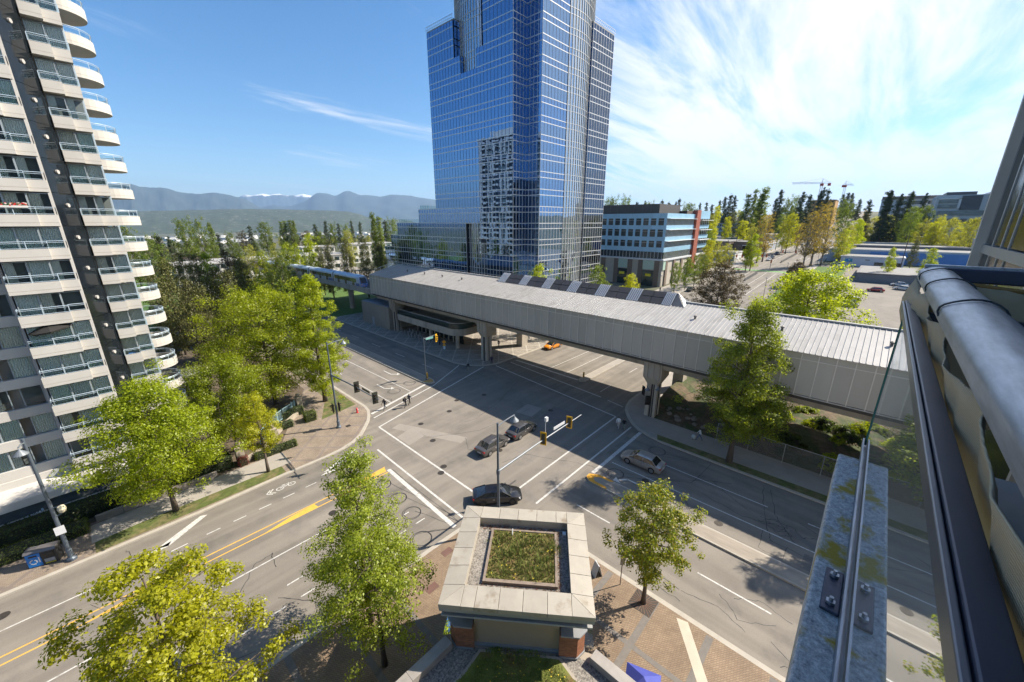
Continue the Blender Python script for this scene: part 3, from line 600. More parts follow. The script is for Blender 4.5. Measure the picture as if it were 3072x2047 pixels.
drumg=skyglass('pale_drum_glass',(0.05,0.075,0.10),(0.62,0.74,0.88),fac=0.55)
silver=mat('silver_band',(0.62,0.62,0.62),rough=0.35,metal=0.55,var=0.06)
mullm=mat('mullion_blue',(0.10,0.13,0.19),rough=0.4,metal=0.5,var=0.05)
PITCHF=3.933; U0=13.83; SPL=2.64
tower=thing('glass_office_tower','tall blue mirror-glass office tower with a notched corner and curved fin bay','building',(73,63,0))
TO=Vector((73,63,0))
class Facade:
    """flat curtain wall from a to b; panes per column and floor; cells(j,c)->bool"""
    count=0
    def __init__(s,a,b,ncol,jr,cells=None,individual=False,silver_below=None,gl=None):
        a=Vector((a[0],a[1],0)); b=Vector((b[0],b[1],0)); L=(b-a).length; d=(b-a)/L; nn=Vector((d.y,-d.x,0)); w_=L/ncol
        field=MB(); rz=math.atan2(d.y,d.x); mul=MB(); mul2=MB(); bands=[]
        for j in range(*jr):
            z=U0+PITCHF*j
            row=[c for c in range(ncol) if (cells is None or cells(j,c))]
            for c in row:
                p=a+d*(w_*(c+0.5))
                for (z0,z1,mt) in ((z+0.06,z+SPL-0.06,0),(z+SPL+0.06,z+PITCHF-0.06,1)):
                    if individual and mt==0 and Facade.count<300:
                        Facade.count+=1
                        o=link('pane',unitbox(blueg),tower,loc=(p.x-TO.x,p.y-TO.y,(z0+z1)/2),scale=(w_-0.05,0.06,z1-z0))
                        o.rotation_euler=(R(rnd.gauss(0,0.07)),0,rz+R(rnd.gauss(0,0.09)))
                    else:
                        field.mi=mt; e=d*(w_/2-0.025); tl=rnd.gauss(0,0.0015)
                        q0=p-e+nn*0.03; q1=p+e+nn*(0.03+tl*w_)
                        field.quad((q0.x,q0.y,z0),(q1.x,q1.y,z0),(q1.x,q1.y,z1),(q0.x,q0.y,z1))
            # bands and mullions over runs of present cells
            k=0
            while k<len(row):
                e=k
                while e+1<len(row) and row[e+1]==row[e]+1: e+=1
                c0,c1=row[k],row[e]+1
                for zz in (z,z+SPL):
                    mb=MB(); m0=a+d*(w_*(c0+c1)/2); mb.obox((m0.x-TO.x,m0.y-TO.y),(d.x,d.y),w_*(c1-c0)/2,(nn.x,nn.y),0.08,zz-0.09,zz+0.09); bands.append(mb)
                for c in range(c0,c1+1):
                    q=a+d*(w_*c); tgt=mul2 if (silver_below is not None and z<silver_below) else mul; tgt.obox((q.x-TO.x,q.y-TO.y),(d.x,d.y),0.03 if tgt is mul else 0.045,(nn.x,nn.y),0.07,z,z+PITCHF)
                k=e+1
        for mb in bands: mb.build('floor_band',silver,tower)
        for mm,mt,nm in ((mul,mullm,'mullions'),(mul2,silver,'mullions')):
            if mm.f: mm.build(nm,mt,tower)
        if field.f:
            field.v=[(x-TO.x,y-TO.y,z) for x,y,z in field.v]
            o=field.build('pane_field',[gl or blueg,gl or spang],tower); o['kind']='stuff'
yW0,yW1=98.1,67.5; nW=26; wW=(yW0-yW1)/nW
def cellsW(j,c):
    y=yW0-wW*(c+0.5); z=U0+PITCHF*j
    if j<=1: return not (76.8<y<84.9)
    if j in (2,3): return not (79.3<y<84.9) if j==2 else True
    if j<=11: return True
    if j==12: return not (79.5<y<85.3)
    if j in (13,14): return not (77.4<y<87.2)
    return y<77.4
Facade((73,yW0),(73,yW1),nW,(-3,19),cellsW,True,silver_below=28)
Facade((73,67.5),(77.5,67.5),4,(-3,19),None,False,silver_below=90)
Facade((77.5,67.5),(77.5,63),4,(-3,19),None,False,silver_below=90)
Facade((77.5,63),(87.2,63),8,(-3,19),None,False,silver_below=28)
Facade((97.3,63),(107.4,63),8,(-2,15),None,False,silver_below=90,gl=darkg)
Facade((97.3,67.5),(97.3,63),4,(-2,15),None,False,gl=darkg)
Facade((107.4,63),(107.4,98),26,(-2,15),None,False,silver_below=90)
Facade((73,77.4),(77.5,77.4),4,(13,19),None,False); Facade((77.5,87.2),(73,87.2),4,(13,15),None,False) ; Facade((73,87.2),(77.5,87.2),4,(13,15),None,False); Facade((73,85.3),(76,85.3),3,(12,13),None,False)
# dark cores behind the glass
corem=mat('tower_core',(0.02,0.025,0.035),rough=0.6)
mb=MB()
for bx in ((73.15,77.3,67.7,76.7,0,87),(77.65,87,63.2,77,0,87),(73.15,76.8,85.4,98,0,64.9),(73.15,78,87.4,98,0,72.7),(73.15,77,79.4,85.2,29.6,60.9),(73.15,77,76.8,79.4,20.6,60.9),(97.5,107.2,63.2,97.8,6,72.7),(78,97.4,77,97.8,0,72.5)):
    mb.box(bx[0]-TO.x,bx[1]-TO.x,bx[2]-TO.y,bx[3]-TO.y,bx[4],bx[5])
mb.build('core',corem,tower)
# curved fin bay (drum) that shows through both faces
DC=(91.4,80.5); DR=18.0
mb=MB(); mf=MB(); mr=MB(); n=112
for k in range(n):
    a0,a1=2*math.pi*k/n,2*math.pi*(k+1)/n
    for j in range(-4,20):
        z=U0+PITCHF*j
        mb.quad(*[(DC[0]+DR*math.cos(a)-TO.x,DC[1]+DR*math.sin(a)-TO.y,zz) for a,zz in ((a0,max(z,0)),(a1,max(z,0)),(a1,max(z,0)+PITCHF),(a0,max(z,0)+PITCHF))])
    x,y=DC[0]+(DR+0.08)*math.cos(a0)-TO.x,DC[1]+(DR+0.08)*math.sin(a0)-TO.y
    mf.obox((x,y),(math.cos(a0),math.sin(a0)),0.07,(-math.sin(a0),math.cos(a0)),0.05,0,92.4)
mb.build('curved_glass',drumg,tower); o=mf.build('vertical_fins',mat('pale_fin',(0.60,0.585,0.55),rough=0.45,metal=0.2,var=0.05),tower); o['kind']='stuff'
for j in range(-3,20):
    for dz in (0,SPL):
        mr=MB(); z=U0+PITCHF*j+dz; q=[]
        mr.lathe([(DR-0.02,z-0.06),(DR+0.08,z-0.06),(DR+0.08,z+0.06),(DR-0.02,z+0.06)],96,(DC[0]-TO.x,DC[1]-TO.y)); mr.build('ring_band',silver,tower)
# roof edge rails (lattice) on the low shoulders
def lattice(a,b,z):
    mb=MB(); a=Vector(a); b=Vector(b); L=(b-a).length; n=int(L/0.8)
    for zz in (z,z+0.75): mb.bar((a.x-TO.x,a.y-TO.y,zz),(b.x-TO.x,b.y-TO.y,zz),0.07)
    for k in range(n):
        p,q=a+(b-a)*(k/n),a+(b-a)*((k+1)/n); mb.bar((p.x-TO.x,p.y-TO.y,z),(q.x-TO.x,q.y-TO.y,z+0.75),0.05)
    mb.build('roof_rail',silver,tower)
lattice((72.7,98.2),(72.7,87.2),73.2); lattice((97.2,62.7),(107.6,62.7),73.2)
MB().box(0,5,24.2,35.1,72.8,73.1).box(24.3,34.4,0,35,72.8,73.1).build('roof_slab',mat('roof_grey',(0.3,0.3,0.3)),tower)
# stepped glass podium to the left
podium=thing('glass_podium','low stepped glass podium with terraces left of the office tower','building',(73,98,0))
PO=Vector((73,98,0))
def pod_facade(y0,y1,z0,z1):
    n=max(2,int((y1-y0)/1.18)); w_=(y1-y0)/n; f=MB(); mu=MB()
    k=0
    zs=[]; z=U0-PITCHF*3
    while z<z1-0.5:
        if z>=z0-0.1: zs.append(z)
        z+=PITCHF
    for z in zs:
        for c in range(n):
            yy=y1-w_*(c+0.5)-PO.y; tl=rnd.gauss(0,0.002)
            for a,b,mi in ((z+0.06,z+SPL-0.06,0),(z+SPL+0.06,z+PITCHF-0.06,1)):
                if b>z1: continue
                f.mi=mi; f.quad((-0.03,yy+w_/2-0.03,a),(-0.03+tl,yy-w_/2+0.03,a),(-0.03+tl,yy-w_/2+0.03,b),(-0.03,yy+w_/2-0.03,b))
        for c in range(n+1): mu.box(-0.09,0.0,y1-w_*c-PO.y-0.04,y1-w_*c-PO.y+0.04,z,min(z+PITCHF,z1))
        for zz in (z,z+SPL):
            if zz<z1: MB().box(-0.12,0.02,y0-PO.y,y1-PO.y,zz-0.09,zz+0.09).build('floor_band',silver,podium)
    MB().box(-0.12,0.02,y0-PO.y,y1-PO.y,z1-0.1,z1+0.1).build('floor_band',silver,podium)
    o=f.build('pane_field',[blueg,spang],podium); o['kind']='stuff'; mu.build('mullions',silver,podium)
    MB().box(0.1,28,y0-PO.y+0.05,y1-PO.y-0.05,0,z1-0.02).build('core',corem,podium)
    MB().box(-0.1,28.2,y1-PO.y-0.05,y1-PO.y+0.05,0,z1).build('end_wall',spang,podium)
    mb=MB(); mb.quad((0.3,y1-PO.y-0.2,z1+0.1),(0.3,y1-PO.y-5,z1+0.1),(0.3,y1-PO.y-5,z1+1.15),(0.3,y1-PO.y-0.2,z1+1.15)); mb.quad((0.3,y1-PO.y-0.2,z1+0.1),(9,y1-PO.y-0.2,z1+0.1),(9,y1-PO.y-0.2,z1+1.15),(0.3,y1-PO.y-0.2,z1+1.15)); g_=mb.build('terrace_glass',rglass,podium)
    mb=MB(); mb.bar((0.3,y1-PO.y-0.2,z1+1.17),(0.3,y1-PO.y-6,z1+1.17),0.05)
    for k in range(6): mb.box(0.27,0.33,y1-PO.y-0.25-k*1.1,y1-PO.y-0.2-k*1.1,z1,z1+1.17)
    mb.build('terrace_rail',silver,podium)
pod_facade(98.1,107,5.9,29.6); pod_facade(107,119.8,5.9,25.66); pod_facade(119.8,124.4,5.9,21.75); pod_facade(124.4,129,5.9,17.8)
# ------------------------------------------------------------ towers that only show as reflections (behind the camera's left)
rt_=thing('apartment_tower','white framed apartment tower mirrored in the office glass','building',(-30,158,0))
RO=Vector((-30,158,0)); wfm=mat('white_render',(0.30,0.32,0.35),rough=0.7,var=0.05); dglass=mat('dark_apartment_glass',(0.05,0.075,0.09),rough=0.1,var=0.4,scale=0.4,spec=0.8)
MB().box(-26,-0.8,0.5,32.5,-5,72).build('core',dglass,rt_)
for k in range(24):
    z=1+k*3.0; MB().box(-26,0.0,0,33,z,z+0.4).build('floor_slab',wfm,rt_)
    mb=MB(); 
    for y0 in (4.5,16,26): mb.box(0,1.3,y0,y0+4.2,z,z+0.25); mb.box(1.2,1.3,y0,y0+4.2,z+0.25,z+1.0)
    mb.build('balcony',wfm,rt_)
for y in (0,3.6,9.5,14,21,24.6,30.4,32.2):
    MB().box(-1.0,0.25,y,y+0.9,0,72.5).build('pier',wfm,rt_)
MB().box(-20,-4,6,26,72,77).build('penthouse',wfm,rt_); MB().box(-26,0.6,-0.3,33.3,72.2,73).build('roof_edge',wfm,rt_)
# ------------------------------------------------------------ elevated station
gconc=mat('guideway_concrete',(0.40,0.355,0.29),rough=0.85,var=0.16,scale=0.35,bump=0.15,bscale=12,streak=(1,1,0.25),col2=(0.25,0.22,0.18),c2range=(0.52,0.72),c2scale=0.6)
panelm=mat('frosted_panel',(0.40,0.385,0.345),rough=0.30,var=0.10,scale=0.35,orand=0.07,spec=0.6)
panelf=mat('panel_frame',(0.62,0.60,0.56),rough=0.5,metal=0.3,var=0.05)
roofm=mat('station_roof_metal',(0.36,0.35,0.335),rough=0.45,metal=0.2,var=0.10,scale=0.5,orand=0.05,col2=(0.28,0.27,0.25),c2range=(0.52,0.72),c2scale=0.35)
ribm=mat('roof_rib_shadow',(0.36,0.36,0.36),rough=0.5,metal=0.3)
darkm=mat('soffit_dark',(0.07,0.065,0.06),rough=0.8,var=0.1)
st=thing('train_station','elevated transit station with frosted side panels and a ribbed metal roof','station',(47,92,0))
SO=Vector((47,92,0))
def sl_(mb): mb.v=[(x-SO.x,y-SO.y,z) for x,y,z in mb.v]; return mb
Y0,Y1=-32.0,92.0; XN,XR,XF=47.0,55.0,63.0; ZE,ZR=13.5,15.3
# wall panels, one by one
n=int((Y1-Y0)/1.4)
pm=unitbox(panelm)
for k in range(n):
    y=Y1-1.4*k
    o=link('wall_panel',pm,st,loc=(0.06,y-0.7-SO.y,(8.95+12.72)/2),scale=(0.05,1.33,3.72)); o.rotation_euler=(0,R(rnd.gauss(0,0.12)),R(rnd.gauss(0,0.12)))
    link('fascia_panel',pm,st,loc=(0.06,y-0.7-SO.y,13.08),scale=(0.05,1.33,0.62))
mb=MB()
for k in range(n+1): y=Y1-1.4*k; mb.box(46.96,47.12,y-0.042,y+0.042,8.86,13.42)
for z in (8.86,12.74,13.40): mb.box(46.97,47.14,Y0,Y1,z-0.035,z+0.035)
sl_(mb).build('panel_framing',panelf,st)
mb=MB()
for k in range(n+1): y=Y1-1.4*k; mb.box(47.2,48.4,y-0.04,y+0.04,8.55,8.83)
sl_(mb).build('brackets',darkm,st)
# north end wall (louvred metal), far wall
sl_(MB().poly([(47.05,92,8.9),(47.05,92,13.4),(55,92,15.2),(62.9,92,13.4),(62.9,92,11.5),(58,92,11.5),(49,92,12.3),(49,92,8.9)])).build('end_wall',panelm,st)
sl_(MB().box(62.9,63,Y0,Y1,8.9,13.4)).build('far_wall',panelm,st)
# roof: every standing-seam sheet of the near slope
sw=0.47; ns=int((Y1-Y0)/sw); sl=math.hypot(XR-XN+0.25,(ZR-ZE)*(XR-XN+0.25)/(XR-XN)); dzx=(ZR-ZE)/(XR-XN)
mb=MB(); xa=XN-0.25; za=ZE-0.25*dzx
mb.mi=0; mb.hexa([(0,0,0),(XR-xa,0,ZR-za),(XR-xa,sw-0.06,ZR-za),(0,sw-0.06,0),(0,0,0.05),(XR-xa,0,ZR-za+0.05),(XR-xa,sw-0.06,ZR-za+0.05),(0,sw-0.06,0.05)])
mb.hexa([(0,sw-0.06,0),(XR-xa,sw-0.06,ZR-za),(XR-xa,sw,ZR-za),(0,sw,0),(0,sw-0.06,0.115),(XR-xa,sw-0.06,ZR-za+0.115),(XR-xa,sw,ZR-za+0.115),(0,sw,0.115)])
sheetm=mb.mesh('roof_sheet',roofm)
for k in range(ns): link('roof_sheet',sheetm,st,loc=(xa-SO.x,Y0+k*sw-SO.y,za))
sl_(MB().hexa([(XR,Y0,ZR-0.02),(XF+0.25,Y0,ZE-0.06),(XF+0.25,Y1,ZE-0.06),(XR,Y1,ZR-0.02),(XR,Y0,ZR+0.06),(XF+0.25,Y0,ZE),(XF+0.25,Y1,ZE),(XR,Y1,ZR+0.06)])).build('far_roof_slope',roofm,st)
for ya,yb in ((53.4,Y1),(Y0,19.4)): sl_(MB().box(XR-0.22,XR+0.22,ya,yb,ZR+0.05,ZR+0.2)).build('ridge_cap',roofm,st)
vent=MB().lathe([(0.12,0),(0.12,0.3),(0.2,0.3),(0.2,0.42),(0.05,0.5)],10).mesh('roof_vent',mat('vent_dark',(0.12,0.11,0.1),rough=0.6))
for (x,y) in ((51.6,82),(51.6,75),(51.6,68.5),(51.6,62),(50.4,15.5),(51.0,6.4),(51.2,-2.5)): link('roof_vent',vent,st,loc=(x-SO.x,y-SO.y,ZE+(x-XN)*dzx+0.05))
# roof-end guard rail
mb=MB()
for z in (15.5,16.2): mb.bar((48.6,92.2,z-1.6),(55,92.2,z),0.06); mb.bar((55,92.2,z),(62,92.2,z-1.6),0.06); mb.bar((62,92.2,z-1.6),(62,78,z-1.6),0.06)
for k in range(9): x=48.6+k*1.6; zz=15.5-abs(x-55)*0.22; mb.box(x-.03,x+.03,92.17,92.23,zz-0.6,zz+0.7)
sl_(mb).build('guard_rail',panelf,st)
# skylight with alternating louvre and glazing bays
louv=mat('louvre_metal',(0.58,0.58,0.58),rough=0.4,metal=0.3,var=0.05); skyb=mat('skylight_brown_glass',(0.085,0.07,0.058),rough=0.45,var=0.2,scale=1.2,spec=0.6); gut=mat('dark_gutter',(0.12,0.12,0.125),rough=0.6)
SX0,SX1,SXR=53.2,56.8,55.0; SZ0=ZE+(SX0-XN)*dzx+0.04; SZR=16.45; SY0,SY1=19.6,53.2
def slope_pt(u,y): return (SX0+(SXR-SX0)*u,y,SZ0+(SZR-SZ0)*u)
bays=[]; y=SY1
for k in range(6):
    bays.append(('l',y,y-1.9)); y-=1.9; bays.append(('g',y,y-3.45)); y-=3.45
bays.append(('l',y,SY0+0.1))
for kind,ya,yb in bays:
    if kind=='l':
        mb=MB(); mb.mi=0; nl=6
        for q in range(nl):
            y0=ya+(yb-ya)*(q+0.15)/nl; y1=ya+(yb-ya)*(q+0.72)/nl
            a,b,c_,d=slope_pt(0,y0),slope_pt(0,y1),slope_pt(1,y1),slope_pt(1,y0)
            mb.hexa([a,b,c_,d]+[(p[0]-0.03,p[1],p[2]+0.09) for p in (a,b,c_,d)])
        mb.mi=1; mb.quad(slope_pt(0,ya),slope_pt(0,yb),slope_pt(1,yb),slope_pt(1,ya))
        sl_(mb).build('louvre_bay',[louv,gut],st)
    else:
        for r_ in range(2):
            for c_ in range(2):
                y0=ya+(yb-ya)*(c_/2+0.015); y1=ya+(yb-ya)*(c_/2+0.485); u0,u1=r_*0.5+0.03,r_*0.5+0.47
                p=[slope_pt(u0,y0),slope_pt(u0,y1),slope_pt(u1,y1),slope_pt(u1,y0)]
                sl_(MB().hexa(p+[(q[0]-0.03,q[1],q[2]+0.07) for q in p])).build('skylight_pane',skyb,st)
mb=MB(); mb.quad(slope_pt(0,SY1),slope_pt(0,SY0),slope_pt(1,SY0),slope_pt(1,SY1)); mb.v=[(x+0.02,y,z-0.03) for x,y,z in mb.v]; 
mb.quad((SX1,SY0,SZ0),(SX1,SY1,SZ0),(SXR,SY1,SZR),(SXR,SY0,SZR)); mb.tri((SX0,SY1,SZ0),(SXR,SY1,SZR),(SX1,SY1,SZ0)); sl_(mb).build('skylight_body',gut,st)
mb=MB(); mb.mi=1; ap=(SXR,SY0,SZR); e0,e1=(SX0,SY0-1.6,SZ0-0.0),(SX1,SY0-1.6,SZ0)
mb.tri(e0,e1,ap); mb.tri((SX0,SY0,SZ0),e0,ap); mb.tri(e1,(SX1,SY0,SZ0),ap); mb.mi=0
for q in range(9):
    t=(q+0.5)/9; b0=Vector(e0).lerp(Vector(e1),t); mb.bar(tuple(b0+Vector((0,-0.02,0.05))),tuple(b0.lerp(Vector(ap),1-abs(t-0.5)*1.8)+Vector((0,-0.04,0.06))),0.14,0.08)
sl_(mb).build('skylight_hip',[louv,gut],st)
mb=MB(); mb.tube([slope_pt(-0.06,SY1),slope_pt(-0.06,SY0-1.5)],0.09,6); sl_(mb).build('skylight_gutter',gut,st)
# deck, beams, pillars
sl_(MB().box(47.4,62.6,Y0,Y1,8.35,8.85)).build('platform_deck',darkm,st)
for x0,x1 in ((48.1,50.9),(59.1,61.9)):
    mb=MB()
    ys=[Y1,84.5,53,19.3,-14,Y0]
    for ya,yb in zip(ys,ys[1:]):
        mb.hexa([(x0+0.35,yb+0.02,7.4),(x1-0.35,yb+0.02,7.4),(x1-0.35,ya-0.02,7.4),(x0+0.35,ya-0.02,7.4),(x0,yb+0.02,8.36),(x1,yb+0.02,8.36),(x1,ya-0.02,8.36),(x0,ya-0.02,8.36)])
    sl_(mb).build('guideway_beam',gconc,st)
def pillar(x,y,plain=False):
    mb=MB()
    if plain: mb.box(x-0.9,x+0.9,y-0.8,y+0.8,-0.1,8.3); return sl_(mb).build('pillar',gconc,st)
    w=0.72
    for sx in (-1,1):
        for sy in (-1,1): mb.box(x+sx*0.12 if sx>0 else x-w,x+w if sx>0 else x-0.12,y+sy*0.12 if sy>0 else y-w,y+w if sy>0 else y-0.12,-0.1,5.0)
    mb.box(x-0.5,x+0.5,y-0.5,y+0.5,-0.1,5.0)
    a=[(x-w,y-w),(x+w,y-w),(x+w,y+w),(x-w,y+w)]; b=[(x-1.15,y-1.25),(x+1.5,y-1.25),(x+1.5,y+1.25),(x-1.15,y+1.25)]
    mb.hexa([(p[0],p[1],4.9) for p in a]+[(p[0],p[1],6.0) for p in b]); 
    mb.box(x-1.15,x+1.5,y-1.25,y+1.25,6.0,8.45)
    for k in range(3): mb.box(x-1.28,x-1.15,y-1.0+k*0.8,y-0.6+k*0.8,5.9,8.4)
    o=sl_(mb).build('pillar',gconc,st)
    m2=MB()
    for sx,sy in ((-1,0.0),(-1,0.35),(0,-1)): m2.tube([(x+sx*0.74,y+sy*0.74-(0.3 if sx else 0),0.1),(x+sx*0.74,y+sy*0.74-(0.3 if sx else 0),5.0)],0.07,6)
    sl_(m2).build('conduit',mat('black_conduit',(0.02,0.02,0.022),rough=0.5),o)
    return o
for y in (84.6,52.6,19.2,-14): pillar(49.3,y)
for y in (84.6,53.7,19.8,-14): pillar(61,y,True)
# station house, entrance canopy, doors
hc=mat('house_concrete',(0.30,0.265,0.215),rough=0.88,var=0.14,scale=0.5,bump=0.3,bscale=6,streak=(4,4,0.4))
sl_(MB().box(47.8,60,85.9,99.5,0.0,5.8)).build('service_block',hc,st); sl_(MB().box(48,59.8,86.1,99.3,5.8,6.0)).build('service_roof',mat('blue_grey_roof',(0.20,0.23,0.27),rough=0.6),st)
sl_(MB().box(47.72,47.8,93.2,94.3,0.1,2.3)).build('service_door',mat('door_grey',(0.36,0.37,0.38),rough=0.6),st)
arc=[(51.2+2.9*math.cos(R(a)),62.9+2.9*math.sin(R(a))) for a in range(180,271,15)]
cp=[(48.3,82.6)]+arc+[(60,60.0),(60,82.6)]
mb=MB(); mb.prism(cp,3.3,4.75); sl_(mb).build('entrance_canopy',gconc,st)
mb=MB(); fr=[(48.3,82.6)]+arc+[(56,60.0)]
for a,b in zip(fr,fr[1:]): mb.quad((a[0]+.1,a[1],4.78),(b[0]+.1,b[1],4.78),(b[0]+.1,b[1],5.95),(a[0]+.1,a[1],5.95))
sl_(mb).build('canopy_balustrade',glassmat('green_balustrade_glass',(0.55,0.75,0.68),trans=0.8),st)
mb=MB(); mb.tube([(a[0]+.1,a[1],5.98) for a in fr],0.04,6); sl_(mb).build('handrail',panelf,st)
for k in range(10):
    y=80.6-k*1.75; sl_(MB().box(52.6,52.7,y-1.4,y,0.1,3.2)).build('entrance_glazing',mat('dark_door_glass',(0.03,0.035,0.035),rough=0.12,spec=0.7,var=0.3),st); sl_(MB().box(52.4,52.62,y,y+0.3,0.1,3.3)).build('door_post',gconc,st)
for y in (62.5,72): sl_(MB().tube([(50.2,y,0.1),(50.2,y,3.3)],0.42,16)).build('canopy_column',gconc,st)
sl_(MB().box(54.5,60,62.2,82.5,4.75,8.3)).build('concourse_wall',hc,st)
# stair flank
sl_(MB().hexa([(52.5,56.0,3.2),(55.5,56.0,3.2),(55.5,61,7.0),(52.5,61,7.0),(52.5,56.0,4.4),(55.5,56.0,4.4),(55.5,61,8.2),(52.5,61,8.2)])).build('stair_flight',gconc,st)
for y in (56.6,57.8,59): sl_(MB().box(54.2,54.5,y-0.15,y+0.15,0.1,3.6)).build('stair_post',hc,st)
boll=MB().lathe([(0.07,0),(0.07,0.95),(0.09,0.95),(0.09,1.05),(0.02,1.1)],10).mesh('bollard',mat('steel_bollard',(0.52,0.54,0.55),rough=0.35,metal=0.6))
for k,(x,y) in enumerate([(48.2,79.8),(48.2,78.4),(48.2,77),(48.2,75.6),(48.2,74.2),(48.2,72.8),(48.2,71.4),(48.2,70),(50.3,81),(50,79.2),(49.8,77.4),(49.6,75.6)]):
    link('bollard',boll,loc=(x,y,0.13),label='slim steel bollard standing under the station canopy',cat='bollard',group='bollards at the station entrance')
# ------------------------------------------------------------ guideway north of the station
gw=thing('guideway','concrete elevated train guideway curving away left of the station','guideway',(51,92,0))
def track(y,off=0):
    if y<=108: return (51+off,y)
    d=y-108; return (51+off-d*d/960,y)
def pathpts(off,ya,yb,n):
    return [track(ya+(yb-ya)*k/n,off) for k in range(n+1)]
for off,nm in ((0,'near_track'),(5.6,'far_track')):
    pts=pathpts(off,92,270,28)
    for (a,b) in zip(pts,pts[1:]):
        d=(Vector(b)-Vector(a)); 
        mb=MB(); u=d.normalized(); v=Vector((-u.y,u.x)); c=(Vector(a)+Vector(b))/2-Vector((51,92))
        mb.obox(c,u,d.length/2-0.01,v,1.65,7.55,8.5); mb.obox(c+v*1.6,u,d.length/2-0.01,v,0.09,8.5,9.0); mb.obox(c-v*1.6,u,d.length/2-0.01,v,0.09,8.5,9.0)
        o=mb.build('deck_segment',gconc,gw)
        mr=MB(); 
        for s_ in (-0.72,0.72): mr.obox(c+v*s_,u,d.length/2,v,0.04,8.5,8.62)
        mr.build('rail',mat('rail_steel',(0.22,0.18,0.15),rough=0.5,metal=0.6),o)
        for s_ in (-1.62,1.62):
            mr=MB(); e=c+v*s_; mr.bar((e.x-u.x*d.length/2,e.y-u.y*d.length/2,9.75),(e.x+u.x*d.length/2,e.y+u.y*d.length/2,9.75),0.05); mr.bar((e.x-u.x*d.length/2,e.y-u.y*d.length/2,9.35),(e.x+u.x*d.length/2,e.y+u.y*d.length/2,9.35),0.04)
            for t in (-0.5,-0.25,0,0.25): mr.box(e.x+u.x*d.length*t-.03,e.x+u.x*d.length*t+.03,e.y+u.y*d.length*t-.03,e.y+u.y*d.length*t+.03,9,9.77)
            mr.build('guard_rail',mat('rusty_rail',(0.33,0.22,0.17),rough=0.7,var=0.2),o)
for y in (118,148,178,208,240):
    x=track(y)[0]-51; MB().tube([(x+2.8,y-92,-0.2),(x+2.8,y-92,6.2)],0.8,14).build('column',gconc,gw); MB().hexa([(x+2,y-92.7,6.1),(x+3.6,y-92.7,6.1),(x+3.6,y-91.3,6.1),(x+2,y-91.3,6.1),(x-1.4,y-92.8,7.55),(x+7,y-92.8,7.55),(x+7,y-91.2,7.55),(x-1.4,y-91.2,7.55)]).build('crosshead',gconc,gw)
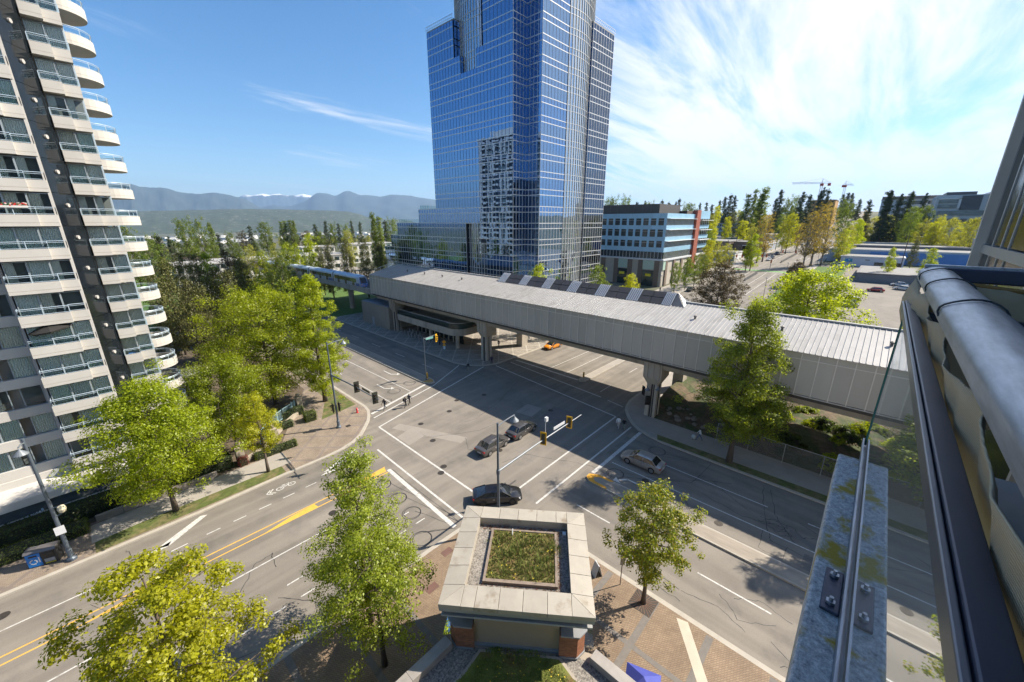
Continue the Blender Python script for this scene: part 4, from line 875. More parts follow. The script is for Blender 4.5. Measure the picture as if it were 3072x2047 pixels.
# ------------------------------------------------------------ train
trw=mat('train_white',(0.52,0.56,0.60),rough=0.3,var=0.05,spec=0.6,coat=0.3); trb=mat('train_blue',(0.03,0.14,0.42),rough=0.3,var=0.08,coat=0.3); trd=mat('train_dark',(0.02,0.023,0.026),rough=0.35); trg=mat('train_window',(0.05,0.055,0.05),rough=0.08,spec=0.9,var=0.4,scale=0.5); trr=mat('train_roof',(0.46,0.54,0.64),rough=0.35,metal=0.2,var=0.06)
train=thing('commuter_train','white and blue four-car train entering the elevated station','train',(51,103,8.62))
CARL=16.9
def car_at(k):
    ya=103+k*CARL; a=Vector(track(ya)); b=Vector(track(ya+CARL-0.5)); return a,b
for k in range(4):
    a,b=car_at(k); d=(b-a); L=d.length; ang=math.atan2(d.y,d.x)
    prof=[(-1.3,0.15),(-1.33,0.9),(-1.33,2.0),(-1.22,2.75),(-0.8,3.08),(0.8,3.08),(1.22,2.75),(1.33,2.0),(1.33,0.9),(1.3,0.15)]
    mb=MB(); n=len(prof); xs=[0,L] if k else [0.0,0.9,1.7,L]
    def P(x,q):
        y_,z_=q
        if k==0 and x<1.7:
            f=[0.80,0.94,1][xs.index(x)]; y_*=f; z_=0.15+(z_-0.15)*(f if z_>1 else 1); 
        return (x + (0 if not(k==0 and x==0.0) else (z_/3.1)*1.25),y_,z_)
    i0=0
    for x in xs:
        for q in prof: mb.v.append(P(x,q))
    for s_ in range(len(xs)-1):
        for q in range(n-1):
            mb.f.append((s_*n+q,s_*n+q+1,(s_+1)*n+q+1,(s_+1)*n+q)); zc=(prof[q][1]+prof[q+1][1])/2
            mb.m.append(2 if zc>2.4 else (0))
    mb.f.append(tuple(range(n))); mb.m.append(1 if k==0 else 3); mb.f.append(tuple(len(xs)*n-1-q for q in range(n))); mb.m.append(3)
    o=mb.build('carriage',[trw,trb,trr,trd],train); o.location=(a.x-51,a.y-103,0); o.rotation_euler=(0,0,ang)
    for side in (-1,1):
        nwin=9
        for q in range(nwin):
            x0=(2.2 if k==0 else 0.7)+q*((L-(2.9 if k==0 else 1.4))/nwin); x1=x0+(L-1.4)/nwin-0.12
            MB().box(x0,min(x1,L-.5),side*1.335-0.012,side*1.335+0.012,1.25,2.3).build('window',trg,o)
        for q in range(3):
            x0=L*(0.2+0.28*q); MB().box(x0,x0+1.3,side*1.345-0.012,side*1.345+0.012,0.35,2.35).build('door',trd if q==9 else trg,o)
        if k in (0,2): MB().box(0.6 if k==0 else L-3.2,2.4 if k==0 else L-0.2,side*1.34-0.012,side*1.34+0.012,0.3,1.1).build('blue_livery',trb,o)
        if k==1: MB().box(0.2,3.0,side*1.34-0.012,side*1.34+0.012,0.3,1.1).build('blue_livery',trb,o)
    MB().box(0.6,L-0.6,-1.1,1.1,-0.1,0.15).build('underframe',trd,o)
    for q in range(3): MB().box(2.5+q*4.5,5+q*4.5,-0.6,0.6,3.08,3.2).build('roof_unit',trr,o)
    if k<3: MB().box(L-0.02,L+0.55,-1.05,1.05,0.2,2.9).build('gangway',trd,o)
    if k==0:
        MB().hexa([(0.32,-0.88,1.15),(0.32,0.88,1.15),(0.36,0.88,1.15),(0.36,-0.88,1.15),(0.93,-0.78,2.5),(0.93,0.78,2.5),(0.97,0.78,2.5),(0.97,-0.78,2.5)]).build('windscreen',trg,o)
        for s_ in (-1,1): MB().box(0.16,0.30,s_*0.75-0.12,s_*0.75+0.12,0.75,0.9).build('headlight',mat('lamp_lens',(0.8,0.8,0.75),rough=0.2),o)
# ------------------------------------------------------------ corner pavilion and green-roofed podium in front of the camera
capm=mat('metal_cap',(0.37,0.335,0.275),rough=0.5,metal=0.15,var=0.10,scale=1.3,col2=(0.21,0.165,0.11),c2range=(0.56,0.72),c2scale=0.8,orand=0.05,bump=0.04,bscale=4)
gravel=mat('roof_gravel',(0.20,0.182,0.16),rough=0.95,var=0.85,scale=11,bump=1.0,bscale=22,detail=3)
brickm=None
def brick_material():
    m=pavermat('red_brick',(0.30,0.125,0.06),(0.24,0.09,0.045),(0.24,0.19,0.15),0.22,0.075,0); return m
pu=Vector((0.61,-0.792)); pv=Vector((0.80,0.60)); pu=pu.normalized(); pv=Vector((-pu.y,pu.x)); PC=Vector((13.29,11.68))
pav=thing('corner_pavilion','square brick corner pavilion with wide pale metal roof edge and planted top','building',(PC.x,PC.y,4.6),math.atan2(pu.y,pu.x))
# local frame: x along pu (camera left to right), y along pv (away from camera)
HU,HV=3.85,3.52; CWD=1.12; ZT=3.4
def cap_piece(mb,x0,x1,y0,y1,tilt):
    mb.box(x0+.008,x1-.008,y0+.008,y1-.008,ZT-0.07,ZT+0.0); return mb
def cap(name,pts):
    """a sloped metal cap sheet: outer edge low, inner edge high"""
    mb=MB(); z=lambda p: ZT-0.05+0.11*(1-max(abs(p[0])/HU,abs(p[1])/HV))*3.2
    top=[(p[0],p[1],z(p)) for p in pts]; bot=[(p[0],p[1],ZT-0.30) for p in pts]; n=len(pts)
    i=len(mb.v); mb.v+=bot+top
    mb.f.append(tuple(i+k for k in range(n-1,-1,-1))); mb.m.append(0); mb.f.append(tuple(i+n+k for k in range(n))); mb.m.append(0)
    for k in range(n): mb.f.append((i+k,i+(k+1)%n,i+n+(k+1)%n,i+n+k)); mb.m.append(0)
    return mb.build('cap_sheet',capm,pav,bevel=0.008)
gp=0.012
for s_ in (-1,1):
    # long sides (constant y), sheets along x
    xs=[-HU+CWD,-1.55,-0.35,0.85,2.05,HU-CWD] if s_<0 else [-HU+CWD,-1.85,-0.65,0.55,1.75,HU-CWD]
    xs=[-2.73,-2.05,-0.86,0.33,1.54,2.73] if s_<0 else [-2.73,-1.55,-0.36,0.83,2.05,2.73]
    for a,b in zip(xs,xs[1:]):
        q=[(a+gp,s_*HV),(b-gp,s_*HV),(b-gp,s_*(HV-CWD)),(a+gp,s_*(HV-CWD))]; cap('c',q if s_<0 else q[::-1])
    ys=[-HV+CWD,-1.2,0.0,1.2,HV-CWD]
    for a,b in zip(ys,ys[1:]):
        q=[(s_*(HU-CWD),a+gp),(s_*HU,a+gp),(s_*HU,b-gp),(s_*(HU-CWD),b-gp)]; cap('c',q if s_>0 else q[::-1])
    for t in (-1,1):
        # mitred corners: two triangles each
        o_,i_=(s_*HU,t*HV),(s_*(HU-CWD),t*(HV-CWD)); e1,e2=(s_*(HU-CWD),t*HV),(s_*HU,t*(HV-CWD))
        for tri in ((i_,e1,o_),(i_,o_,e2)):
            c=(sum(p[0] for p in tri)/3,sum(p[1] for p in tri)/3); q=[(p[0]+(c[0]-p[0])*0.02,p[1]+(c[1]-p[1])*0.02) for p in tri]
            if (q[1][0]-q[0][0])*(q[2][1]-q[0][1])-(q[1][1]-q[0][1])*(q[2][0]-q[0][0])<0: q=q[::-1]
            cap('c',q)
IU,IV=HU-CWD,HV-CWD
graym=mat('grey_flashing',(0.28,0.29,0.30),rough=0.5,metal=0.3,var=0.08)
mb=MB()
for s_ in (-1,1): mb.box(-IU,IU,s_*(IV+0.08)-0.07,s_*(IV+0.08)+0.07,ZT-0.75,ZT-0.0); mb.box(s_*(IU+0.08)-0.07,s_*(IU+0.08)+0.07,-IV,IV,ZT-0.75,ZT-0.0)
mb.build('parapet_lining',capm,pav)
mb=MB()
for s_ in (-1,1): mb.box(-HU+.05,HU-.05,s_*(HV-0.05)-0.03,s_*(HV-0.05)+0.03,ZT-0.5,ZT-0.29); mb.box(s_*(HU-0.05)-0.03,s_*(HU-0.05)+0.03,-HV+.05,HV-.05,ZT-0.5,ZT-0.29)
mb.build('fascia',graym,pav); MB().box(-HU+.1,HU-.1,-HV+.1,HV-.1,ZT-0.92,ZT-0.82).build('soffit',mat('soffit_grey',(0.3,0.3,0.29)),pav)
MB().box(-IU-0.05,IU+0.05,-IV-0.05,IV+0.05,ZT-0.58,ZT-0.48).build('gravel_bed',gravel,pav)
BX0,BX1,BY0,BY1=-1.78,1.95,-1.6,1.85
edg=mat('planter_edging',(0.21,0.165,0.13),rough=0.9,var=0.2,scale=3,bump=0.3,bscale=20)
for x0,x1,y0,y1 in ((BX0,BX1,BY0-.2,BY0),(BX0,BX1,BY1,BY1+.12),(BX0-.14,BX0,BY0-.2,BY1+.12),(BX1,BX1+.14,BY0-.2,BY1+.12)): MB().box(x0+.005,x1-.005,y0+.005,y1-.005,ZT-0.48,ZT-0.30).build('planter_edge',edg,pav)
sedum=mat('sedum_mat',(0.16,0.145,0.04),rough=0.95,var=0.5,scale=3,bump=1.0,bscale=30,col2=(0.19,0.115,0.05),c2range=(0.48,0.62),c2scale=1.6)
MB().box(BX0,BX1,BY0,BY1,ZT-0.48,ZT-0.36).build('planting',sedum,pav)
def tufts(name,pts,par,mats,h=(0.06,0.2),w=0.012,nb=14,spread=0.12,seed=3,flower=0.03):
    r=random.Random(seed); mb=MB()
    for (x,y,z,s_) in pts:
        for k in range(nb):
            a=r.uniform(0,6.283); q=r.random()**0.5*spread*s_; hh=r.uniform(*h)*s_; bx,by=x+q*math.cos(a),y+q*math.sin(a); ln=r.uniform(0.1,0.7)*hh; c,sn=math.cos(a+r.uniform(-1,1)),math.sin(a+r.uniform(-1,1)); ww=w*r.uniform(0.7,1.5)
            mb.mi=0 if r.random()<0.62 else 1
            mb.tri((bx-ww*sn,by+ww*c,z),(bx+ww*sn,by-ww*c,z),(bx+c*ln,by+sn*ln,z+hh))
            if r.random()<flower:
                mb.mi=2; f=0.022; mb.quad((bx-f,by-f,z+hh),(bx+f,by-f,z+hh),(bx+f,by+f,z+hh+.005),(bx-f,by+f,z+hh+.005))
    o=mb.build(name,mats,par); o['kind']='stuff'; return o
gr1=mat('roof_grass_green',(0.16,0.21,0.035),rough=0.8,var=0.3,scale=4); gr2=mat('roof_grass_straw',(0.26,0.20,0.075),rough=0.85,var=0.3,scale=4); yf=mat('yellow_flower',(0.75,0.55,0.02),rough=0.6); red=mat('red_sedum',(0.22,0.07,0.035),rough=0.9,var=0.4,scale=5)
r5=random.Random(5); P_=[]
for k in range(1500): P_.append((r5.uniform(BX0,BX1),r5.uniform(BY0,BY1),ZT-0.36,0.6))
for cx,cy,s_ in ((-0.6,0.3,1.6),(-0.9,0.1,1.5),(-0.1,0.7,1.5),(0.3,-0.8,1.5),(0.9,-1.1,1.4),(-0.8,-1.0,1.2),(1.6,1.1,1.8),(1.95,0.6,1.7),(0.4,1.2,1.2),(-1.0,1.4,1.2),(1.3,-0.1,1.4),(1.5,-0.7,1.4),(-1.5,0.9,1.0),(0.2,0.2,1.2)):
    for q in range(26): P_.append((cx+r5.gauss(0,0.2),cy+r5.gauss(0,0.2),ZT-0.36,s_))
tufts('roof_grass',P_,pav,[gr1,gr2,yf],seed=4,nb=11,flower=0.0008)
P_=[(r5.uniform(-IU+.1,IU-.1),r5.choice([r5.uniform(-IV+.05,BY0-.25),r5.uniform(BY1+.15,IV-.05)]),ZT-0.48,0.6) for k in range(420)]+[(BX1+.2+r5.gauss(0,.08),r5.uniform(-IV+.2,IV-.2),ZT-0.48,0.6) for k in range(150)]
tufts('gravel_sedum',P_,pav,[red,gr2,yf],seed=9,nb=10,h=(0.03,0.09),flower=0)
MB().tube([(-0.62,1.55,ZT-0.4),(-0.62,1.75,ZT-0.05)],0.035,8).build('vent_pipe',mat('white_pvc',(0.7,0.7,0.68),rough=0.4),pav)
MB().box(2.45,2.66,1.9,2.15,ZT-0.48,ZT-0.36).build('drain_box',mat('pale_metal',(0.6,0.66,0.7),rough=0.4),pav)
# brick piers, tan wall
bm=brick_material()
def pier(sx):
    q=[(sx*3.5,-2.2),(sx*3.5,-2.75),(sx*3.1,-3.15),(sx*2.2,-3.15),(sx*2.2,-2.2)]
    mb=MB(); mb.prism(q if sx>0 else q[::-1],0.0,1.55); o=mb.build('brick_pier',bm,pav)
    # wrap the brick bond on the upright faces: real courses as thin proud bricks
    q2=[(p[0]*1.03,p[1]*1.035) for p in q]; MB().prism(q2 if sx>0 else q2[::-1],1.55,1.63).build('pier_coping',graym,o)
    q3=[(p[0]*1.015,p[1]*1.015) for p in q]; MB().prism(q3 if sx>0 else q3[::-1],0.0,0.10).build('pier_base',graym,o)
    brick=mat('brick_face',(0.27,0.11,0.055),rough=0.85,var=0.15,scale=8,orand=0.25); ub=unitbox(brick)
    pts=[(2.2,-3.15),(3.1,-3.15),(3.5,-2.75),(3.5,-2.2)]
    for (a,b) in zip(pts,pts[1:]):
        a=Vector((sx*a[0],a[1])); b=Vector((sx*b[0],b[1])); L=(b-a).length; d=(b-a)/L; nn=Vector((d.y,-d.x))*sx
        for row in range(19):
            z=0.12+row*0.075; off=0.0 if row%2 else -0.105; u=off
            while u<L-0.02:
                u0,u1=max(u,0.004),min(u+0.2,L-0.004); u+=0.21
                if u1-u0<0.03: continue
                c=a+d*((u0+u1)/2)+nn*0.004; link('brick',ub,o,loc=(c.x,c.y,z+0.034),rz=math.atan2(d.y,d.x),scale=(u1-u0,0.03,0.066))
pier(-1); pier(1)
MB().box(-2.2,2.2,-2.9,-2.75,0.0,2.95).build('rear_wall',mat('tan_stucco',(0.33,0.245,0.16),rough=0.85,var=0.08,scale=0.8),pav)
MB().box(-2.2,2.2,-2.98,-2.9,0.0,0.22).build('wall_flashing',graym,pav)
mb=MB(); mb.box(-3.1,3.1,-2.4,3.0,-4.4,2.40); mb.build('lower_body',mat('pavilion_glazing',(0.10,0.11,0.11),rough=0.2,spec=0.6,var=0.2),pav)
for s_ in (-1,1): MB().quad((s_*3.2,-2.2,-0.3),(s_*4.15,-2.2,-0.55),(s_*4.15,1.2,-0.55),(s_*3.2,1.2,-0.3)).build('glass_awning',rglass,pav); 
# podium roof
podm=thing('green_roof_podium','low podium with gravel strip, mossy green roof and metal parapet below the pavilion','building',(0,0,0))
tanw=mat('podium_wall',(0.34,0.29,0.23),rough=0.85,var=0.1,scale=0.4); parm=mat('parapet_cap',(0.30,0.275,0.25),rough=0.55,metal=0.2,var=0.15,scale=1.5,orand=0.05)
outl=[(-34,12.9),(8.6,12.9),(9.2,12.6),(13.2,7.4),(13.5,6.8),(13.5,-34),(-34,-34)]
MB().prism(outl,0.05,4.55).build('walls',tanw,podm)
sheet_=lambda nm,pts,m,z: MB().poly([(x,y,z) for x,y in pts[::-1]]).build(nm,m,podm)
sheet_('gravel_strip',[(-34,12.4),(8.7,12.4),(9.0,12.3),(12.85,7.3),(13.0,6.8),(13.0,-34),(-34,-34)],gravel,4.56)
for k in range(9):
    x1=8.7-k*2.4; MB().box(x1-2.39,x1,12.35,12.92,4.55,5.0).build('parapet_section',parm,podm,bevel=0.01)
for k in range(5):
    y1=6.7-k*2.4; MB().box(12.98,13.55,y1-2.39,y1,4.55,5.0).build('parapet_section',parm,podm,bevel=0.01)
gre=[(-34,10.9),(6.6,10.9),(8.3,10.9),(9.55,11.1),(12.0,7.9),(11.7,6.6),(11.4,5.0),(11.4,-34),(-34,-34)]
edge=inset(gre,-0.16)
MB().prism(edge,4.5,4.66).build('green_roof_edging',mat('edging_strip',(0.33,0.29,0.24),rough=0.85,var=0.1),podm)
MB().prism(gre,4.5,4.70).build('green_roof',mat('moss_mat',(0.13,0.145,0.03),rough=0.95,var=0.5,scale=1.5,bump=1.0,bscale=18,col2=(0.17,0.10,0.045),c2range=(0.52,0.64),c2scale=0.9),podm)
P_=[]
for k in range(6500):
    x,y=r5.uniform(4.0,11.9),r5.uniform(4.0,10.9)
    if (x<=11.4 and y<=6) or (x+ (y-10.9)*0.77<10.0 and x<11.7) : P_.append((x,y,4.68,r5.uniform(0.5,1.1)))
tufts('green_roof_growth',P_,podm,[mat('moss_green',(0.18,0.22,0.025),rough=0.85,var=0.4,scale=1.2,col2=(0.21,0.13,0.06),c2range=(0.5,0.62),c2scale=0.8),gr1,yf],seed=14,nb=14,spread=0.16,h=(0.03,0.11),w=0.02,flower=0.003)
# blue canopy tent on the paving by the podium
tent=thing('canopy_tent','small blue pop-up canopy tent beside the podium parapet','tent',(15.35,4.75,0.14),R(20))
tb=mat('blue_canvas',(0.045,0.06,0.30),rough=0.7,var=0.12,scale=2)
mb=MB(); h=0.9
for a,b in (((-h,-h),(h,-h)),((h,-h),(h,h)),((h,h),(-h,h)),((-h,h),(-h,-h))):
    mb.tri((a[0],a[1],2.15),(b[0],b[1],2.15),(0,0,2.85)); mb.quad((a[0],a[1],1.95),(b[0],b[1],1.95),(b[0],b[1],2.15),(a[0],a[1],2.15))
mb.build('canopy',tb,tent)
for a in ((-h,-h),(h,-h),(h,h),(-h,h)): MB().tube([(a[0]*.97,a[1]*.97,0),(a[0]*.97,a[1]*.97,2.1)],0.025,6).build('leg',winframe,tent)
# ------------------------------------------------------------ the balcony the camera stands on
alu=mat('brushed_aluminium',(0.33,0.36,0.41),rough=0.40,metal=0.65,var=0.30,scale=3,streak=(2,14,14),bump=0.05,bscale=40)
alud=mat('dark_anodised',(0.045,0.055,0.085),rough=0.38,metal=0.5,var=0.15,scale=4)
own=thing('residential_tower','grey window wall of the tower at the right edge of the view','building',(0,0,0))
bodym=mat('own_tower_body',(0.42,0.42,0.41),rough=0.5,var=0.1)
MB().box(-13,4.2,-26,-2.6,0,46).box(4.2,11.0,-40,-3.2,0,22).build('body',bodym,own)
def lichen():
    m=bpy.data.materials.new('lichen_concrete'); m.use_nodes=True; t=m.node_tree; L=t.links.new; b=t.nodes['Principled BSDF']; b.inputs['Roughness'].default_value=0.95
    tc=N(t,'ShaderNodeTexCoord'); n1=N(t,'ShaderNodeTexNoise',i_Scale=48,i_Detail=10,i_Roughness=0.82); L(tc.outputs['Object'],n1.inputs['Vector'])
    cr=N(t,'ShaderNodeValToRGB'); e=cr.color_ramp; e.elements[0].position=0.33; e.elements[0].color=(0.15,0.15,0.15,1); e.elements[1].position=0.62; e.elements[1].color=(0.82,0.80,0.77,1); L(n1.outputs[0],cr.inputs[0])
    n2=N(t,'ShaderNodeTexNoise',i_Scale=4.2,i_Detail=7,i_Roughness=0.6,i_Distortion=0.4); L(tc.outputs['Object'],n2.inputs['Vector'])
    mr=N(t,'ShaderNodeMapRange'); mr.inputs['From Min'].default_value=0.51; mr.inputs['From Max'].default_value=0.60; L(n2.outputs[0],mr.inputs[0])
    mx=N(t,'ShaderNodeMix',data_type='RGBA'); L(mr.outputs[0],mx.inputs['Factor']); L(cr.outputs[0],mx.inputs['A']); mx.inputs['B'].default_value=(0.46,0.32,0.04,1); L(mx.outputs['Result'],b.inputs['Base Color'])
    bp=N(t,'ShaderNodeBump'); bp.inputs['Strength'].default_value=0.8; bp.inputs['Distance'].default_value=0.01; L(n1.outputs[0],bp.inputs['Height']); L(bp.outputs[0],b.inputs['Normal']); return m
bal=thing('balcony_guard','balcony edge with lichen-stained concrete ledge, clear glass panel and aluminium handrail','balcony',(0,-0.2,24.3))
def bl(mb): mb.v=[(x,y+0.2,z-24.3) for x,y,z in mb.v]; return mb
bl(MB().box(-2.5,3.2,-0.266,-0.058,24.28,24.5)).build('concrete_ledge',lichen(),bal,bevel=0.012)
mb=MB(); mb.box(-2.5,3.42,-0.206,-0.198,24.502,24.56); mb.box(-2.5,3.42,-0.172,-0.164,24.502,24.56); mb.box(-2.5,3.42,-0.206,-0.164,24.502,24.51)
bl(mb).build('glazing_channel',alu,bal)
for x in (1.85,):
    for y0,y1 in ((-0.162,-0.10),(-0.262,-0.208)):
        p=bl(MB().box(x-0.13,x+0.13,y0,y1,24.501,24.515)).build('clamp_plate',alud,bal,bevel=0.004)
        for dx in (-0.085,0.085):
            c=(x+dx,(y0+y1)/2); bl(MB().lathe([(0.017,24.515),(0.017,24.527),(0.008,24.527),(0.008,24.545)],6,c)).build('bolt',alu,p)
ge=mat('green_glass_edge',(0.02,0.16,0.13),rough=0.2)
def veiled_glass():
    m=glassmat('clear_guard_glass',(0.86,0.94,0.88),trans=0.88,ior=1.45); t=m.node_tree; L=t.links.new; o=[n for n in t.nodes if n.type=='OUTPUT_MATERIAL'][0]; s0=o.inputs[0].links[0].from_socket
    d=N(t,'ShaderNodeBsdfDiffuse'); d.inputs[0].default_value=(0.55,0.56,0.50,1); mx=N(t,'ShaderNodeMixShader'); mx.inputs[0].default_value=0.17; L(s0,mx.inputs[1]); L(d.outputs[0],mx.inputs[2]); L(mx.outputs[0],o.inputs[0]); return m  # pale diffuse mixed in paints a washed, reflecting veil onto the clear pane
clear=veiled_glass()
bl(MB().quad((-2.5,-0.182,24.52),(3.41,-0.182,24.52),(3.41,-0.182,25.45),(-2.5,-0.182,25.45))).build('glass_panel',clear,bal)
bl(MB().box(3.405,3.413,-0.188,-0.176,24.52,25.45)).build('glass_edge',ge,bal)
bl(MB().box(-2.5,3.66,-0.222,-0.178,25.462,25.5)).build('lower_rail',alud,bal,bevel=0.004)
bl(MB().box(-2.5,3.66,-0.176,-0.164,25.452,25.494)).build('rail_front_strip',mat('rail_strip_grey',(0.17,0.18,0.20),rough=0.35,metal=0.5,var=0.1),bal,bevel=0.003)
mb=MB(); pr=[(-0.085*math.cos(R(a)),0.05*math.sin(R(a))) for a in range(0,181,12)]+[(0.085,-0.035),(-0.085,-0.035)]
n=len(pr); xs=[-2.5,4.02]
for x in xs:
    for y,z in pr: mb.v.append((x,-0.305+y,25.655+z))
for k in range(n): mb.f.append((k,(k+1)%n,n+(k+1)%n,n+k)); mb.m.append(0)
mb.f.append(tuple(range(n-1,-1,-1))); mb.f.append(tuple(n+k for k in range(n))); mb.m+= [0,0]
o=bl(mb).build('handrail',alu,bal)
for p in o.data.polygons: p.use_smooth=len(p.vertices)==4
o.data.set_sharp_from_angle(angle=R(40)) if hasattr(o.data,'set_sharp_from_angle') else None
wire=mat('tie_wire',(0.03,0.04,0.045),rough=0.5)
for x in (3.72,3.1,2.3):
    q=[(x+0.02*math.sin(t),-0.305+0.091*math.cos(R(a)),25.655+0.057*math.sin(R(a))) for t,a in zip(range(14),range(-20,205,17))]; bl(MB().tube(q,0.004,5)).build('cable_tie',wire,bal)
bl(MB().box(3.95,4.02,-2.6,-0.24,25.61,25.70)).build('return_rail',alud,bal,bevel=0.01)
bl(MB().box(3.99,4.05,-2.6,-0.24,25.70,25.715)).build('return_rail_cap',alu,bal)
# tan shade cloth tied under the rails
def clothmat():
    m=bpy.data.materials.new('shade_cloth'); m.use_nodes=True; t=m.node_tree; L=t.links.new; b=t.nodes['Principled BSDF']; b.inputs['Roughness'].default_value=0.95
    tc=N(t,'ShaderNodeTexCoord'); wv=N(t,'ShaderNodeTexWave',i_Scale=60,i_Distortion=1.5,bands_direction='Z'); L(tc.outputs['Object'],wv.inputs['Vector'])
    mr=N(t,'ShaderNodeMix',data_type='RGBA'); L(wv.outputs['Fac'],mr.inputs['Factor']); mr.inputs['A'].default_value=(0.50,0.385,0.23,1); mr.inputs['B'].default_value=(0.60,0.475,0.30,1); L(mr.outputs['Result'],b.inputs['Base Color']); b.inputs['Subsurface Weight'].default_value=0.0
    bp=N(t,'ShaderNodeBump'); bp.inputs['Strength'].default_value=0.5; bp.inputs['Distance'].default_value=0.004; L(wv.outputs['Fac'],bp.inputs['Height']); L(bp.outputs[0],b.inputs['Normal']); return m
clm=clothmat()
mb=MB(); nx,nz=70,14; g_=[]
for i in range(nx+1):
    x=-2.5+6.45*i/nx
    for k in range(nz+1):
        t=k/nz; z=25.625-1.05*t
        if k==0: z-=0.05*abs(math.sin((x-3.1)*math.pi/0.9))
        y=-0.224-0.016*min(1,t/0.12)-0.05*min(1,max(0,t-0.12)/0.2)+0.010*math.sin(x*8.1+t*9)+0.006*math.sin(x*23)
        y+=0.075*sst(2.9,3.6,x)*math.sin(math.pi*min(1,t*2.0))
        g_.append((x,y,z))
mb.v=g_
for i in range(nx):
    for k in range(nz): a=i*(nz+1)+k; mb.f.append((a,a+1,a+nz+2,a+nz+1)); mb.m.append(0)
o=bl(mb).build('shade_cloth',clm,bal,smooth=True); o.modifiers.new('thick','SOLIDIFY').thickness=0.004
mb=MB(); nx=30; g_=[]
for i in range(nx+1):
    y=-0.3-2.2*i/nx
    for k in range(11):
        t=k/10; z=25.60-0.95*t-(0.02*math.sin(y*7) if k==0 else 0); g_.append((3.93+0.03*math.sin(y*5+t*3)+0.02*t,y,z))
mb.v=g_
for i in range(nx):
    for k in range(10): a=i*11+k; mb.f.append((a,a+1,a+12,a+11)); mb.m.append(0)
o=bl(mb).build('shade_cloth',clm,bal,smooth=True); o.modifiers.new('thick','SOLIDIFY').thickness=0.004
bl(MB().tube([(3.945,-0.26-2.2*k/24,25.59+0.012*math.sin(k*0.9)) for k in range(25)],0.016,6)).build('cloth_hem',mat('ochre_hem',(0.34,0.19,0.06),rough=0.9,var=0.2),bal)
bl(MB().box(3.86,3.90,-2.4,-0.3,25.34,25.40)).build('mid_rail',alud,bal)
bl(MB().box(-2.5,4.0,-2.6,-0.28,24.1,24.29)).build('balcony_floor',mat('floor_concrete',(0.28,0.27,0.26),rough=0.9,var=0.1),bal)
# window wall beyond the balcony end
wy=-1.02; fr=mat('window_wall_frame',(0.40,0.40,0.39),rough=0.4,metal=0.4,var=0.06); wg=mat('window_wall_glass',(0.012,0.018,0.024),rough=0.12,spec=0.12,var=0.3,scale=1)
xs=[4.6,6.2,7.5,7.95,8.5,9.1]
for k,(a,b) in enumerate(zip(xs,xs[1:])):
    for z0,z1 in ((22.9,25.55),(25.7,30.9),(31.1,36.9)):
        MB().box(a+0.06,b-0.06,wy-0.10,wy-0.08,z0,z1).build('window_pane',wg,own)
for x in xs: MB().box(x-0.03,x+0.03,wy-0.14,wy-0.07,21.5,44).build('mullion',fr,own)
for z in (22.85,25.62,31.0): MB().box(4.5,9.15,wy-0.15,wy-0.05,z-0.06,z+0.06).build('transom',fr,own)
MB().box(9.1,9.2,wy-2.0,wy+0.03,20,44).build('corner_frame',mat('pale_corner',(0.55,0.53,0.48),rough=0.5,var=0.08),own)
MB().box(4.4,9.0,-3.2,wy-0.2,20,44).build('interior',mat('dark_interior',(0.018,0.02,0.024),rough=0.7),own)
for k in range(7): MB().box(9.2,9.42,wy-2.0,wy+0.02,25.6+2.7*k,25.75+2.7*k).build('slab_edge',fr,own)
# ------------------------------------------------------------ trees
import numpy as np
def leafmat(name,col,hue=0.25,tip=None,trans=0.52,gloss=0.04):
    m=bpy.data.materials.new(name); m.use_nodes=True; t=m.node_tree; t.nodes.clear(); L=t.links.new
    o=N(t,'ShaderNodeOutputMaterial'); g=N(t,'ShaderNodeNewGeometry'); oi=N(t,'ShaderNodeObjectInfo')
    cr=N(t,'ShaderNodeValToRGB'); e=cr.color_ramp
    a=tuple(c*(1-hue*1.3) for c in col); b=tip or tuple(c*(1+hue) for c in col)
    e.elements[0].color=(*a,1); e.elements[1].color=(*b,1); k=e.elements.new(0.5); k.color=(*col,1); L(g.outputs['Random Per Island'],cr.inputs[0])
    mr=N(t,'ShaderNodeMapRange'); mr.inputs['To Min'].default_value=0.82; mr.inputs['To Max'].default_value=1.18; L(oi.outputs['Random'],mr.inputs[0])
    vm=N(t,'ShaderNodeVectorMath',operation='SCALE'); L(cr.outputs[0],vm.inputs[0]); L(mr.outputs[0],vm.inputs['Scale'])
    d=N(t,'ShaderNodeBsdfDiffuse'); tr=N(t,'ShaderNodeBsdfTranslucent'); L(vm.outputs[0],d.inputs[0])
    v2=N(t,'ShaderNodeVectorMath',operation='MULTIPLY'); L(vm.outputs[0],v2.inputs[0]); v2.inputs[1].default_value=(1.75,1.75,0.55); L(v2.outputs[0],tr.inputs[0])
    mx=N(t,'ShaderNodeMixShader'); mx.inputs[0].default_value=trans; L(d.outputs[0],mx.inputs[1]); L(tr.outputs[0],mx.inputs[2])
    gl=N(t,'ShaderNodeBsdfGlossy'); gl.inputs['Roughness'].default_value=0.45; gl.inputs['Color'].default_value=(0.6,0.6,0.55,1)
    m2=N(t,'ShaderNodeMixShader'); m2.inputs[0].default_value=gloss; L(mx.outputs[0],m2.inputs[1]); L(gl.outputs[0],m2.inputs[2]); L(m2.outputs[0],o.inputs[0])
    MATS[name]=m; return m
bark=mat('bark',(0.10,0.078,0.06),rough=0.9,var=0.3,scale=3,bump=0.6,bscale=12,streak=(3,3,0.6)); barkp=mat('pale_bark',(0.22,0.18,0.15),rough=0.9,var=0.3,scale=3,bump=0.5,bscale=12)
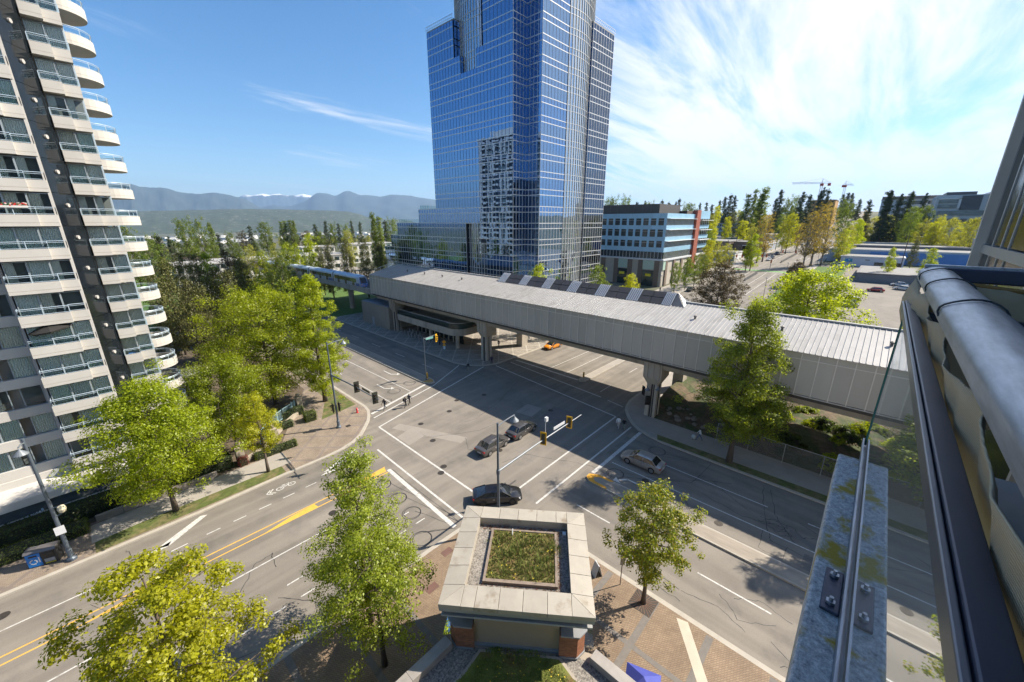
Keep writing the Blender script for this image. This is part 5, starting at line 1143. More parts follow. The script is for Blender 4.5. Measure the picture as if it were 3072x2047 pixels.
LM={'maple':leafmat('maple_leaves',(0.225,0.275,0.008),0.36),'lime':leafmat('lime_leaves',(0.275,0.32,0.010),0.34),'gold':leafmat('gold_green_leaves',(0.36,0.365,0.014),0.28),'pear':leafmat('pear_leaves',(0.235,0.28,0.028),0.38),'rust':leafmat('rust_tipped_leaves',(0.20,0.25,0.022),0.35,tip=(0.30,0.24,0.035)),
 'conifer':leafmat('fir_needles',(0.055,0.075,0.035),0.3,trans=0.12),'pine':leafmat('pine_needles',(0.12,0.125,0.04),0.4,trans=0.15),'brown':leafmat('bronze_leaves',(0.085,0.062,0.036),0.35,trans=0.2),'poplar':leafmat('poplar_leaves',(0.13,0.17,0.035),0.3),'bud':leafmat('budding_leaves',(0.27,0.20,0.05),0.3),'mid':leafmat('mid_green_leaves',(0.12,0.16,0.03),0.35),'pale':leafmat('pale_green_leaves',(0.27,0.27,0.06),0.25),'hedge':leafmat('hedge_leaves',(0.05,0.08,0.015),0.4),'white':leafmat('blossom_leaves',(0.30,0.31,0.28),0.4)}
def leafmesh(name,pos,size,out,m,asp=0.62,up=0.35,rough=0.5,seed=1):
    """cloud of small folded leaves; pos (n,3), size (n), out (n,3) outward directions"""
    rs=np.random.RandomState(seed); n=len(pos)
    nr=out*1.0+rs.normal(0,rough,(n,3)); nr[:,2]+=up; nr/=np.linalg.norm(nr,axis=1)[:,None]+1e-9
    a=rs.normal(0,1,(n,3)); a-=nr*np.sum(a*nr,axis=1)[:,None]; a/=np.linalg.norm(a,axis=1)[:,None]+1e-9; b=np.cross(nr,a)
    s=size[:,None]; v=np.empty((n,4,3))
    v[:,0]=pos-a*s*0.5; v[:,1]=pos+b*s*asp*0.5+nr*s*0.10; v[:,2]=pos+a*s*0.5; v[:,3]=pos-b*s*asp*0.5+nr*s*0.10
    me=bpy.data.meshes.new(name); me.vertices.add(n*4); me.vertices.foreach_set('co',v.reshape(-1).astype(np.float32)); me.loops.add(n*4); me.loops.foreach_set('vertex_index',np.arange(n*4,dtype=np.int32))
    me.polygons.add(n); me.polygons.foreach_set('loop_start',np.arange(0,n*4,4,dtype=np.int32)); me.polygons.foreach_set('loop_total',np.full(n,4,dtype=np.int32)); me.materials.append(m); me.update(calc_edges=True); me.validate(); return me
PROF={'round':lambda t: max(0,math.sin(math.pi*min(1,max(0,t*0.93+0.05))))**0.62,'ovate':lambda t: (min(1,t/0.28)**0.6)*((1-t)**0.62)*1.12 if t<1 else 0,'column':lambda t: (min(1,t/0.2)**0.7)*((1-t*0.98)**0.42),'broad':lambda t: (min(1,t/0.35)**0.45)*((1-t)**0.42)*1.05 if t<1 else 0,'cone':lambda t: (min(1,t/0.06)**0.5)*(1-t)**0.85 if t<1 else 0,'pine':lambda t: (min(1,t/0.15)**0.6)*((1-t)**0.55)*1.05 if t<1 else 0}
def make_tree(h,w,base,prof,lm,nleaf,lsize,seed,nlimb=26,clump=0.085,trunk_r=None,sparse=1.0,droop=0.0,bk=None,asp=0.62,lean=0.0,rise=0.25,shell=0.35,flat=1.0):
    """returns (trunk mesh, crown mesh): trunk and limbs as tapered tubes, leaves in clumps along the limbs"""
    r=random.Random(seed); rs=np.random.RandomState(seed); pf=PROF[prof]; tr=trunk_r or h*0.016
    ch=h*(1-base); z0=h*base; mb=MB(); clumps=[]
    tp=[]; 
    for k in range(9):
        t=k/8; tp.append((lean*t*h*0.3+h*0.012*math.sin(t*5+seed)*t,h*0.010*math.sin(t*4+seed*2)*t,h*0.96*t))
    mb.tube(tp,[tr*(1.25 if k==0 else 1)*(1-0.93*(k/8)**0.9)+0.01 for k in range(9)],7)
    def tpos(z):
        f=min(8,max(0,z/(h*0.96)*8)); i=min(7,int(f)); u=f-i; return Vector(tp[i]).lerp(Vector(tp[i+1]),u)
    az=r.uniform(0,6.28)
    for k in range(nlimb):
        t=(k+0.5)/nlimb; t=t**0.9; az+=2.4+r.uniform(-0.35,0.35)
        R_=w/2*pf(t)*r.uniform(0.72,1.08); zt=z0+ch*t
        if R_<0.02*w: continue
        zs=zt-R_*rise*r.uniform(0.7,1.3); zs=max(zs,z0*0.85 if t<0.2 else z0); s=tpos(min(zs,h*0.9)); d=Vector((math.cos(az),math.sin(az),0))
        e=Vector((s.x,s.y,0))+d*R_+Vector((0,0,zt-droop*R_)); mid=s.lerp(e,0.5)+Vector((0,0,0.10*R_))+Vector((r.uniform(-1,1),r.uniform(-1,1),0))*0.06*R_
        rr_=tr*0.42*(1-0.6*t)*(0.5+R_/(w/2)*0.6); mb.tube([s,mid,e],[rr_,rr_*0.62,max(0.006,rr_*0.15)],5,False)
        nc=max(2,int(7*R_/(w/2)+1))
        for q in range(nc):
            u=0.28+0.76*(q+r.random())/nc; p=(s.lerp(mid,u*2) if u<0.5 else mid.lerp(e,(u-0.5)*2)); off=Vector((r.gauss(0,1),r.gauss(0,1),r.gauss(0,0.8)*flat))*w*0.055*(0.5+u)
            c=p+off; clumps.append((c,w*clump*r.uniform(0.65,1.35)))
            if q%2==0:
                mb.tube([p,c],[max(0.006,rr_*0.3),0.005],4,False)
    ns=int(len(clumps)*shell)
    for k in range(ns):
        t=r.random(); a=r.uniform(0,6.28); R_=w/2*pf(t)*r.uniform(0.55,0.98); s=tpos(z0+ch*t); clumps.append((Vector((s.x+R_*math.cos(a),s.y+R_*math.sin(a),z0+ch*t-droop*R_)),w*clump*r.uniform(0.5,1.1)))
    C_=np.array([tuple(c[0]) for c in clumps]); S_=np.array([c[1] for c in clumps]); wt=S_**1.6; wt/=wt.sum()
    n=int(nleaf*sparse); idx=rs.choice(len(clumps),n,p=wt); g=rs.normal(0,1,(n,3)); g/=np.linalg.norm(g,axis=1)[:,None]; rad=rs.uniform(0,1,n)**0.5
    g2=g*rad[:,None]*S_[idx][:,None]; g2[:,2]*=0.72*flat; pos=C_[idx]+g2
    cen=np.array([0,0,z0+ch*0.4]); out=pos-cen; out/=np.linalg.norm(out,axis=1)[:,None]+1e-9; out=0.35*out+0.65*g
    pos[:,2]=np.maximum(pos[:,2],z0*0.6)
    size=lsize*rs.uniform(0.6,1.35,n)
    return mb.mesh('trunk',bk or bark,smooth=True), leafmesh('crown',pos,size,out,lm,asp=asp,seed=seed)
def put_tree(meshes,name,loc,label,group=None,rz=0,scale=None):
    o=thing(name,label,'tree',loc,rz,group)
    if scale: o.scale=scale
    link('trunk',meshes[0],o); link('crown',meshes[1],o); return o
# --- street and garden trees that show large
put_tree(make_tree(12.9,11.2,0.22,'broad',LM['maple'],44000,0.17,11,nlimb=40),'maple_tree',(0.7,43.6,0.13),'large bright green maple on the verge in front of the condominium')
put_tree(make_tree(11.6,10.4,0.2,'broad',LM['maple'],36000,0.17,12,nlimb=36),'maple_tree',(7.4,51.0,0.13),'bright green maple behind the garden wall between two larger trees')
put_tree(make_tree(9.2,5.4,0.30,'ovate',LM['gold'],13000,0.14,13,nlimb=26,sparse=0.9),'street_tree',(8.5,43.9,0.13),'small golden-green tree with slender trunk by the garden corner paving')
put_tree(make_tree(17.0,15.6,0.12,'round',LM['lime'],66000,0.19,14,nlimb=52),'maple_tree',(14.6,61.5,0.13),'very large round lime-green tree above the garden corner')
put_tree(make_tree(18.6,9.2,0.10,'ovate',LM['lime'],40000,0.19,15,nlimb=44),'street_tree',(20.0,57.0,0.13),'tall light green tree beside the side street lamp')
put_tree(make_tree(12.9,9.4,0.20,'broad',LM['gold'],36000,0.15,16,nlimb=34,sparse=0.95,clump=0.06,shell=0.25),'street_tree',(-1.3,18.9,0.13),'wide open yellow-green tree at the bottom left of the shop pavement')
put_tree(make_tree(12.9,6.6,0.16,'ovate',LM['pear'],30000,0.13,17,nlimb=40,clump=0.085,rise=0.6),'street_tree',(7.9,20.4,0.13),'tall pale green tree on the kerb left of the pavilion')
put_tree(make_tree(9.7,6.4,0.28,'round',LM['pear'],20000,0.13,18,nlimb=30,clump=0.085),'street_tree',(7.1,17.2,0.13),'shorter dark-trunked tree close to the podium wall')
put_tree(make_tree(9.4,5.7,0.30,'round',LM['rust'],15000,0.155,19,nlimb=28,clump=0.085),'young_tree',(21.7,7.45,0.13),'young rust-tipped tree in a metal grate on the shop paving')
put_tree(make_tree(18.2,10.4,0.17,'ovate',LM['pear'],40000,0.19,20,nlimb=46,rise=0.55),'street_tree',(44.4,7.9,0.13),'tall pear-shaped tree in front of the station panels')
put_tree(make_tree(17.0,7.5,0.17,'ovate',LM['pear'],24000,0.20,21,nlimb=40,rise=0.55),'street_tree',(44.4,-7.6,0.13),'pale street tree half hidden by the balcony glass')
put_tree(make_tree(17.9,20.5,0.2,'broad',LM['lime'],30000,0.34,22,nlimb=48,clump=0.07),'spreading_tree',(82,7.5,0.1),'broad spreading yellow-green tree behind the station roof')
put_tree(make_tree(15.4,14.0,0.12,'round',LM['brown'],20000,0.30,23,nlimb=44,clump=0.07),'bronze_tree',(112,29.5,0.0),'large bronze-leaved tree beyond the station skylight')
put_tree(make_tree(8.6,7.4,0.2,'round',LM['brown'],7000,0.28,24,nlimb=26),'bronze_tree',(174,21,T(174,21)),'small dark bronze tree on the grass island in the car park')
# --- shared kinds
V={}
V['D']=[make_tree(10,7,0.12,'round',LM['mid'],6500,0.24,31+k,nlimb=24,clump=0.10) for k in range(2)]
V['B']=[make_tree(10,6,0.12,'ovate',LM['lime'],6500,0.22,41+k,nlimb=24,clump=0.11) for k in range(2)]
V['Y']=[make_tree(10,7.5,0.14,'round',LM['pale'],6000,0.25,51+k,nlimb=24,clump=0.10) for k in range(2)]+[make_tree(10,7.5,0.15,'broad',LM['gold'],5500,0.25,53,nlimb=24,clump=0.09)]
V['C']=[make_tree(10,4.2,0.05,'cone',LM['conifer'],7000,0.26,61+k,nlimb=60,clump=0.11,droop=0.25,asp=0.4,flat=0.6,rise=0.0) for k in range(3)]
V['K']=[make_tree(10,6.4,0.08,'pine',LM['pine'],8500,0.24,71+k,nlimb=52,clump=0.095,asp=0.42,rise=0.15) for k in range(3)]
V['P']=[make_tree(10,2.4,0.05,'column',LM['poplar'],6000,0.19,81+k,nlimb=40,clump=0.16,rise=1.6) for k in range(2)]
V['S']=[make_tree(10,4.6,0.22,'column',LM['bud'],3600,0.17,91+k,nlimb=60,clump=0.07,rise=1.5,bk=barkp,sparse=0.9) for k in range(2)]
V['O']=[make_tree(10,7,0.12,'round',LM['brown'],6000,0.24,96,nlimb=24,clump=0.10)]
W0={'D':7,'B':6,'Y':7.5,'C':4.2,'K':6.4,'P':2.4,'S':4.6,'O':7}
NAMES={'D':('leafy_tree','leafy green tree'),'B':('lime_tree','bright lime-green tree'),'Y':('pale_tree','pale yellow-green tree'),'C':('fir_tree','dark pointed fir'),'K':('pine_tree','dark olive pine'),'P':('poplar_tree','slim upright poplar'),'S':('budding_tree','thin brownish budding tree'),'O':('bronze_leaf_tree','bronze-leaved tree')}
def region(x,y):
    if y>185 and x<90: return 'in the wood beyond the park'
    if y>185: return 'far behind the apartment block left of the tower'
    if y>120: return 'by the guideway left of the glass podium'
    if y>85 and x<60: return 'in the park beside the condominium'
    if x<125: return 'between the station and the office buildings'
    if x<215 and y>40: return 'along the avenue beside the blue office block'
    if x<215: return 'in front of the white shops'
    if y>95: return 'on the skyline behind the blue office block'
    if y>30: return 'left of the hill road'
    return 'right of the hill road'
TL=[(35.7,252.5,27.3,11.1,'D'),(42.4,258.5,27.0,9.6,'D'),(54.1,295.1,25.6,5.2,'P'),(12.2,204.6,24.4,5.9,'D'),(21.5,213.9,21.1,9.1,'C'),(16.4,189.3,21.1,5.1,'D'),(26.9,233.5,19.7,5.3,'C'),(102.6,365.9,26.1,15.0,'D'),(97.5,387.9,23.1,8.9,'C'),(91.8,389.3,18.9,8.8,'O'),(134.9,429.3,26.9,7.1,'P'),(138.8,430.2,27.5,7.2,'P'),(142.6,426.8,28.0,7.8,'P'),(146.8,430.7,27.4,6.6,'P'),(151.7,391.6,23.9,9.4,'C'),(158.1,383.7,26.7,8.7,'C'),(165.5,386.0,24.2,10.2,'D'),(162.2,365.6,24.1,7.3,'C'),(180.9,379.0,26.7,4.6,'C'),(159.4,345.0,22.9,9.3,'D'),(156.5,313.1,25.0,6.0,'C'),(111.3,207.0,31.0,5.5,'P'),(112.4,202.9,28.9,5.5,'P'),(163.6,286.6,25.5,9.4,'C'),(162.9,275.4,26.9,11.2,'D'),(68.7,322.8,19.1,8.9,'D'),(62.8,324.0,18.4,7.9,'C'),(112.8,310.1,19.5,12.6,'O'),(117.4,297.7,19.4,11.5,'D'),(59.1,161.5,21.7,5.8,'B'),(48.5,152.5,19.1,5.1,'B'),(94.6,204.1,21.5,9.0,'Y'),(34.7,145.9,17.6,3.9,'Y'),(38.0,143.0,17.4,3.5,'B'),(46.2,158.4,17.7,4.2,'Y'),(51.2,151.6,18.7,3.7,'B'),(30.2,136.7,16.5,4.2,'Y'),(43.3,143.6,16.4,4.7,'D'),(51.8,140.8,15.2,4.0,'D'),(56.9,138.8,19.7,7.4,'K'),(61.2,134.8,20.3,7.5,'K'),(65.7,130.4,20.4,6.8,'K'),(68.1,124.6,19.1,6.2,'K'),(57.3,147.3,17.3,4.2,'K'),(20.6,126.3,18.5,2.0,'B'),(27.5,135.2,17.7,5.2,'O'),(12.7,103.2,20.1,6.3,'K'),(9.7,99.5,19.2,5.4,'K'),(16.1,110.8,19.2,5.2,'K'),(17.3,90.4,16.8,7.4,'K'),(17.9,104.5,16.9,5.0,'K'),(25.6,115.2,17.2,6.4,'K'),(13.2,91.0,14.3,4.7,'K'),(33.4,121.5,14.3,3.5,'Y'),(37.0,114.2,13.5,1.9,'P'),(27.4,108.6,13.0,3.7,'D'),(7.2,93.7,17.2,3.7,'K'),(11.4,89.3,16.2,4.6,'K'),(22.9,97.4,13.1,4.1,'D'),(367.2,203.8,40.8,12.1,'D'),(381.5,198.3,41.0,12.3,'D'),(407.5,234.2,40.9,9.1,'D'),(467.2,228.2,37.3,6.6,'C'),(471.2,219.9,37.2,6.5,'C'),(455.6,206.0,35.6,9.4,'D'),(460.7,194.3,36.6,8.5,'C'),(482.1,194.9,33.5,6.4,'C'),(439.2,167.3,37.1,10.1,'C'),(447.5,173.7,33.8,5.9,'C'),(451.3,163.5,31.5,8.8,'D'),(377.6,132.1,30.9,10.9,'D'),(493.6,163.7,29.2,6.3,'C'),(495.7,157.2,29.4,6.2,'C'),(478.3,145.8,27.5,8.9,'C'),(403.1,118.1,28.1,11.2,'Y'),(461.1,133.2,31.8,5.7,'C'),(433.5,120.9,36.1,7.9,'C'),(434.5,117.0,38.1,7.9,'C'),(440.4,114.4,36.5,7.9,'C'),(321.3,75.2,35.5,7.1,'P'),(324.2,71.4,38.5,3.6,'P'),(319.3,65.5,39.2,10.6,'P'),(332.7,70.0,32.7,5.8,'P'),(423.1,76.5,32.8,7.2,'C'),(403.9,70.3,39.5,9.7,'C'),(424.8,66.9,32.4,10.6,'D'),(435.3,63.9,33.7,8.4,'D'),(376.5,51.6,36.1,11.3,'C'),(382.0,47.9,34.4,11.4,'C'),(467.2,51.1,36.1,10.0,'C'),(467.4,49.3,39.0,9.9,'C'),(472.8,46.1,37.0,7.5,'C'),(598.4,44.0,24.7,10.8,'C'),(598.7,40.2,26.3,10.8,'C'),(603.9,36.9,25.5,10.8,'C'),(559.4,26.9,21.5,8.5,'C'),(538.7,37.7,23.3,11.1,'D'),(559.2,30.6,17.7,11.4,'D'),(349.8,11.7,29.5,7.0,'C'),(330.0,3.2,34.4,10.5,'C'),(231.5,45.6,23.3,8.6,'S'),(237.9,44.4,24.1,9.5,'S'),(281.9,41.7,23.1,11.7,'Y'),(286.6,44.6,20.4,7.2,'Y'),(297.5,38.9,16.9,8.9,'S'),(224.6,25.4,24.9,10.2,'S'),(230.8,23.3,27.9,11.6,'S'),(237.1,20.2,26.4,9.3,'S'),(418.3,38.1,28.8,9.9,'S'),(417.6,44.5,25.9,10.0,'C'),(329.3,21.4,25.3,7.6,'D'),(299.8,12.2,19.2,8.3,'B'),(244.6,14.7,16.0,6.9,'Y'),(261.7,13.2,17.1,5.3,'Y'),(379.8,13.1,23.2,5.7,'S'),(344.9,6.2,18.8,12.7,'Y'),(345.0,0.2,19.9,14.2,'Y'),(350.0,3.2,19.2,11.1,'Y'),(318.8,85.2,20.6,6.3,'Y'),(287.4,86.1,21.6,6.7,'Y'),(251.2,74.4,19.0,7.4,'Y'),(292.0,68.6,18.9,10.3,'Y'),(283.5,61.1,16.6,3.7,'Y'),(222.1,67.0,17.3,4.3,'D'),(201.7,41.8,16.1,7.6,'B'),(199.4,43.0,13.9,5.2,'B'),(182.1,54.1,15.1,6.2,'Y'),(188.8,52.6,13.2,8.6,'Y'),(193.7,50.0,11.9,8.7,'Y'),(172.2,52.3,13.3,4.8,'Y'),(338.5,89.0,23.0,12.2,'K'),(340.2,82.1,22.4,10.1,'K'),(325.5,98.3,22.9,9.1,'K'),(355.1,59.0,21.2,7.0,'D'),(140.8,51.7,10.8,4.3,'D'),(147.6,50.4,11.6,4.0,'D'),(155.2,49.9,11.9,3.9,'D'),(162.6,49.6,11.1,4.6,'D'),(88.8,52.1,15.5,5.2,'D'),(105.2,51.3,11.7,7.0,'Y'),(90.5,16.5,10.3,2.1,'Y'),(205.0,-3.0,11.9,4.1,'B'),(199.6,-13.0,12.6,6.5,'B'),(289.8,11.6,19.7,7.6,'B'),(344.9,-6.5,21.3,2.7,'P'),(349.8,-10.5,21.1,7.7,'D'),(319.7,-14.5,17.8,9.0,'Y'),(299.5,-18.0,16.3,7.6,'Y'),(344.3,-21.9,18.8,4.8,'Y'),(251.6,14.2,15.8,7.8,'B'),(244.8,-10.2,12.3,2.8,'K'),(399.7,14.3,22.5,6.1,'S'),(330.0,2.8,34.3,7.9,'C'),(335.0,-2.1,32.0,5.8,'C'),(339.9,-6.2,33.6,7.5,'C'),(324.9,-8.6,25.1,7.9,'D'),(309.4,-19.6,19.8,8.0,'Y'),(304.1,-23.8,19.3,7.7,'Y'),(298.6,-29.0,18.8,7.4,'Y'),(288.4,-30.0,19.7,5.8,'Y'),(329.9,-6.0,21.7,3.2,'P'),(419.7,-15.5,32.8,6.1,'C'),(369.6,-16.4,25.2,6.2,'D'),(299.5,-17.1,17.8,6.4,'Y'),(318.7,-28.3,17.1,6.5,'Y')]
TL+=[(69.5,56.5,16.8,5.4,'B'),(70.5,70,12,4.5,'D'),(70,44.0+7,9,4,'B')]
rt2=random.Random(77)
ORD=['leftmost','second from the left','third from the left','fourth from the left','fifth from the left','sixth from the left','seventh from the left','eighth from the left','ninth from the left','tenth from the left','eleventh from the left','twelfth from the left','thirteenth from the left','fourteenth from the left','fifteenth from the left']
grp={}
for it in TL: grp.setdefault((it[4],region(it[0],it[1])),[]).append(it)
for (k,reg),its in grp.items():
    nm,lb=NAMES[k]; its.sort(key=lambda q:-math.atan2(q[1],q[0]))
    for i,(x,y,h,w,_) in enumerate(its):
        me=rt2.choice(V[k]); w=max(w,h*{'P':0.16,'C':0.28,'K':0.38,'S':0.3}.get(k,0.42))
        lab=lb+' '+reg+('' if len(its)==1 else ', '+ORD[min(i,14)])
        put_tree(me,nm,(x,y,T(x,y)+(0.1 if x<112 else 0)),lab,(lb+'s '+reg) if len(its)>1 else None,rt2.uniform(0,6.28),(w/W0[k],w/W0[k],h/10))
# ridge and valley woods, still single trees
def scatter(n,fx,kinds,hr,lab,grp,seed):
    r=random.Random(seed)
    for i in range(n):
        x,y=fx(r); k=r.choice(kinds); h=r.uniform(*hr); w=h*{'P':0.2,'C':0.36,'K':0.5}.get(k,0.62)*r.uniform(0.85,1.2)
        put_tree(r.choice(V[k]),NAMES[k][0],(x,y,T(x,y)-0.1),NAMES[k][1]+' '+lab,NAMES[k][1]+'s '+grp,r.uniform(0,6.28),(w/W0[k],w/W0[k],h/10))
scatter(120,lambda r:(lambda d,a:(d*math.cos(a),d*math.sin(a)))(r.uniform(290,700),R(r.uniform(56,88))),'DDCDKYO',(6,12),'in the valley wood beyond the apartment block','in the valley wood',1)
scatter(110,lambda r:(r.uniform(430,760),r.uniform(70,330)),'DDDKYY',(7,12),'on the hill behind the shops and offices','on the hill behind the offices',2)
scatter(60,lambda r:(r.uniform(420,800),r.uniform(-190,8)),'CDDKYY',(8,13),'on the hill right of the avenue','on the hill right of the avenue',3)
scatter(46,lambda r:(r.uniform(280,420),r.uniform(66,190)),'DYYDK',(6,10),'among the low shops left of the avenue','among the low shops',4)
# --- hedges and shrubs
def shrub(pts,lsz,m,name,label,n,cat='hedge',group=None,seed=1,loc=(0,0,0)):
    """leafy hedge: boxes of volume (x0,x1,y0,y1,z0,z1) filled with leaves near their surface over a dark core"""
    o=thing(name,label,cat,loc,0,group); rs=np.random.RandomState(seed); P=[]; O=[]; mb=MB()
    for (x0,x1,y0,y1,z0,z1) in pts:
        k=int(n*((x1-x0)*(y1-y0)+(x1-x0+y1-y0)*(z1-z0)*2)); u=rs.uniform(-1,1,(k,3)); ax=rs.randint(0,3,k); sg=np.where(rs.rand(k)<0.5,-1,1)
        for a in range(3): u[ax==a,a]=sg[ax==a]
        u[:,2]=np.where((ax==2)&(sg<0),1,u[:,2]); c=np.array([(x0+x1)/2,(y0+y1)/2,(z0+z1)/2]); hlf=np.array([(x1-x0)/2,(y1-y0)/2,(z1-z0)/2])
        p=c+u*hlf*(1-0.06*rs.rand(k,1))+rs.normal(0,0.05,(k,3)); P.append(p); q=u.copy(); q/=np.linalg.norm(q,axis=1)[:,None]; O.append(q)
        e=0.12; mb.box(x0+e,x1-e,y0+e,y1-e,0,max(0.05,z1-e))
    P=np.concatenate(P); O=np.concatenate(O)
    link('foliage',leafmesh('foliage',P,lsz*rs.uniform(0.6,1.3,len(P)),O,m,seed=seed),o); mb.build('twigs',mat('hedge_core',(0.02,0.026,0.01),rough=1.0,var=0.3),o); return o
shrub([(-13,-4.9,45.5,47.3,0.1,0.95)],0.12,LM['mid'],'hedge','clipped green hedge behind the recycling bin',110,seed=2)
shrub([(-12,-1.2,47.9,49.6,0.1,1.7)],0.13,LM['hedge'],'hedge','dark green hedge along the condominium terrace',100,seed=3)
shrub([(-0.8,6.2,47.4,49.3,0.1,1.6)],0.13,LM['hedge'],'hedge','dark hedge behind the maple trunk',100,seed=4)
shrub([(8.2,12.6,46.9,47.9,0.1,0.95)],0.10,LM['mid'],'hedge','low clipped hedge beside the golden-green tree',150,seed=5)
shrub([(15.4,16.9,51.9,53.3,0.1,1.35)],0.10,LM['mid'],'shrub','rounded green shrub beside the stone gate pillar',170,'shrub',seed=6)
shrub([(6.6,7.5,46.9,47.6,0.1,1.15)],0.10,leafmat('red_shrub_leaves',(0.13,0.025,0.02),0.4),'shrub','small dark red shrub by the gate pillar',190,'shrub',seed=7)
shrub([(4,9,74,79,0.1,3.4)],0.22,LM['white'],'shrub','pale flowering bush at the foot of the park conifers',40,'shrub',seed=8)
shrub([(9.0,14,52.2,53.4,0.1,1.0),(12.6,16.4,55,57,0.1,1.2)],0.13,LM['hedge'],'hedge','garden hedge under the large lime-green tree',90,seed=9)
rsb=random.Random(15)
bush=[]
for q in range(4):
    rs_=np.random.RandomState(50+q); n=1500; g_=rs_.normal(0,1,(n,3)); g_/=np.linalg.norm(g_,axis=1)[:,None]; lob=1+0.35*np.sin(g_[:,0]*5+q)*np.cos(g_[:,1]*4); p_=g_*(rs_.uniform(0.55,1,(n,1)))*lob[:,None]; p_[:,2]=np.abs(p_[:,2])*0.85
    bush.append(leafmesh('foliage',p_,0.17*rs_.uniform(0.6,1.3,n),g_,[LM['lime'],LM['mid'],LM['hedge'],LM['maple']][q],seed=60+q))
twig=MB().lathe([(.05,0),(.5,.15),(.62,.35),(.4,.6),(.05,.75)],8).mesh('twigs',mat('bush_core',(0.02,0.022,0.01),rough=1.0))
for k in range(62):
    x=rsb.uniform(50.5,62); y=rsb.uniform(-26,14) if x>54 else rsb.uniform(-26,6); s_=rsb.uniform(0.5,1.5)
    o=thing('bank_shrub','leafy wild shrub on the bank under the guideway','shrub',(x,y,0.13+sst(49.5,56,x)*1.5),rsb.uniform(0,6.28),'shrubs on the bank under the guideway'); o.scale=(s_*rsb.uniform(.9,1.4),s_*rsb.uniform(.9,1.4),s_*rsb.uniform(.7,1.2))
    link('foliage',rsb.choice(bush),o); link('twigs',twig,o)
# ------------------------------------------------------------ buildings further off
pbl=mat('pale_blue_panel',(0.30,0.50,0.66),rough=0.4,metal=0.1,var=0.06,scale=0.3,orand=0.06); dkg=mat('dark_office_glass',(0.025,0.04,0.045),rough=0.08,spec=0.9,var=0.4,scale=0.5); whp=mat('white_panel',(0.58,0.60,0.62),rough=0.5,var=0.05); redp=mat('rust_red_panel',(0.30,0.085,0.055),rough=0.6,var=0.08,scale=0.4); beige=mat('beige_stone',(0.44,0.40,0.34),rough=0.8,var=0.08,scale=0.5); brn=mat('brown_pier',(0.17,0.13,0.10),rough=0.8,var=0.1); grg=mat('green_white_glass',(0.42,0.55,0.47),rough=0.15,spec=0.7,var=0.1)
off=thing('blue_office_block','five-storey office block with pale blue bands and a rust-red fin','building',(148,60,1.9))
OO=Vector((148,60,0)); zb=T(148,60)-0.3
def ob(nm,m,x0,x1,y0,y1,z0,z1,par=off): return MB().box(x0-148,x1-148,y0-60,y1-60,z0-1.9,z1-1.9).build(nm,m,par)
YN=93; XE=196
ob('core',dkg,148.6,195.5,60.6,YN-0.5,zb,28.6)
for z0,z1 in ((27.2,29.0),(23.2,24.7),(19.05,20.55),(14.95,16.65)):
    n=12
    for k in range(n): ob('blue_band',pbl,148,148.35,60+(YN-60)*k/n+.02,60+(YN-60)*(k+1)/n-.02,z0,z1)
    n=14
    for k in range(n):
        xa,xb=148.36+(XE-148.36)*k/n,148.36+(XE-148.36)*(k+1)/n; ob('blue_band',pbl,xa+.02,xb-.02,60,60.35,z0-(1.4 if xa>183 else 0)*0,z1+(1.5 if (xa>182 and z1>28) else 0))
for z0,z1 in ((24.7,27.2),(20.55,23.2),(16.65,19.05)):
    n=11; w_=(YN-60.3)/n
    for k in range(n):
        y0=60.3+k*w_; wn=ob('window',dkg,148.2,148.28,y0+0.75,y0+w_-0.15,z0+.1,z1-.15); 
        MB().box(0.12,0.2,y0+0.72-60,y0+w_-0.12-60,z1-0.75-1.9,z1-0.68-1.9).build('window_bar',whp,wn)
        ob('blue_pier',pbl,148,148.33,y0-0.15+.02,y0+0.72,z0,z1)
    n=22; w_=(176-149)/n
    for k in range(n+1): ob('mullion',whp,149+k*w_-.08,149+k*w_+.08,60.05,60.3,z0,z1)
    ob('sun_shade',whp,148.6,177.0,58.9,60.0,z1-.18,z1-.02); ob('sun_shade',whp,182,197.2,58.6,60.0,z1-.7,z1-.5)
    for k in range(6): ob('mullion',whp,183+k*2.4-.06,183+k*2.4+.06,60.05,60.3,z0,z1)
ob('strip_glazing',dkg,148.05,176,60.05,60.2,12.4,14.95)
for k in range(24): ob('mullion',whp,149+k*1.15-.05,149+k*1.15+.05,59.98,60.1,12.4,14.9)
for k in range(22): ob('mullion',whp,147.98,148.1,60.5+k*1.45-.05,60.5+k*1.45+.05,12.4,14.9)
ob('red_fin',redp,177,181.5,59.2,61,5.0,30.6)
ob('ledge',whp,147.4,XE,59.4,YN,11.8,12.4)
ob('stone_base',beige,147.9,XE-6,59.9,YN,zb,11.8)
for y in (61.0,67.5,72,78,84): ob('brown_pier',brn,147.6,148.1,y,y+1.9,zb,11.8)
for x in (150.5,158,166,174): ob('brown_pier',brn,x,x+1.8,59.5,60,zb,11.8)
for y0,y1 in ((62.9,67.5),(74,78)): ob('green_glass_panel',grg,147.7,147.95,y0,y1,8.3,11.7); ob('shop_window',dkg,147.75,147.92,y0,y1,zb,8.0); ob('yellow_sign',mat('yellow_sign_panel',(0.75,0.62,0.03),rough=0.5),147.6,147.72,y0+1,y0+3.2,5.7,6.7)
ob('green_glass_panel',grg,148.2,150.4,59.6,59.85,8.3,11.7)
ob('plant_screen',mat('dark_plant_screen',(0.075,0.07,0.068),rough=0.6,var=0.1,orand=0.1),150,170,64,92,28.6,32.4)
for k in range(9): ob('screen_post',mat('screen_post',(0.13,0.12,0.115),rough=0.6),149.9,150.0,64+k*3.4,64.15+k*3.4,28.6,32.4)
ob('roof_edge',mat('brown_roof_edge',(0.11,0.075,0.06),rough=0.7),170,184,61,92,28.8,30.2)
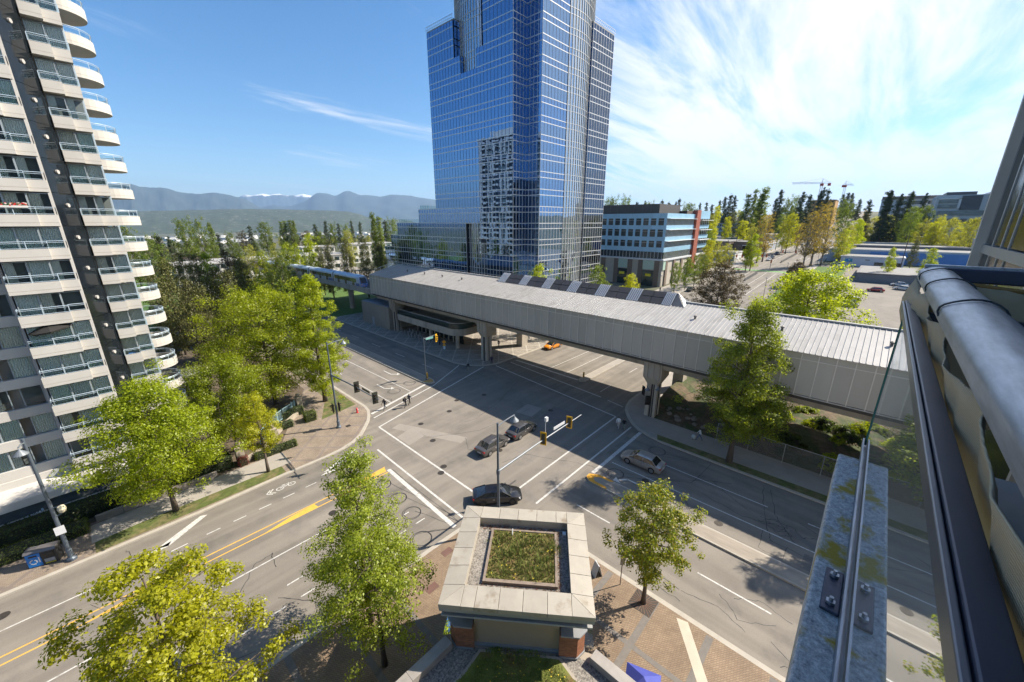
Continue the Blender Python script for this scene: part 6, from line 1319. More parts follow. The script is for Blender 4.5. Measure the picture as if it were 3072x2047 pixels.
# low shops on the right and left of the climbing avenue
def shop(name,label,x0,x1,y0,y1,h,wm,rm,wins=0,extras=None):
    z=min(T(x0,y0),T(x0,y1),T(x1,y1))-0.4; zt=T((x0+x1)/2,(y0+y1)/2)+h
    o=thing(name,label,'building',(x0,y0,z))
    MB().box(0,x1-x0,0,y1-y0,0,zt-z).build('walls',wm,o); MB().box(-0.3,x1-x0+0.3,-0.3,y1-y0+0.3,zt-z,zt-z+0.35).build('roof_edge',rm,o); MB().box(0.3,x1-x0-.3,.3,y1-y0-.3,zt-z+.35,zt-z+.42).build('roof',mat('flat_roof_grey',(0.22,0.215,0.21),rough=0.9,var=0.2,scale=0.3),o)
    g0=T(x0,(y0+y1)/2)-z
    for k in range(wins):
        yy=(y1-y0)*(k+0.5)/wins; w=MB().box(-0.05,0.02,yy-0.8,yy+0.8,g0+1.0,g0+2.6).build('window',dkg,o); MB().box(-0.09,-0.03,yy-0.9,yy+0.9,g0+0.9,g0+1.0).build('sill',whp,o if False else w)
    if extras:
        for (nm,m,a) in extras: MB().box(*a[:4],a[4]+g0,a[5]+g0).build(nm,m,o)
    return o
whw=mat('white_shop_wall',(0.56,0.58,0.66),rough=0.7,var=0.06,scale=0.3); blw=mat('blue_shop_wall',(0.10,0.24,0.55),rough=0.6,var=0.08,scale=0.2); palew=mat('pale_blue_wall',(0.36,0.45,0.62),rough=0.65,var=0.08,scale=0.2); dgr=mat('dark_grey_wall',(0.10,0.105,0.115),rough=0.7,var=0.1); brw=mat('brown_wall',(0.15,0.115,0.095),rough=0.8,var=0.12); pnk=mat('pinkish_roof',(0.30,0.235,0.215),rough=0.8,var=0.08)
mur=mat('mural_cyan',(0.05,0.42,0.50),rough=0.6,var=0.4,scale=0.6,col2=(0.05,0.25,0.6),c2range=(0.45,0.6),c2scale=0.5); yel=mat('yellow_banner',(0.55,0.48,0.02),rough=0.6,var=0.1)
shop('white_shop','low white shop with a cyan mural across from the car park',241,256,-8,13.5,4.0,whw,whp,0,[('mural',mur,(-0.06,-0.01,17.2,20.2,1.9,3.5)),('shop_window',dkg,(-0.06,-0.01,6.5,9.5,0.9,2.3)),('shop_window',dkg,(-0.06,-0.01,0.5,5.5,0.4,2.4)),('door',whp,(-0.07,-0.01,11.4,12.6,0.0,2.2)),('vent',dkg,(-0.08,-0.01,11.2,12.8,3.0,3.3))])
shop('blue_hall','long hall with pale and bright blue walls behind the white shop',258,276,-32,20,5.6,palew,whp,0,[('bright_blue_wall',blw,(-0.08,-0.01,0,36,0,5.4))])
shop('grey_store','dark grey store with a yellow banner above the blue hall',280,296,-32,20,6.0,dgr,mat('store_roof_edge',(0.30,0.27,0.25),rough=0.8),0,[('banner',yel,(-0.08,-0.01,38,47,3.4,5.0)),('white_panel',whp,(-0.08,-0.01,0,9,1.5,5))])
shop('white_motel','long low white building with a row of dark doors uphill of the grey store',318,330,-26,22,4.6,whp,whp,12)
shop('red_front_store','wide store with pinkish roof and red front further uphill',352,372,-26,15,6.2,pnk,mat('pink_edge',(0.33,0.25,0.22)),0,[('red_sign',mat('red_sign',(0.55,0.07,0.03)),(-0.09,-0.01,26,34,2.4,4.0)),('white_sign',whp,(-0.09,-0.01,8,15,2.6,4.0)),('red_wall',mat('red_wall',(0.25,0.05,0.05)),(-0.08,-0.01,0,7,0.4,3))])
greyshed=mat('shed_wall',(0.2,0.2,0.21),rough=0.8,var=0.1)
shop('flat_roof_shed','flat dark-roofed shed beside the spreading tree',196,228,-16,5.2,2.3,greyshed,mat('shed_edge',(0.16,0.15,0.15)),0)
shop('brown_hall','brown hall with grey pitched roof left of the avenue',255,285,66,84,7.5,brw,mat('hall_roof',(0.23,0.215,0.205)),0)
shop('brown_hall','second brown hall behind the blue shop sign',262,280,55,65,7.2,brw,mat('hall_roof2',(0.20,0.16,0.14)),0)
shop('white_corner_shop','white corner shop with a blue panel behind street trees',232,246,56,82,4.2,whp,whp,0,[('blue_panel',blw,(-0.08,-0.01,0.4,6,0.4,4.0)),('shop_window',dkg,(-0.06,-0.01,8,10,1.6,3)),('shop_window',dkg,(-0.06,-0.01,12,13.5,1.6,3))])
shop('strip_mall','long shuttered strip of shops along the avenue kerb',262,350,52,60,4.0,mat('shutter_grey',(0.33,0.36,0.40),rough=0.6,var=0.15,scale=0.4),whp,0)
shop('pale_warehouse','pale warehouse among yellow street trees',320,350,74,110,5,whp,whp,3)
shop('pale_warehouse','low white warehouse further up the left side of the avenue',360,400,60,92,5,whp,whp,3)
shop('tan_house','small tan house behind the blue office block',246,262,90,104,6,mat('tan_wall',(0.28,0.2,0.15),rough=0.8),mat('house_roof',(0.2,0.17,0.15)),2)
# apartment blocks with windows
def flats(name,label,x0,x1,y0,y1,h,floors,face,wm,nw,z=None):
    z=T(x0,y0)-0.5 if z is None else z; o=thing(name,label,'building',(x0,y0,z)); MB().box(0,x1-x0,0,y1-y0,0,h).build('walls',wm,o); MB().box(-.4,x1-x0+.4,-.4,y1-y0+.4,h,h+.4).build('roof',mat('flats_roof',(0.33,0.32,0.30),rough=0.8,var=0.1),o)
    for f in range(floors):
        zz=h*(f+0.28)/floors; hh=h/floors*0.5
        for fc in face:
            L=(x1-x0) if fc=='S' else (y1-y0); n=nw if fc=='S' else max(2,int(nw*L/max(1,(x1-x0))))
            for k in range(n):
                a,b=L*(k+0.2)/n,L*(k+0.8)/n
                w=(MB().box(a,b,-0.06,0.02,zz,zz+hh) if fc=='S' else MB().box(-0.06,0.02,a,b,zz,zz+hh)).build('window',dkg,o)
    return o
greyw=mat('grey_render',(0.38,0.38,0.37),rough=0.8,var=0.08); lgrey=mat('light_render',(0.55,0.54,0.50),rough=0.8,var=0.06); bluegrey=mat('bluegrey_render',(0.25,0.32,0.40),rough=0.8,var=0.08)
flats('apartment_block','low pale apartment block with a gravel roof beyond the guideway',36,92,200,216,10.5,3,'SW',lgrey,14)
flats('apartment_block','grey wing of the apartment block with dark balconies by the guideway',22,36,192,210,10.5,3,'SW',greyw,5)
flats('apartment_block','low white apartment block behind the trees left of the podium',118,150,250,270,12,3,'SW',lgrey,8)
flats('apartment_block','second pale block further left of the podium',92,112,262,278,11,3,'SW',lgrey,6)
flats('apartment_block','small brick and white block at the edge of the park wood',-2,12,225,240,8,2,'SW',lgrey,4)
flats('hillside_flats','blue-grey flats between poplars and firs on the hill',395,402,96,140,13,4,'W',bluegrey,4)
flats('hillside_flats','second blue-grey flats right of the tall poplars',430,438,50,84,13,4,'W',bluegrey,4)
flats('hillside_flats','long grey flats behind the poplars on the left skyline',440,448,140,190,11,3,'W',bluegrey,4)
con=flats('unfinished_building','timber-coloured unfinished building under the tower crane',500,530,42,62,26,6,'W',mat('raw_plywood',(0.42,0.24,0.10),rough=0.9,var=0.2,scale=0.6),6)
# clinic on the right skyline
hs=thing('clinic_building','large pale grey and glass clinic building on the right skyline','building',(380,-19,18)); lg=mat('clinic_grey',(0.46,0.48,0.50),rough=0.6,var=0.06); dkp=mat('clinic_dark',(0.07,0.075,0.085),rough=0.5)
def hb(nm,m,x0,x1,y0,y1,z0,z1): return MB().box(x0-380,x1-380,y0+19,y1+19,z0-18,z1-18).build(nm,m,hs)
hb('walls',lg,380,420,-60,-19,14,42); hb('dark_block',dkp,379.6,400,-38.5,-30,33,41.5); hb('roof_block',dkp,384,410,-36,-23,42,44); hb('white_frame',whp,379.4,380,-30,-20,39.6,40.4); hb('white_frame',whp,379.4,380,-30,-29,34,40)
for k,(z0,z1) in enumerate(((37.2,39.2),(34.2,36.4),(29.8,32.6))): hb('window_strip',mat('clinic_glass',(0.10,0.14,0.15),rough=0.15,spec=0.7,var=0.4,scale=0.4),379.5,380,-28.7 if k<2 else -41,-20.3 if k<2 else -21,z0,z1)
for k in range(6): hb('bay_opening',dkg,379.5,380,-42+k*3.6,-39.2+k*3.6,24.6,27.8)
hb('side_wing',lg,378,420,-75,-41.5,20,43.5)
for k in range(5): hb('white_fin',whp,377.6,378,-44-k*1.2,-43.5-k*1.2,31,43)
fl2=flats('clinic_wing','pale clinic wing behind firs on the right skyline',430,450,-24,8,30,6,'W',lg,3,z=12); MB().box(-0.5,20,-0.5,32,30.4,32.4).build('brown_roof',mat('brown_attic',(0.2,0.16,0.14)),fl2)
# tower cranes
def crane(name,label,x,y,z,h,jib,az,col):
    o=thing(name,label,'crane',(x,y,z)); m=mat('crane_'+name,col,rough=0.5); mb=MB()
    for sx in (-.8,.8):
        for sy in (-.8,.8): mb.bar((sx,sy,0),(sx,sy,h),0.25)
    n=int(h/2)
    for k in range(n): mb.bar((-.8,-.8,h*k/n),(.8,-.8,h*(k+1)/n),0.15); mb.bar((-.8,.8,h*k/n),(-.8,-.8,h*(k+1)/n),0.15)
    mb.build('mast',m,o); d=Vector((math.cos(az),math.sin(az),0)); mj=MB()
    for zz in (h,h+1.3): mj.bar(tuple(-d*jib*0.28+Vector((0,0,zz))),tuple(d*jib+Vector((0,0,zz-0.0))),0.25)
    for k in range(int(jib/2)): mj.bar(tuple(d*(2*k)+Vector((0,0,h))),tuple(d*(2*k+1)+Vector((0,0,h+1.3))),0.15); mj.bar(tuple(d*(2*k+1)+Vector((0,0,h+1.3))),tuple(d*(2*k+2)+Vector((0,0,h))),0.15)
    mj.build('jib',whp if name=='tower_crane' else m,o); MB().box(-1.3,1.3,-1.3,1.3,h-2.0,h+0.2).build('cab',mat('crane_red',(0.4,0.07,0.05)),o); e=-d*jib*0.24; MB().box(e.x-1.2,e.x+1.2,e.y-1.2,e.y+1.2,h-2,h+0.3).build('counterweight',mat('crane_red',(0.4,0.07,0.05)),o)
    MB().bar((0,0,h),(0,0,h+4.5),0.4).build('apex',m,o); mt=MB(); mt.bar((0,0,h+4.5),tuple(d*jib*0.8+Vector((0,0,h+1.2))),0.12); mt.bar((0,0,h+4.5),tuple(-d*jib*0.26+Vector((0,0,h+0.4))),0.12); mt.build('tie',m,o)
crane('tower_crane','white and red tower crane above the unfinished building',496,55,T(496,55),41,26,R(122),(0.5,0.45,0.4))
crane('luffing_crane','thin grey crane with raised jib beside the tower crane',600,45,T(600,45),34,9,R(-50),(0.4,0.4,0.42))
# avenue furniture up the hill: kerbs, islands, green crossing, lots
mb=MB(); drape(mb,112,420,49.5,58.5,0.14,8,5); mb.build('hill_sidewalk',walk,kind='structure')
mb=MB(); drape(mb,112,236,20.6,23.4,0.14,8,3); mb.build('hill_sidewalk',walk,kind='structure')
mb=MB(); drape(mb,242,420,20.6,23.4,0.14,8,3); mb.build('hill_sidewalk',walk,kind='structure')
mb=MB(); drape(mb,112,240,-70,20.5,0.05,8,8); mb.build('hill_car_park',asphalt,kind='structure')
mb=MB(); drape(mb,205,240,50,130,0.06,6,8); mb.build('cross_street',asphalt,kind='structure')
mb=MB(); drape(mb,208,236,-70,22,0.08,6,8); mb.build('cross_street',asphalt,kind='structure')
gp=mat('green_paint',(0.17,0.36,0.10),rough=0.8,var=0.15,scale=0.5)
mb=MB(); drape(mb,203.5,206.5,24,50,0.045,3,4); mb.build('green_bike_crossing',gp,kind='structure')
mb=MB()
for y in (31.2,34.8,41,45): drape(mb,150,200,y-.08,y+.08,0.045,6)
for y in (28,31.5,41,45): drape(mb,245,420,y-.08,y+.08,0.045,8)
drape(mb,201,201.5,25,36,0.045,1,4); drape(mb,208,208.4,36,50,0.045,1,4); mb.build('lane_line',paint_w,kind='structure')
mb=MB(); drape(mb,139,190,20.5,24.2,0.17,5,2); drape(mb,190,232,10,20.5,0.17,5,3); mb.build('grass_island',lawn,kind='structure')
barm=mat('barrier_dark',(0.07,0.07,0.07),rough=0.7)
def barrier(label,xa,xb,y):
    o=thing('median_barrier',label,'barrier',(xa,y,T(xa,y))); n=max(1,int((xb-xa)/4))
    for k in range(n):
        a,b=xa+(xb-xa)*k/n,xa+(xb-xa)*(k+1)/n; za,zb_=T(a,y)-T(xa,y),T(b,y)-T(xa,y)
        MB().hexa([(a-xa,-.2,za),(b-xa-.1,-.2,zb_),(b-xa-.1,.2,zb_),(a-xa,.2,za),(a-xa,-.1,za+1.1),(b-xa-.1,-.1,zb_+1.1),(b-xa-.1,.1,zb_+1.1),(a-xa,.1,za+1.1)]).build('barrier_section',barm,o)
barrier('dark median barrier uphill of the green crossing',238,285,36.2); barrier('short dark median barrier before the green crossing',176,196,37.6); barrier('dark median barrier high on the hill',430,520,34)
# ------------------------------------------------------------ far hill, river flats, mountains
def ridge(name,prof,D,depth,m,base=-90,rough=0.12,seed=1,nu=160,nv=14,back=0.5):
    """mountain range: prof = [(azimuth from camera axis in tan units, height)], built at distance D with real depth"""
    r=random.Random(seed); mb=MB(); a0,a1=prof[0][0],prof[-1][0]
    ph=[(r.uniform(0,6.28),r.uniform(0,6.28)) for _ in range(6)]
    def nz(u,v): return sum(math.sin(u*(9*1.9**k)+ph[k][0]+v*3*(k+1))*math.sin(v*(4*1.7**k)+ph[k][1]+u*5)/(1.6**k) for k in range(6))/2
    for i in range(nu+1):
        ta=a0+(a1-a0)*i/nu; hgt=lerp_tab(prof,ta); dr=(fh+rt*ta).normalized()
        for j in range(nv+1):
            v=j/nv; d=D-depth+depth*(1+back)*v; p=v*(1+back)
            s=p**1.25 if p<=1 else max(0,1-(p-1)/back)**0.8
            h=base+(hgt-base)*s+ (hgt-base)*rough*nz(ta*6,v*3)*min(1,4*s*(1-s)+0.12*(p<1))*(1 if p<0.97 else 0.35)
            mb.v.append((dr.x*d,dr.y*d,h if 0<j<nv else base-30))
    for i in range(nu):
        for j in range(nv): a=i*(nv+1)+j; mb.f.append((a,a+nv+1,a+nv+2,a+1)); mb.m.append(0)
    return mb.build(name,m,smooth=True,kind='structure')
def tan_of(px): return (px-1536)/1221.0
def hh(px,py,D):
    # height at horizontal distance D of a sight line through a photo point
    import math as _m
    ta=(px-1536)/1167.; tb=-(py-1023.5)/1167.
    d=fwv+rt*ta+upv*tb; q=_m.hypot(d.x,d.y); return CAMZ+d.z/q*D, d
def prof(pts,D):
    out=[]
    for x,y in pts:
        px,py=350+x*0.4037,500+y*0.4037; z,d=hh(px,py,D); dv=Vector((d.x,d.y,0)); out.append((dv.dot(rt)/dv.dot(fh),z))
    return out
forest=mat('mountain_forest',(0.040,0.055,0.045),rough=1.0,var=0.3,scale=0.002,detail=8)
def snowmat():
    m=mat('snow_mountain',(0.06,0.075,0.075),rough=1.0,var=0.3,scale=0.002,detail=8); t=m.node_tree; L=t.links.new; b=t.nodes['Principled BSDF']
    src=b.inputs['Base Color'].links[0].from_socket; g=N(t,'ShaderNodeNewGeometry'); sp=N(t,'ShaderNodeSeparateXYZ'); L(g.outputs['Position'],sp.inputs[0]); n=N(t,'ShaderNodeTexNoise',i_Scale=0.0016,i_Detail=8,i_Roughness=0.7); L(g.outputs['Position'],n.inputs['Vector'])
    a=N(t,'ShaderNodeMath',operation='MULTIPLY_ADD'); L(n.outputs[0],a.inputs[0]); a.inputs[1].default_value=900; L(sp.outputs[2],a.inputs[2])
    mr=N(t,'ShaderNodeMapRange'); mr.inputs['From Min'].default_value=1900; mr.inputs['From Max'].default_value=2010; L(a.outputs[0],mr.inputs[0]); mx=N(t,'ShaderNodeMix',data_type='RGBA'); L(mr.outputs[0],mx.inputs['Factor']); L(src,mx.inputs['A']); mx.inputs['B'].default_value=(0.85,0.87,0.9,1); L(mx.outputs['Result'],b.inputs['Base Color']); return m
ridge('mountains',prof([(-1600,150),(-1200,140),(-800,150),(-400,110),(-200,100),(0,112),(60,116),(160,134),(250,150),(330,146),(420,165),(500,186),(600,192),(700,184),(780,190),(860,210),(930,226),(1000,268),(1060,296),(1120,310)],19000),19000,4500,forest,seed=3)
ridge('mountains',prof([(860,250),(930,210),(960,199),(1000,207),(1080,192),(1140,203),(1200,190),(1270,204),(1330,203),(1380,193),(1450,208),(1500,230)],29000),29000,4000,snowmat(),seed=5,rough=0.08)
ridge('mountains',prof([(1050,310),(1120,285),(1170,276),(1230,295),(1300,290),(1400,250),(1480,194),(1550,190),(1620,211),(1660,186),(1700,166),(1760,186),(1800,201),(1880,199),(1960,216),(2050,200),(2130,202),(2250,224),(2353,238),(2500,262),(2700,290),(3300,330),(3900,352),(4150,340),(4400,350),(4700,372),(5200,390)],22000),22000,4500,forest,seed=7)
def hillmat():
    m=mat('far_hill',(0.042,0.058,0.034),rough=1.0,var=0.45,scale=0.012,detail=8,col2=(0.20,0.20,0.19),c2range=(0.58,0.68),c2scale=0.016); return m
ridge('far_hill',prof([(-900,330),(-200,328),(120,326),(400,321),(700,316),(900,309),(1200,311),(1400,318),(1600,323),(1720,331),(1800,346),(1850,368),(1950,385),(2200,400)],7200),7200,2600,hillmat(),seed=9,rough=0.06)
MB().box(0,1,0,1,0,1)
# pale sheds on the river flats: single buildings
fs=random.Random(8); shedm=unitbox(mat('flats_shed',(0.62,0.61,0.58),rough=0.7,var=0.05,orand=0.25)); shedr=unitbox(mat('flats_shed_roof',(0.42,0.42,0.42),rough=0.7,orand=0.2))
for k in range(90):
    ta=fs.uniform(-1.0,-0.30); d=fs.uniform(2500,3900); dr=(fh+rt*ta).normalized(); x,y=dr.x*d,dr.y*d; z=T(x,y); w_,l_,h_=fs.uniform(20,70),fs.uniform(20,60),fs.uniform(8,15)
    o=thing('warehouse','pale warehouse on the distant river flats','building',(x,y,z),fs.uniform(0,3),'warehouses on the river flats'); link('walls',shedm,o,loc=(0,0,h_/2),scale=(w_,l_,h_)); link('roof',shedr,o,loc=(0,0,h_+0.4),scale=(w_+1,l_+1,0.8))
# ------------------------------------------------------------ vehicles
carglass=mat('car_glass',(0.015,0.018,0.02),rough=0.05,spec=0.9,var=0.1,coat=0.5); tyre=mat('tyre_rubber',(0.018,0.018,0.018),rough=0.85); rimm=mat('alloy_rim',(0.42,0.42,0.43),rough=0.3,metal=0.8); rimd=mat('black_rim',(0.04,0.04,0.042),rough=0.3,metal=0.6); lampw=mat('headlamp',(0.75,0.76,0.78),rough=0.15); lampr=mat('taillamp',(0.45,0.015,0.015),rough=0.2); blk=mat('black_trim',(0.015,0.015,0.016),rough=0.5)
def carpaint(n,c,met=0.4): return mat('paint_'+n,c,rough=0.28,metal=met,var=0.03,coat=0.8,spec=0.5)
def loft(rings,closed=True):
    mb=MB(); n=len(rings[0])
    for r_ in rings: mb.v+=r_
    for s_ in range(len(rings)-1):
        for q in range(n if closed else n-1): a=s_*n+q; b=s_*n+(q+1)%n; mb.f.append((a,a+n,b+n,b)); mb.m.append(0)
    mb.f.append(tuple(range(n))); mb.m.append(0); mb.f.append(tuple((len(rings)-1)*n+q for q in range(n-1,-1,-1))); mb.m.append(0); return mb
def make_car(label,paint,loc,rz,kind='sedan',rim=None,group=None,name=None,cat=None):
    L,W,Hh={'sedan':(4.65,1.80,1.45),'coupe':(4.75,1.86,1.36),'suv':(4.6,1.88,1.75),'van':(5.0,1.95,1.85),'pickup':(5.4,1.95,1.80)}[kind]; hw=W/2
    o=thing(name or {'sedan':'sedan_car','coupe':'coupe_car','suv':'suv_car','van':'minivan','pickup':'pickup_truck'}[kind],label,cat or 'car',loc,rz,group)
    zb=0.93 if kind in('sedan','coupe') else 1.05
    # body: stations (x fraction, low z, belt z, half width factor)
    if kind in ('sedan','coupe'): S=[(-.5,.45,.74,.80),(-.485,.30,.90,.90),(-.44,.24,zb+.02,.96),(-.33,.22,zb+.03,1),(-.10,.20,zb,1),(.15,.20,zb-.01,1),(.30,.22,zb-.06,.99),(.42,.24,zb-.17,.95),(.475,.28,zb-.27,.88),(.5,.40,.58,.76)]
    elif kind=='pickup': S=[(-.5,.5,1.0,.95),(-.48,.4,1.10,.98),(-.2,.35,1.10,1),(0,.32,1.10,1),(.2,.32,1.10,1),(.32,.34,1.06,.99),(.45,.36,.98,.95),(.5,.5,.75,.86)]
    else: S=[(-.5,.5,.95,.86),(-.485,.36,1.05,.93),(-.4,.28,1.08,1),(-.1,.26,1.05,1),(.2,.26,1.02,1),(.34,.28,.96,.98),(.45,.30,.80,.92),(.5,.45,.62,.80)]
    rings=[]
    for f,zl,zt,wf in S:
        x=f*L; w_=hw*wf; zm=(zl+zt)/2
        rings.append([(x,-w_*.90,zl),(x,-w_,zl+(zt-zl)*.3),(x,-w_,zl+(zt-zl)*.62),(x,-w_*.95,zt-.03),(x,-w_*.80,zt+.01),(x,0,zt+.045),(x,w_*.80,zt+.01),(x,w_*.95,zt-.03),(x,w_,zl+(zt-zl)*.62),(x,w_,zl+(zt-zl)*.3),(x,w_*.90,zl)])
    body=loft(rings).build('body',paint,o,smooth=True); body.data.set_sharp_from_angle(angle=R(38))
    # greenhouse: glass shell with painted roof and pillars
    if kind=='sedan': G=[(-.40,0,.80),(-.27,.92,.74),(-.12,1,.74),(.05,.99,.74),(.10,.95,.74),(.285,0,.82)]
    elif kind=='coupe': G=[(-.45,0,.78),(-.24,.88,.70),(-.08,1,.70),(.06,.98,.70),(.10,.93,.71),(.27,0,.82)]
    elif kind=='pickup': G=[(-.06,0,.86),(-.05,.95,.78),(.02,1,.78),(.15,.98,.78),(.19,.94,.78),(.31,0,.84)]
    else: G=[(-.49,0,.86),(-.46,.90,.78),(-.36,1,.77),(-.05,1,.77),(.12,.95,.77),(.33,0,.84)]
    zt0=S[4][2]-0.02; hr=Hh-zt0; rg=[]
    for f,u,wf in G:
        x=f*L; z=zt0+hr*u; wt=hw*(wf if u>0 else .88); zz=zt0-.05
        rg.append([(x,-hw*.90,zz),(x,-wt,z-.02*u),(x,-wt*.6,z+.03*u),(x,wt*.6,z+.03*u),(x,wt,z-.02*u),(x,hw*.90,zz)])
    gh=loft(rg).build('windows',carglass,o,smooth=True); gh.data.set_sharp_from_angle(angle=R(30))
    rf=MB(); mids=[g for g in G if g[1]>0.85]
    pr_=None
    for f,u,wf in mids:
        x=f*L; z=zt0+hr*u+.012; wt=hw*wf; row=[(x,-wt*1.0,z-.03),(x,-wt*.6,z+.035),(x,wt*.6,z+.035),(x,wt*1.0,z-.03)]
        if pr_:
            for q in range(3): rf.quad(pr_[q],row[q],row[q+1],pr_[q+1])
        pr_=row
    rf.build('roof',paint,o,smooth=True)
    pl=MB()
    for s_ in (-1,1):
        for (f0,u0),(f1,u1) in ((( -.40 if kind=='sedan' else G[0][0],0),(mids[0][0],mids[0][1])),((G[-1][0],0),(mids[-1][0],mids[-1][1])),((-.06,0),(-.06,.99))):
            if kind=='coupe' and f0==-.06: continue
            wa=hw*.89; wb=hw*mids[0][2]; pl.bar((f0*L,s_*wa,zt0),(f1*L,s_*wb*1.005,zt0+hr*u1),0.07,0.05)
    pl.build('pillars',paint if kind!='coupe' else blk,o)
    ax=L*0.295; wr=0.335 if kind in('sedan','coupe') else 0.37
    for sx in (-1,1):
        for sy in (-1,1):
            y=sy*(hw-.10)
            t_=MB(); t_.tube([(sx*ax,y-sy*.11,wr),(sx*ax,y+sy*.115,wr)],wr,18); wh=t_.build('wheel',tyre,o)
            r_=MB(); r_.tube([(sx*ax,y+sy*.10,wr),(sx*ax,y+sy*.125,wr)],wr*.68,14)
            r_.build('rim',rim or rimm,wh)
            a_=MB(); n=10
            for k in range(n):
                a0,a1=math.pi*k/n,math.pi*(k+1)/n
                a_.quad(*[(sx*ax+q*math.cos(a),sy*(hw+.004),wr+q*math.sin(a)) for q,a in ((wr*1.0,a0),(wr*1.16,a0),(wr*1.16,a1),(wr*1.0,a1))])
            a_.build('wheel_arch',blk,o)
    for s_ in (-1,1):
        zf=S[-2][2]-.10; MB().hexa([(L*.46,s_*hw*.55,zf-.06),(L*.492,s_*hw*.5,zf-.06),(L*.465,s_*hw*.90,zf-.05),(L*.43,s_*hw*.93,zf-.05),(L*.45,s_*hw*.55,zf+.10),(L*.480,s_*hw*.5,zf+.08),(L*.455,s_*hw*.88,zf+.08),(L*.42,s_*hw*.92,zf+.10)]).build('headlight',lampw,o)
        zr=S[1][2]-.10; MB().box(-L*.497,-L*.46,min(s_*hw*.52,s_*hw*.90),max(s_*hw*.52,s_*hw*.90),zr-.10,zr+.06).build('taillight',lampr,o)
        MB().box(L*.17,L*.20,s_*(hw-.02)-.0 if s_>0 else s_*(hw+.16),s_*(hw+.16) if s_>0 else s_*(hw-.02),zt0-.02,zt0+.12).build('mirror',paint,o)
        MB().box(-L*.10,-L*.055,s_*hw*1.0-.01,s_*hw*1.0+.012,.70,.735).build('door_handle',rimm,o)
        dl=MB()
        for f in (-.24,-.05,.15): dl.box(f*L-.006,f*L+.006,s_*hw-.004,s_*hw+.004,.34,zt0-.08)
        dl.build('door_seams',blk,o)
    MB().box(L*.485,L*.503,-hw*.45,hw*.45,.42,.56).build('grille',blk,o); MB().box(-L*.503,-L*.49,-.26,.26,.52,.64).build('licence_plate',whp,o)
    return o
make_car('black coupe turning right in front of the pavilion',carpaint('black',(0.018,0.018,0.021)),(22.35,22.75,0.008),R(-40.5),'coupe',rimd)
make_car('dark grey sedan driving through the middle of the crossing',carpaint('dark_grey',(0.085,0.080,0.078)),(33.4,29.3,0.008),R(2),'sedan')
make_car('second dark grey sedan close behind the one in the middle of the crossing',carpaint('dark_grey2',(0.10,0.095,0.092)),(28.35,29.5,0.008),R(3),'sedan')
make_car('silver-beige sedan waiting at the stop line by the fence',carpaint('silver_beige',(0.36,0.335,0.305)),(37.4,14.9,0.008),R(91),'sedan')
make_car('orange taxi at the kerb under the station',carpaint('orange',(0.75,0.26,0.01),0.0),(64.5,47.9,0.008),R(178),'sedan',cat='taxi')
def onT(x,y): return (x,y,T(x,y)+0.06)
make_car('dark sedan parked at the kerb by the blue office block',carpaint('charcoal',(0.06,0.062,0.068)),onT(147,48.2),R(180),'sedan')
make_car('dark blue sedan in the car park behind the spreading tree',carpaint('navy',(0.03,0.06,0.14)),onT(164,18.6),R(0),'sedan')
make_car('white sedan beside the dark blue sedan in the car park',carpaint('white',(0.70,0.70,0.69),0.0),onT(174,18.4),R(0),'sedan')
make_car('white car waiting uphill of the green crossing',carpaint('white',(0.70,0.70,0.69),0.0),onT(246,43),R(180),'sedan')
make_car('black and white car right behind the waiting white car',carpaint('charcoal',(0.06,0.062,0.068)),onT(255,43.2),R(180),'sedan')
make_car('dark pickup in the lane beside the waiting white car',carpaint('umber',(0.07,0.05,0.045)),onT(276,44.6),R(180),'pickup',cat='truck')
make_car('pale teal minivan parked by the white shop',carpaint('teal_grey',(0.20,0.26,0.27)),onT(238.5,13.5),R(-80),'van',cat='van')
make_car('blue car under the yellow-green trees left of the avenue',carpaint('mid_blue',(0.05,0.13,0.22)),onT(262,62.5),R(-20),'sedan')
make_car('dark car beside the blue car under the trees',carpaint('charcoal',(0.06,0.062,0.068)),onT(252,63.5),R(-20),'sedan')
make_car('white and red car parked at the dark shed',carpaint('white',(0.70,0.70,0.69),0.0),onT(192,-6.8),R(80),'sedan')
make_car('second white and red car nearer to the balcony rail',carpaint('white',(0.70,0.70,0.69),0.0),onT(185,-7.6),R(80),'sedan')
make_car('white car in the park left of the guideway',carpaint('white',(0.70,0.70,0.69),0.0),(57,168,0.2),R(60),'suv')
for x,y,rz,cc,lb in ((150,4,90,'silver_beige','silver sedan parked in the middle of the car park'),(156,4.3,90,'white','white hatchback parked beside the silver sedan'),(178,-1,90,'red_car','red car parked near the dark shed'),(186,18.2,0,'charcoal','charcoal car at the far end of the car park row')):
    make_car(lb,carpaint(cc,{'silver_beige':(0.36,0.335,0.305),'white':(0.70,0.70,0.69),'red_car':(0.35,0.03,0.03),'charcoal':(0.06,0.062,0.068)}[cc]),onT(x,y),R(rz),'suv' if cc=='white' else 'sedan')
fc=random.Random(4); cols=[('white',(0.70,0.70,0.69)),('charcoal',(0.06,0.062,0.068)),('silver_beige',(0.36,0.335,0.305)),('red_car',(0.35,0.03,0.03))]
for k in range(14):
    x=330+k*22+fc.uniform(-6,6); left=k%2; n_,c_=fc.choice(cols)
    make_car('small distant car in traffic on the hill road',carpaint(n_,c_),onT(x,43 if left else 28.5),R(180 if left else 0),fc.choice(['sedan','suv']),group='cars in traffic on the hill')
